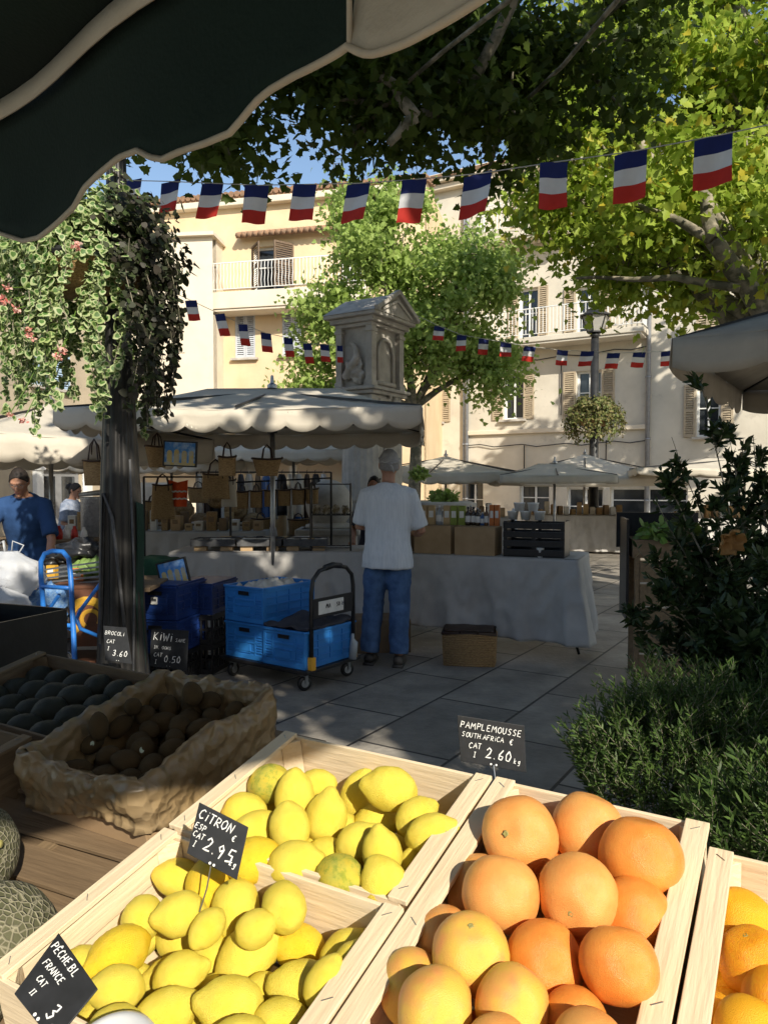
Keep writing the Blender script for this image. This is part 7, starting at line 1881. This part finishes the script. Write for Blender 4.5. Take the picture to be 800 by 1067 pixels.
person('woman with dark tied up hair in grey blue blouse seen in profile behind the stalls', (pw.x, 10.6, 0), math.radians(78), 1.60, bend=math.radians(12), headtilt=math.radians(2),
       arms=[((-.24, -.10, 1.12), (-.16, -.34, 1.02), (.2, -1, 0)), ((.24, -.12, 1.12), (.14, -.36, 1.04), (-.2, -1, 0))], shirt='blouse', trou='skirt', hair='hair_dark', female=True, skirtm=True, longhair=True)
pc = at(388, 505, 8.6)
person('person with dark curly hair mostly hidden behind the man in the pale shirt', (pc.x + .02, 8.6, 0), math.radians(-10), 1.66, arms=[((-.27, .02, 1.12), (-.22, -.2, .98), (.1, -.8, -.5)), ((.27, .02, 1.12), (.22, -.2, .98), (-.1, -.8, -.5))], shirt='skirt', trou='skirt', hair='hair_dark', female=True, longhair=True)

# ================================================================== blue hand truck and the clutter at the left
M['blue_paint'] = pm('chipped_blue_paint', (.03, .20, .62), (.02, .14, .48), 16, .4, .1, 60)
HT = thing('hand_truck', 'bright blue tubular hand truck leaning among the boxes at left', 'hand truck', loc=V((at(60, 690, 4.5).x, 4.5, 0))); h0 = HT.location.copy()
def hq(u, v, Y): return at(u, v, Y) - h0
b = MB()
b.tube([hq(56, 800, 4.75), hq(46, 640, 4.65), hq(43, 600, 4.6), hq(43, 585, 4.6), hq(47, 577, 4.6), hq(55, 574, 4.6), hq(66, 575, 4.57), hq(72, 582, 4.55), hq(74, 600, 4.52), hq(77, 660, 4.45), hq(82, 800, 4.3)], .0155, 10)
b.build('frame', M['blue_paint'], HT, smooth=True)
b = MB(); b.tube([hq(44, 611, 4.6), hq(75, 613, 4.52)], .013, 8); b.build('cross_bar', M['blue_paint'], HT, smooth=True); b = MB(); b.tube([hq(47, 650, 4.63), hq(76, 652, 4.47)], .013, 8); b.build('cross_bar', M['blue_paint'], HT, smooth=True)
b = MB(); b.tube([hq(108, 604, 4.9), hq(96, 620, 4.8), hq(84, 636, 4.62), hq(80, 645, 4.55), hq(84, 655, 4.55), hq(96, 660, 4.6), hq(106, 664, 4.65), hq(108, 675, 4.65), hq(110, 770, 4.7)], .012, 8)
b.tube([hq(62, 620, 4.62), hq(52, 634, 4.72), hq(50, 645, 4.74), hq(58, 652, 4.68), hq(76, 656, 4.5)], .011, 8); b.build('brace', M['blue_paint'], HT, smooth=True)
b = MB(); b.box(tuple(hq(72, 780, 4.1) * V((1, 1, 0)) + V((0, 0, .012))) if False else (hq(72, 780, 4.2).x, -.25, .012), (.42, .28, .008)); b.build('toe_plate', M['blue_paint'], HT)
for u_ in (48, 92):
    b = MB(Matrix.Translation((hq(u_, 700, 4.6).x, .22, .12)) @ Matrix.Rotation(PI / 2, 4, 'Y')); b.lathe([(.03, -.03), (.11, -.028), (.12, -.01), (.12, .01), (.11, .028), (.03, .03)], 22); w_ = b.build('wheel', M['black_plastic'], HT, smooth=True)
    b2 = MB(b.M.copy()); b2.lathe([(0, -.034), (.05, -.03), (.05, .03), (0, .034)], 14); b2.build('rim', M['steel'], w_)
# banana-style printed boxes
M['print_brown'] = pm('brown_printed_board', (.16, .06, .03), (.11, .045, .022), 10, .7); M['print_yellow'] = pm('yellow_print', (.62, .36, .03), (.55, .28, .03), 9, .7)
def fruit_box(u, v, Y, w, d, h, yaw, label, arcs):
    p = at(u, v, Y); r = thing('cardboard_box', label, 'box', loc=(p.x, Y, p.z), rotz=yaw, group='printed fruit boxes'); b = MB()
    b.box((0, 0, h / 2), (w, d, h)); b.box((0, 0, h + .012), (w + .012, d + .012, .024)); b.build('carton', M['print_brown'], r, bevel=.004)
    b = MB()
    for (cx, cz, ra, wd_) in arcs: b.tube([(cx + ra * math.cos(t), -d / 2 - .002, cz + ra * math.sin(t)) for t in [PI * i / 14 * 1.5 - .6 for i in range(15)]], wd_, 6, flat=.2)
    b.build('yellow_print', M['print_yellow'], r); return r
fruit_box(100, 668, 5.25, .50, .36, .40, .1, 'brown box printed with a big yellow ring behind the blue hand truck', [(.0, .20, .12, .03), (.02, .19, .06, .014)])
fruit_box(98, 758, 5.25, .50, .36, .50, .1, 'lower brown printed box behind the blue hand truck', [(.05, .3, .12, .03)])
fruit_box(160, 672, 6.35, .42, .36, .50, -.1, 'brown printed box right of the dark lamp post under the green cloth', [(-.1, .25, .10, .02)])
fruit_box(160, 732, 6.35, .42, .36, .40, -.1, 'lowest brown printed box right of the dark lamp post', [(-.1, .25, .10, .02)])
b = MB(); b.grid(lambda a, c: V((-.22 + .44 * a, -.2 + .4 * c, .06 * (math.sin(PI * a) ** .4) * (math.sin(PI * c) ** .4) + .015 * noise.noise(V((a * 5, c * 5, 2))) - (.10 if c < .06 or a < .05 or a > .95 else 0))), 24, 20, thick=.006)
o = b.build('green_cloth', pm('bottle_green_cloth', (.010, .045, .02), (.015, .06, .03), 9, .95, .3, 60), smooth=True); o.location = at(160, 590, 6.35) + V((0, 0, .03)); tag(o, 'dark green cloth folded over the printed box right of the post', 'cloth')
# left stall table with goods (man's stall)
LT = table('trestle_table', 'cluttered table of the man in blue, behind the hand truck', (-1.70, 5.35, 0), .05, 2.6, .75, .80)
M['bag_black'] = pm('black_bag', (.012, .012, .013), (.025, .025, .026), 10, .35, .8, 16); M['bag_white'] = pm('white_plastic_bag', (.72, .73, .74), (.60, .62, .66), 8, .45, .6, 20, trans=.35)
def lump(name, c, sc, mat, label, cat, seed, rough=.6, n=28, gp=None):
    b = MB(); vs_ = []
    b.ball((0, 0, 0), 1, n, sc=sc, rough=rough, seed=seed)
    b.v = [tuple(V(p) * (1 + .10 * noise.noise(V(p) * (7 / max(sc)) + V((seed, 0, 0))))) for p in b.v]
    o = b.build(name, M[mat], smooth=True); o.location = c; return tag(o, label, cat, gp)
lump('plastic_bag', at(86, 574, 5.5), (.17, .14, .085), 'bag_black', 'crumpled black bag on the cluttered table left of the dark post', 'bag', 3)
lump('plastic_bag', at(62, 582, 5.6), (.12, .12, .05), 'bag_black', 'flat black bag behind the top of the hand truck', 'bag', 5)
def bag(c, w, h, label, seed):
    r = thing('plastic_bag', label, 'bag', loc=c, group='white plastic bags at the left edge'); b = MB(); n = 40; rows = 22; vs_ = []; fs = []
    for j in range(rows + 1):
        t = j / rows; rad = w * (.25 + .75 * math.sin(PI * min(1, .12 + t * .75)) ** .8) * (1 if t < .75 else 1 - (t - .75) * 2.2)
        for i in range(n):
            a = 2 * PI * i / n; q = 1 + .22 * noise.noise(V((math.cos(a) * 2, math.sin(a) * 2, t * 4 + seed))) + .10 * noise.noise(V((math.cos(a) * 6, math.sin(a) * 6, t * 9 + seed))) + .06 * abs(math.sin(a * 7 + t * 3))
            vs_.append((rad * q * math.cos(a), rad * q * .7 * math.sin(a), h * t))
    for j in range(rows):
        for i in range(n): fs.append((j * n + i, j * n + (i + 1) % n, (j + 1) * n + (i + 1) % n, (j + 1) * n + i))
    fs.append(tuple(range(n))[::-1]); b.add(vs_, fs); b.build('bag_body', M['bag_white'], r, smooth=True)
    b = MB()
    for s_ in (-1, 1): b.tube([(s_ * w * .3, 0, h * .92), (s_ * w * .45, .02, h * 1.12), (s_ * w * .15, 0, h * 1.22), (s_ * w * .1, 0, h * .95)], [.012, .014, .012, .01], 6, flat=.4)
    b.build('bag_handle', M['bag_white'], r, smooth=True)
bag(at(10, 622, 4.8), .20, .30, 'large crumpled white plastic bag at the left edge, sunlit', 1); bag(at(-6, 655, 4.5), .2, .26, 'white plastic bag low at the left edge', 4)
LB = thing('support_crates', 'stack of dark crates carrying the white bags at the left edge', 'crate stack', loc=V((at(5, 640, 4.7).x, 4.75, 0)))
for k in range(3):
    b = MB(); b.box((0, 0, .12 + .245 * k), (.55, .62, .015))
    for s_ in (-1, 1):
        for z in (.04, .12, .20): b.box((0, s_ * .31, z + .245 * k), (.55, .012, .05)); b.box((s_ * .27, 0, z + .245 * k), (.012, .60, .05))
        for xx in (-.26, 0, .26): b.box((xx, s_ * .30, .12 + .245 * k), (.03, .012, .235))
    b.build('crate', M['tray'], LB)
M['netting'] = pm('blue_netting', (.05, .16, .42), (.22, .35, .5), 60, .8, .4, 60); lump('netting', at(50, 630, 4.95), (.14, .12, .13), 'netting', 'bundle of blue netting inside the hand truck frame', 'netting', 8)
M['cabbage'] = leafmat('cabbage_leaf', [(.16, .28, .05), (.22, .34, .09), (.28, .38, .14)], .2)
for k, (u, v) in enumerate(((90, 592), (102, 590), (82, 596))):
    lump('cabbage', at(u, v, 5.4), (.075, .075, .07), 'cabbage', ('pale cabbage in the middle beside the dark post', 'pale cabbage touching the dark post', 'pale cabbage behind the hand truck tube')[k], 'cabbage', 10 + k, .35)
pkt(at(80, 606, 5.35), .10, .06, .10, 'pk_orange', 'red orange packet with pale mark beside the hand truck', 'packet', 'bright packets left', yaw=.2)
pkt(at(55, 603, 5.45), .07, .05, .10, 'print_yellow', 'yellow packet seen through the hand truck frame', 'packet', 'bright packets left', yaw=-.2)
M['red_paint'] = pm('red_plastic', (.5, .03, .02), None, 9, .4)
for k, (u, v, m_) in enumerate(((62, 556, 'red_paint'), (70, 555, 'paper'), (78, 556, 'red_paint'), (88, 557, 'paper'), (52, 556, 'kraft'))):
    b = MB(); b.lathe([(.03, 0), (.035, .05), (.028, .09), (.015, .11), (.015, .13), (0, .13)], 12); o = b.build('jar', M[m_], smooth=True); o.location = at(u, v + 6, 7.0 + .1 * k); tag(o, ('red jar near the woman at left', 'pale jar right of the first red jar', 'red jar in the middle of the little row', 'pale jar beside the dark post', 'brown jar nearest the man in blue')[k], 'jar', 'small jars behind the black bags')
table('side_table', 'small table with jars behind the cluttered stall', (at(100, 560, 7.2).x, 6.9, 0), 0, 1.1, .7, 1.55 + (505 - 562) / FPX * 7.2 + .0)
b = MB(); b.lathe([(.14, 0), (.14, .5), (.15, .52), (.15, .54), (0, .54)], 24); b.tube([(-.16, 0, .56), (.05, 0, .58), (.2, 0, .60)], [.02, .03, .015], 8); o = b.build('metal_pot', M['foil'], smooth=True); o.location = at(100, 572, 7.6); tag(o, 'tall silvery pot with dark lid left of the dark post', 'pot')
b = MB()
for k in range(5): b.bar(at(30 + 3 * k, 596 + 4 * k, 5.3) , at(108, 585 + 5 * k, 5.2), .018, .012)
o = b.build('folded_poles', M['steel']); tag(o, 'bundle of pale folded poles lying on the cluttered table', 'poles', kind=None)
# black crate with hand hole, near left
Mb = Matrix.Translation(V((at(18, 700, 2.3).x, 2.3, 0))) @ Matrix.Rotation(math.radians(-30), 4, 'Z')
BC = thing('plastic_crate', 'big black plastic crate with oval hand hole at the left edge', 'crate', mat=Matrix.Translation(at(-42, 712, 2.25)) @ Matrix.Rotation(math.radians(-22), 4, 'Z'))
b = MB(); w, h = .42, .21; wall_holes(b, w, h, [(.17, .135, .25, .165)], th=.008); b.v = [tuple(Matrix.Rotation(math.radians(-14), 3, 'X') @ V((p[0] - w / 2, p[1] - .15, p[2]))) for p in b.v]; b.build('front_wall', M['black_plastic'], BC)
b = MB(); b.box((w / 2 - .0, .04, h / 2), (.008, .36, h * .98)); b.build('end_wall', M['black_plastic'], BC); b = MB(); b.box((-w / 2, .04, h / 2), (.008, .36, h * .98)); b.build('end_wall', M['black_plastic'], BC)
b = MB(); b.box((0, .22, h / 2), (w - .01, .008, h)); b.build('rear_wall', M['black_plastic'], BC); b = MB(); b.box((0, .04, .004), (w - .012, .34, .008)); b.build('floor', M['black_plastic'], BC)
b = MB(); b.box((0, 0, .0), (.5, .45, .05)); 
BS2 = thing('crate_support', 'dark wooden stand under the black plastic crate at left', 'stand', loc=(at(-42, 712, 2.25).x, 2.3, 0)); zt2 = at(-42, 712, 2.25).z - .006
b = MB(); b.box((0, 0, zt2 - .015), (.55, .5, .03)); b.build('top', M['oldwood'], BS2)
for sx in (-.24, .24):
    for sy in (-.2, .2): b = MB(); b.box((sx, sy, (zt2 - .03) / 2), (.04, .04, zt2 - .03)); b.build('leg', M['oldwood2'], BS2)
for k, u in enumerate((62, 70)):
    b = MB(); b.tube([(.014 * math.cos(t), 0, .014 * math.sin(t)) for t in [2 * PI * i / 12 for i in range(13)]], .004, 6); o = b.build('metal_ring', M['steel'], smooth=True); o.location = at(u, 684, 2.6); tag(o, ('left', 'right')[k] + ' of two small pale metal rings at the black crate corner', 'ring')

# ================================================================== shrubs and planters at the right
M['rosemary'] = leafmat('rosemary_needle', [(.035, .07, .015), (.055, .10, .02), (.10, .16, .035), (.04, .08, .018)], .25)
M['laurel'] = leafmat('laurel_leaf', [(.022, .040, .012), (.032, .055, .016), (.045, .075, .02)], .22, .4)
def rosemary(name, label, c, rad, nspr, seed, hgt=.26, nl=.027, gp='rosemary bushes beside the stall', dens=46, up=1.0):
    R_ = rng(seed); t = thing(name, label, 'rosemary', loc=c, group=gp); Cs = []; Ts = []; stm = MB()
    for k in range(nspr):
        a = R_.uniform(0, 2 * PI); q = R_.random() ** .5; bx_, by_ = math.cos(a) * q * rad[0] * .8, math.sin(a) * q * rad[1] * .8
        L_ = hgt * R_.uniform(.35, .9); lean = V((math.cos(a) * q * .7 + R_.normal() * .2, math.sin(a) * q * .7 + R_.normal() * .2, up)).normalized()
        zb_ = rad[2] * (1 - q * q) * R_.uniform(.3, 1.0); p0 = V((bx_, by_, zb_)); pts = []
        for i in range(6):
            tt = i / 5; pts.append(p0 + lean * L_ * tt + V((0, 0, .05 * tt * tt * up)) + V((R_.normal(), R_.normal(), 0)) * .004 * i)
        stm.tube(pts, [.0022, .002, .0018, .0014, .001, .0006], 4, caps=False)
        for i in range(dens):
            tt = .12 + .88 * i / dens; j = min(4, int(tt * 5)); p = pts[j].lerp(pts[j + 1], tt * 5 - j); ang = i * 2.4
            ax = lean; e = ax.orthogonal().normalized(); e = Matrix.Rotation(ang, 3, ax) @ e; Cs.append(p); Ts.append((e * .85 + ax * (.55 + .5 * tt)).normalized())
    Cs = np.array([tuple(p) for p in Cs]); Ts = np.array([tuple(p) for p in Ts]); n = len(Cs)
    r_ = R_.normal(size=(n, 3)); N_ = r_ - Ts * (r_ * Ts).sum(1)[:, None]; N_ /= np.linalg.norm(N_, axis=1)[:, None]; B_ = np.cross(N_, Ts)
    me = leaves_mesh('needles', Cs, Ts, B_, N_, nl * R_.uniform(.7, 1.25, n), [(0, -.07), (0, .07), (.5, .11), (1, 0), (.5, -.11)], [(0, 4, 3, 2, 1)], M['rosemary']); o = bpy.data.objects.new('needles', me); COL.objects.link(o); o.parent = t
    stm.build('stems', M['bark'], t); return t
def planter(label, c, w, d, h, yaw, mat='oldwood'):
    t = thing('planter_box', label, 'planter', loc=c, rotz=yaw)
    b = MB()
    for z in range(int(h / .11)):
        for s_ in (-1, 1): b.box((0, s_ * d / 2, .055 + z * .11), (w, .02, .102)); b.box((s_ * w / 2, 0, .055 + z * .11), (.02, d - .022, .102))
    b.build('plank_side', M[mat], t, bevel=.003)
    b = MB(); b.box((0, 0, h - .08), (w - .03, d - .03, .04)); b.build('soil', pm('dark_soil', (.03, .022, .015), (.05, .036, .025), 40, .95, .5, 40), t)
    for sx in (-1, 1):
        for sy in (-1, 1): b = MB(); b.box((sx * (w / 2 - .02), sy * (d / 2 - .02), h / 2), (.045, .045, h + .02)); b.build('corner_post', M[mat], t)
    return t
planter('dark wooden planter box under the rosemary right of the fruit stall', (1.42, 2.35, 0), .95, 1.15, .44, math.radians(-32))
rosemary('rosemary', 'broad rosemary bush at the right with a sunlit patch on top', (1.10, 2.62, .40), (.44, .42, .34), 760, 3)
rosemary('rosemary', 'dark rosemary bush behind the first, at the right edge', (1.62, 2.75, .42), (.42, .40, .46), 620, 4, hgt=.30)
rosemary('rosemary', 'rosemary tips rising behind the grapefruit crate, right part', (1.12, 1.85, .50), (.34, .28, .22), 330, 5, hgt=.24, nl=.030)
rosemary('rosemary', 'rosemary clump against the right picture edge above the oranges', (1.50, 2.05, .52), (.30, .30, .32), 330, 6, hgt=.24)
def shrub(label, c, stems, seed, mat='laurel', ls=.065, gp=None, dens=30):
    R_ = rng(seed); t = thing('shrub', label, 'shrub', loc=c, group=gp); Cs = []; Ts = []; stm = MB(); c = V(c)
    for (top, r0, nb) in stems:
        top = V(top) - c; pts = [V((R_.normal() * .04, R_.normal() * .04, 0)).lerp(top, i / 9) + V((math.sin(i * .9 + seed) * .02, math.cos(i * .7) * .02, 0)) for i in range(10)]
        stm.tube(pts, [r0 * (1 - i / 11) for i in range(10)], 6)
        for k in range(nb):
            tt = R_.uniform(.22, .98); j = min(8, int(tt * 9)); p = pts[j].lerp(pts[j + 1], tt * 9 - j); a = R_.uniform(0, 2 * PI); L_ = R_.uniform(.12, .42) * (1.15 - tt)
            d = V((math.cos(a), math.sin(a), R_.uniform(.2, .9))).normalized(); q = [p, p + d * L_ * .5, p + d * L_ + V((0, 0, .03))]; stm.tube(q, [.004, .003, .001], 4)
            for i in range(dens):
                s_ = R_.uniform(.1, 1); pp = q[0].lerp(q[2], s_) + V(R_.normal(size=3)) * .006; e = (d * .6 + V(R_.normal(size=3)) * .55).normalized(); Cs.append(pp); Ts.append(e)
        for i in range(26):
            j = 3 + int(R_.uniform(0, 6)); p = pts[j].lerp(pts[min(9, j + 1)], R_.random()); Cs.append(p); Ts.append((V(R_.normal(size=3)) + V((0, 0, .8))).normalized())
    Cs = np.array([tuple(p) for p in Cs]); Ts = np.array([tuple(p) for p in Ts]); n = len(Cs)
    r_ = R_.normal(size=(n, 3)) + np.array([0, 0, .8]); N_ = r_ - Ts * (r_ * Ts).sum(1)[:, None]; N_ /= np.linalg.norm(N_, axis=1)[:, None]; B_ = np.cross(N_, Ts)
    LL = [(0, 0), (.25, .16), (.6, .17), (1, 0), (.6, -.17), (.25, -.16)]
    me = leaves_mesh('leaves', Cs, Ts, B_, N_, ls * R_.uniform(.6, 1.2, n), LL, SIF, M[mat]); o = bpy.data.objects.new('leaves', me); COL.objects.link(o); o.parent = t
    stm.build('stems', M['bark'], t); return t
sc_ = (1.78, 3.55, .35)
shrub('tall dark laurel shrub with thin shoots rising at the right', sc_,
      [(tuple(at(735, 392, 3.5)), .009, 9), (tuple(at(705, 455, 3.5)), .007, 9), (tuple(at(762, 440, 3.6)), .007, 9), (tuple(at(688, 520, 3.4)), .006, 8), (tuple(at(700, 500, 3.4)), .012, 24), (tuple(at(770, 480, 3.6)), .012, 26), (tuple(at(745, 520, 3.3)), .012, 26), (tuple(at(800, 500, 3.5)), .012, 26), (tuple(at(715, 560, 3.5)), .012, 26),
       (tuple(at(668, 570, 3.5)), .008, 20), (tuple(at(655, 640, 3.4)), .008, 18), (tuple(at(820, 560, 3.3)), .012, 26), (tuple(at(760, 600, 3.1)), .012, 26), (tuple(at(700, 620, 3.2)), .010, 26), (tuple(at(790, 455, 3.8)), .010, 14), (tuple(at(690, 585, 3.3)), .010, 24)], 15, ls=.055)
shrub('lower dark shrub filling the space above the rosemary at the right edge', (1.95, 3.05, .35),
      [(tuple(at(790, 570, 2.9)), .010, 26), (tuple(at(750, 640, 2.9)), .010, 26), (tuple(at(820, 640, 2.8)), .010, 26), (tuple(at(720, 660, 3.0)), .010, 24), (tuple(at(790, 680, 2.8)), .01, 24)], 16)
planter('dark planter box holding the tall laurel shrub', (1.90, 3.42, 0), .8, .7, .44, math.radians(-32))
# dry leaf caught in the shrub
b = MB(); b.grid(lambda a, c: V(((a - .5) * .11 * (math.sin(PI * (.1 + .85 * c)) ** .8) * (1 + .25 * math.sin(c * 17)), .035 * math.cos((a - .5) * 3.5) + .02 * noise.noise(V((a * 4, c * 4, 0))), (c - .5) * .10 + .012 * math.sin(a * 14))), 18, 18, thick=.002, nrm=(0, 1, 0)); o = b.build('dry_leaf', pm('dry_plane_leaf', (.34, .17, .05), (.42, .25, .09), 9, .8, .3, 20, trans=.3), smooth=True); o.location = at(762, 566, 3.0); o.rotation_euler = (.3, .6, .4); tag(o, 'large dry brown leaf caught in the laurel shrub', 'leaf')
# plant stall behind: trough of lettuces on a black crate stack
PS = thing('plant_stand', 'dark stand with weathered wooden trough behind the laurel shrub', 'stand', loc=(at(700, 560, 5.9).x, 5.95, 0), rotz=math.radians(-12))
zt3 = at(700, 562, 5.9).z
b = MB(); b.box((0, 0, zt3 - .13), (.62, .42, .02)); b.box((0, -.21, zt3 - .06), (.62, .02, .13)); b.box((0, .21, zt3 - .06), (.62, .02, .13)); b.box((-.3, 0, zt3 - .06), (.02, .40, .13)); b.box((.3, 0, zt3 - .06), (.02, .40, .13)); b.build('trough', M['oldwood'], PS, bevel=.003)
b = MB()
for k in range(5): b.box((.02, -.20, .12 + .21 * k * zt3 / 1.25), (.56, .02, .17))
for xx in (-.27, .27):
    for yy in (-.19, .19): b.box((xx, yy, (zt3 - .14) / 2), (.04, .04, zt3 - .14))
b.build('stand_frame', M['oldwood2'], PS)
b = MB(); b.box((-.345, .05, zt3 * .5 + .32), (.02, .5, zt3 * .72)); b.box((-.05, .36, zt3 + .05), (.66, .03, .3)); b.build('black_panel', M['black_plastic'], PS)
herb('lettuce', 'loose green lettuce plants in the wooden trough, left part', at(684, 560, 5.85), .13, .07, 260, .075, M['cabbage'], 31, cat='lettuce'); herb('lettuce', 'greens growing in the wooden trough, right part', at(715, 560, 5.85), .13, .08, 260, .07, M['leaf_dark'], 32, cat='lettuce')
# red fuel can by the shopfront
b = MB(); b.box((0, 0, .2), (.35, .25, .4)); b.tube([(.1, 0, .4), (.1, 0, .5)], .05, 8); o = b.build('red_canister', M['red_paint'], bevel=.03); o.location = ground(640, 566); tag(o, 'small red canister on the pavement right of the metal drum', 'canister')

# ---- more goods around the far stalls: parasols' hanging light clothes
for k, (u, v, Y, m_, w_, h_, lab) in enumerate(((255, 545, 11.5, 'paper', .35, .7, 'white cloth hanging low behind the row of small straw bags'), (290, 548, 11.5, 'pk_tan', .3, .6, 'tan cloth hanging right of the low white one'), (330, 545, 11.5, 'paper', .25, .7, 'narrow white cloth hanging behind the black wire rack'), (222, 545, 11.5, 'tray', .3, .7, 'grey cloth hanging at the left of the low row'), (165, 520, 11.2, 'canvas', .5, .5, 'pale cloth hanging behind the straw tote'), (310, 545, 11.6, 'b_blue', .2, .6, 'blue grey cloth hanging in the low row'))):
    b = MB(); b.grid(lambda a, c: V(((a - .5) * w_, .03 * math.sin(a * 9 + k), (c - .5) * h_)), 12, 6, thick=.006, nrm=(0, 1, 0)); o = b.build('hanging_cloth', M[m_], smooth=True); o.location = at(u, v, Y); tag(o, lab, 'cloth')

# ---- unseen houses added behind the photographer to dim the ambient sky light
HB2 = thing('house', 'unseen row of rendered houses added behind the viewpoint to cut sky light', 'house', mat=frame_at(V((34, -24, 0)), PI))
q = MB(); hs = [(3 + 4 * i, 1 + 3 * j, 4.2 + 4 * i, 2.8 + 3 * j) for i in range(15) for j in range(3)]; wall_holes(q, 66, 10.5, hs); boxes_around(q, 66, 10.5, 8); q.build('wall', M['plaster_beige'], HB2)
for h in hs[::1]: window(HB2, h[0], h[1], h[2] - h[0], h[3] - h[1], None, sill=False)

# ---- more goods: textiles, stacked hats and baskets on the left and craft tables
for k in range(9):
    b = MB(); w_ = rnd.uniform(.12, .2)
    for j in range(rnd.randrange(2, 5)): b.box((rnd.uniform(-.01, .01), 0, .014 + .028 * j), (w_, .16, .026))
    o = b.build('folded_textile', M[('paper', 'blouse', 'pk_tan', 'canvas', 'jacket')[k % 5]], bevel=.008); o.location = t2(.72 + .11 * k, .58, .885); o.rotation_euler = (0, 0, rnd.uniform(-.2, .2)); tag(o, 'small pile of folded textile at the back of the left table', 'textile', 'folded textiles on the left table')
for k, (u, v, w_, h_) in enumerate(((196, 508, 22, 16), (150, 522, 20, 22), (262, 540, 20, 18), (300, 541, 22, 17))):
    bagpx(u, v, u + w_, v + h_, 9.75, 'low wide straw basket on the craft table, %s' % ('beside the orange vest', 'nearest the dark post', 'under the left hanging bags', 'under the right hanging bags')[k], hang=.08, flare=1.2, gp='straw baskets on the craft table')
for k in range(10):
    b = MB(); b.lathe([(.11, 0), (.16, .008), (.10, .02), (.075, .03), (.07, .09), (.03, .105), (0, .106)], 20); o = b.build('straw_hat', M['straw'], smooth=True); o.location = (-1.75 - .24 * k, 9.95, 1.02 + .18 * (k % 3)); o.rotation_euler = (1.25, 0, rnd.uniform(-.5, .5)); tag(o, 'straw hat displayed at the back of the craft table', 'hat', 'straw hats at the craft table')
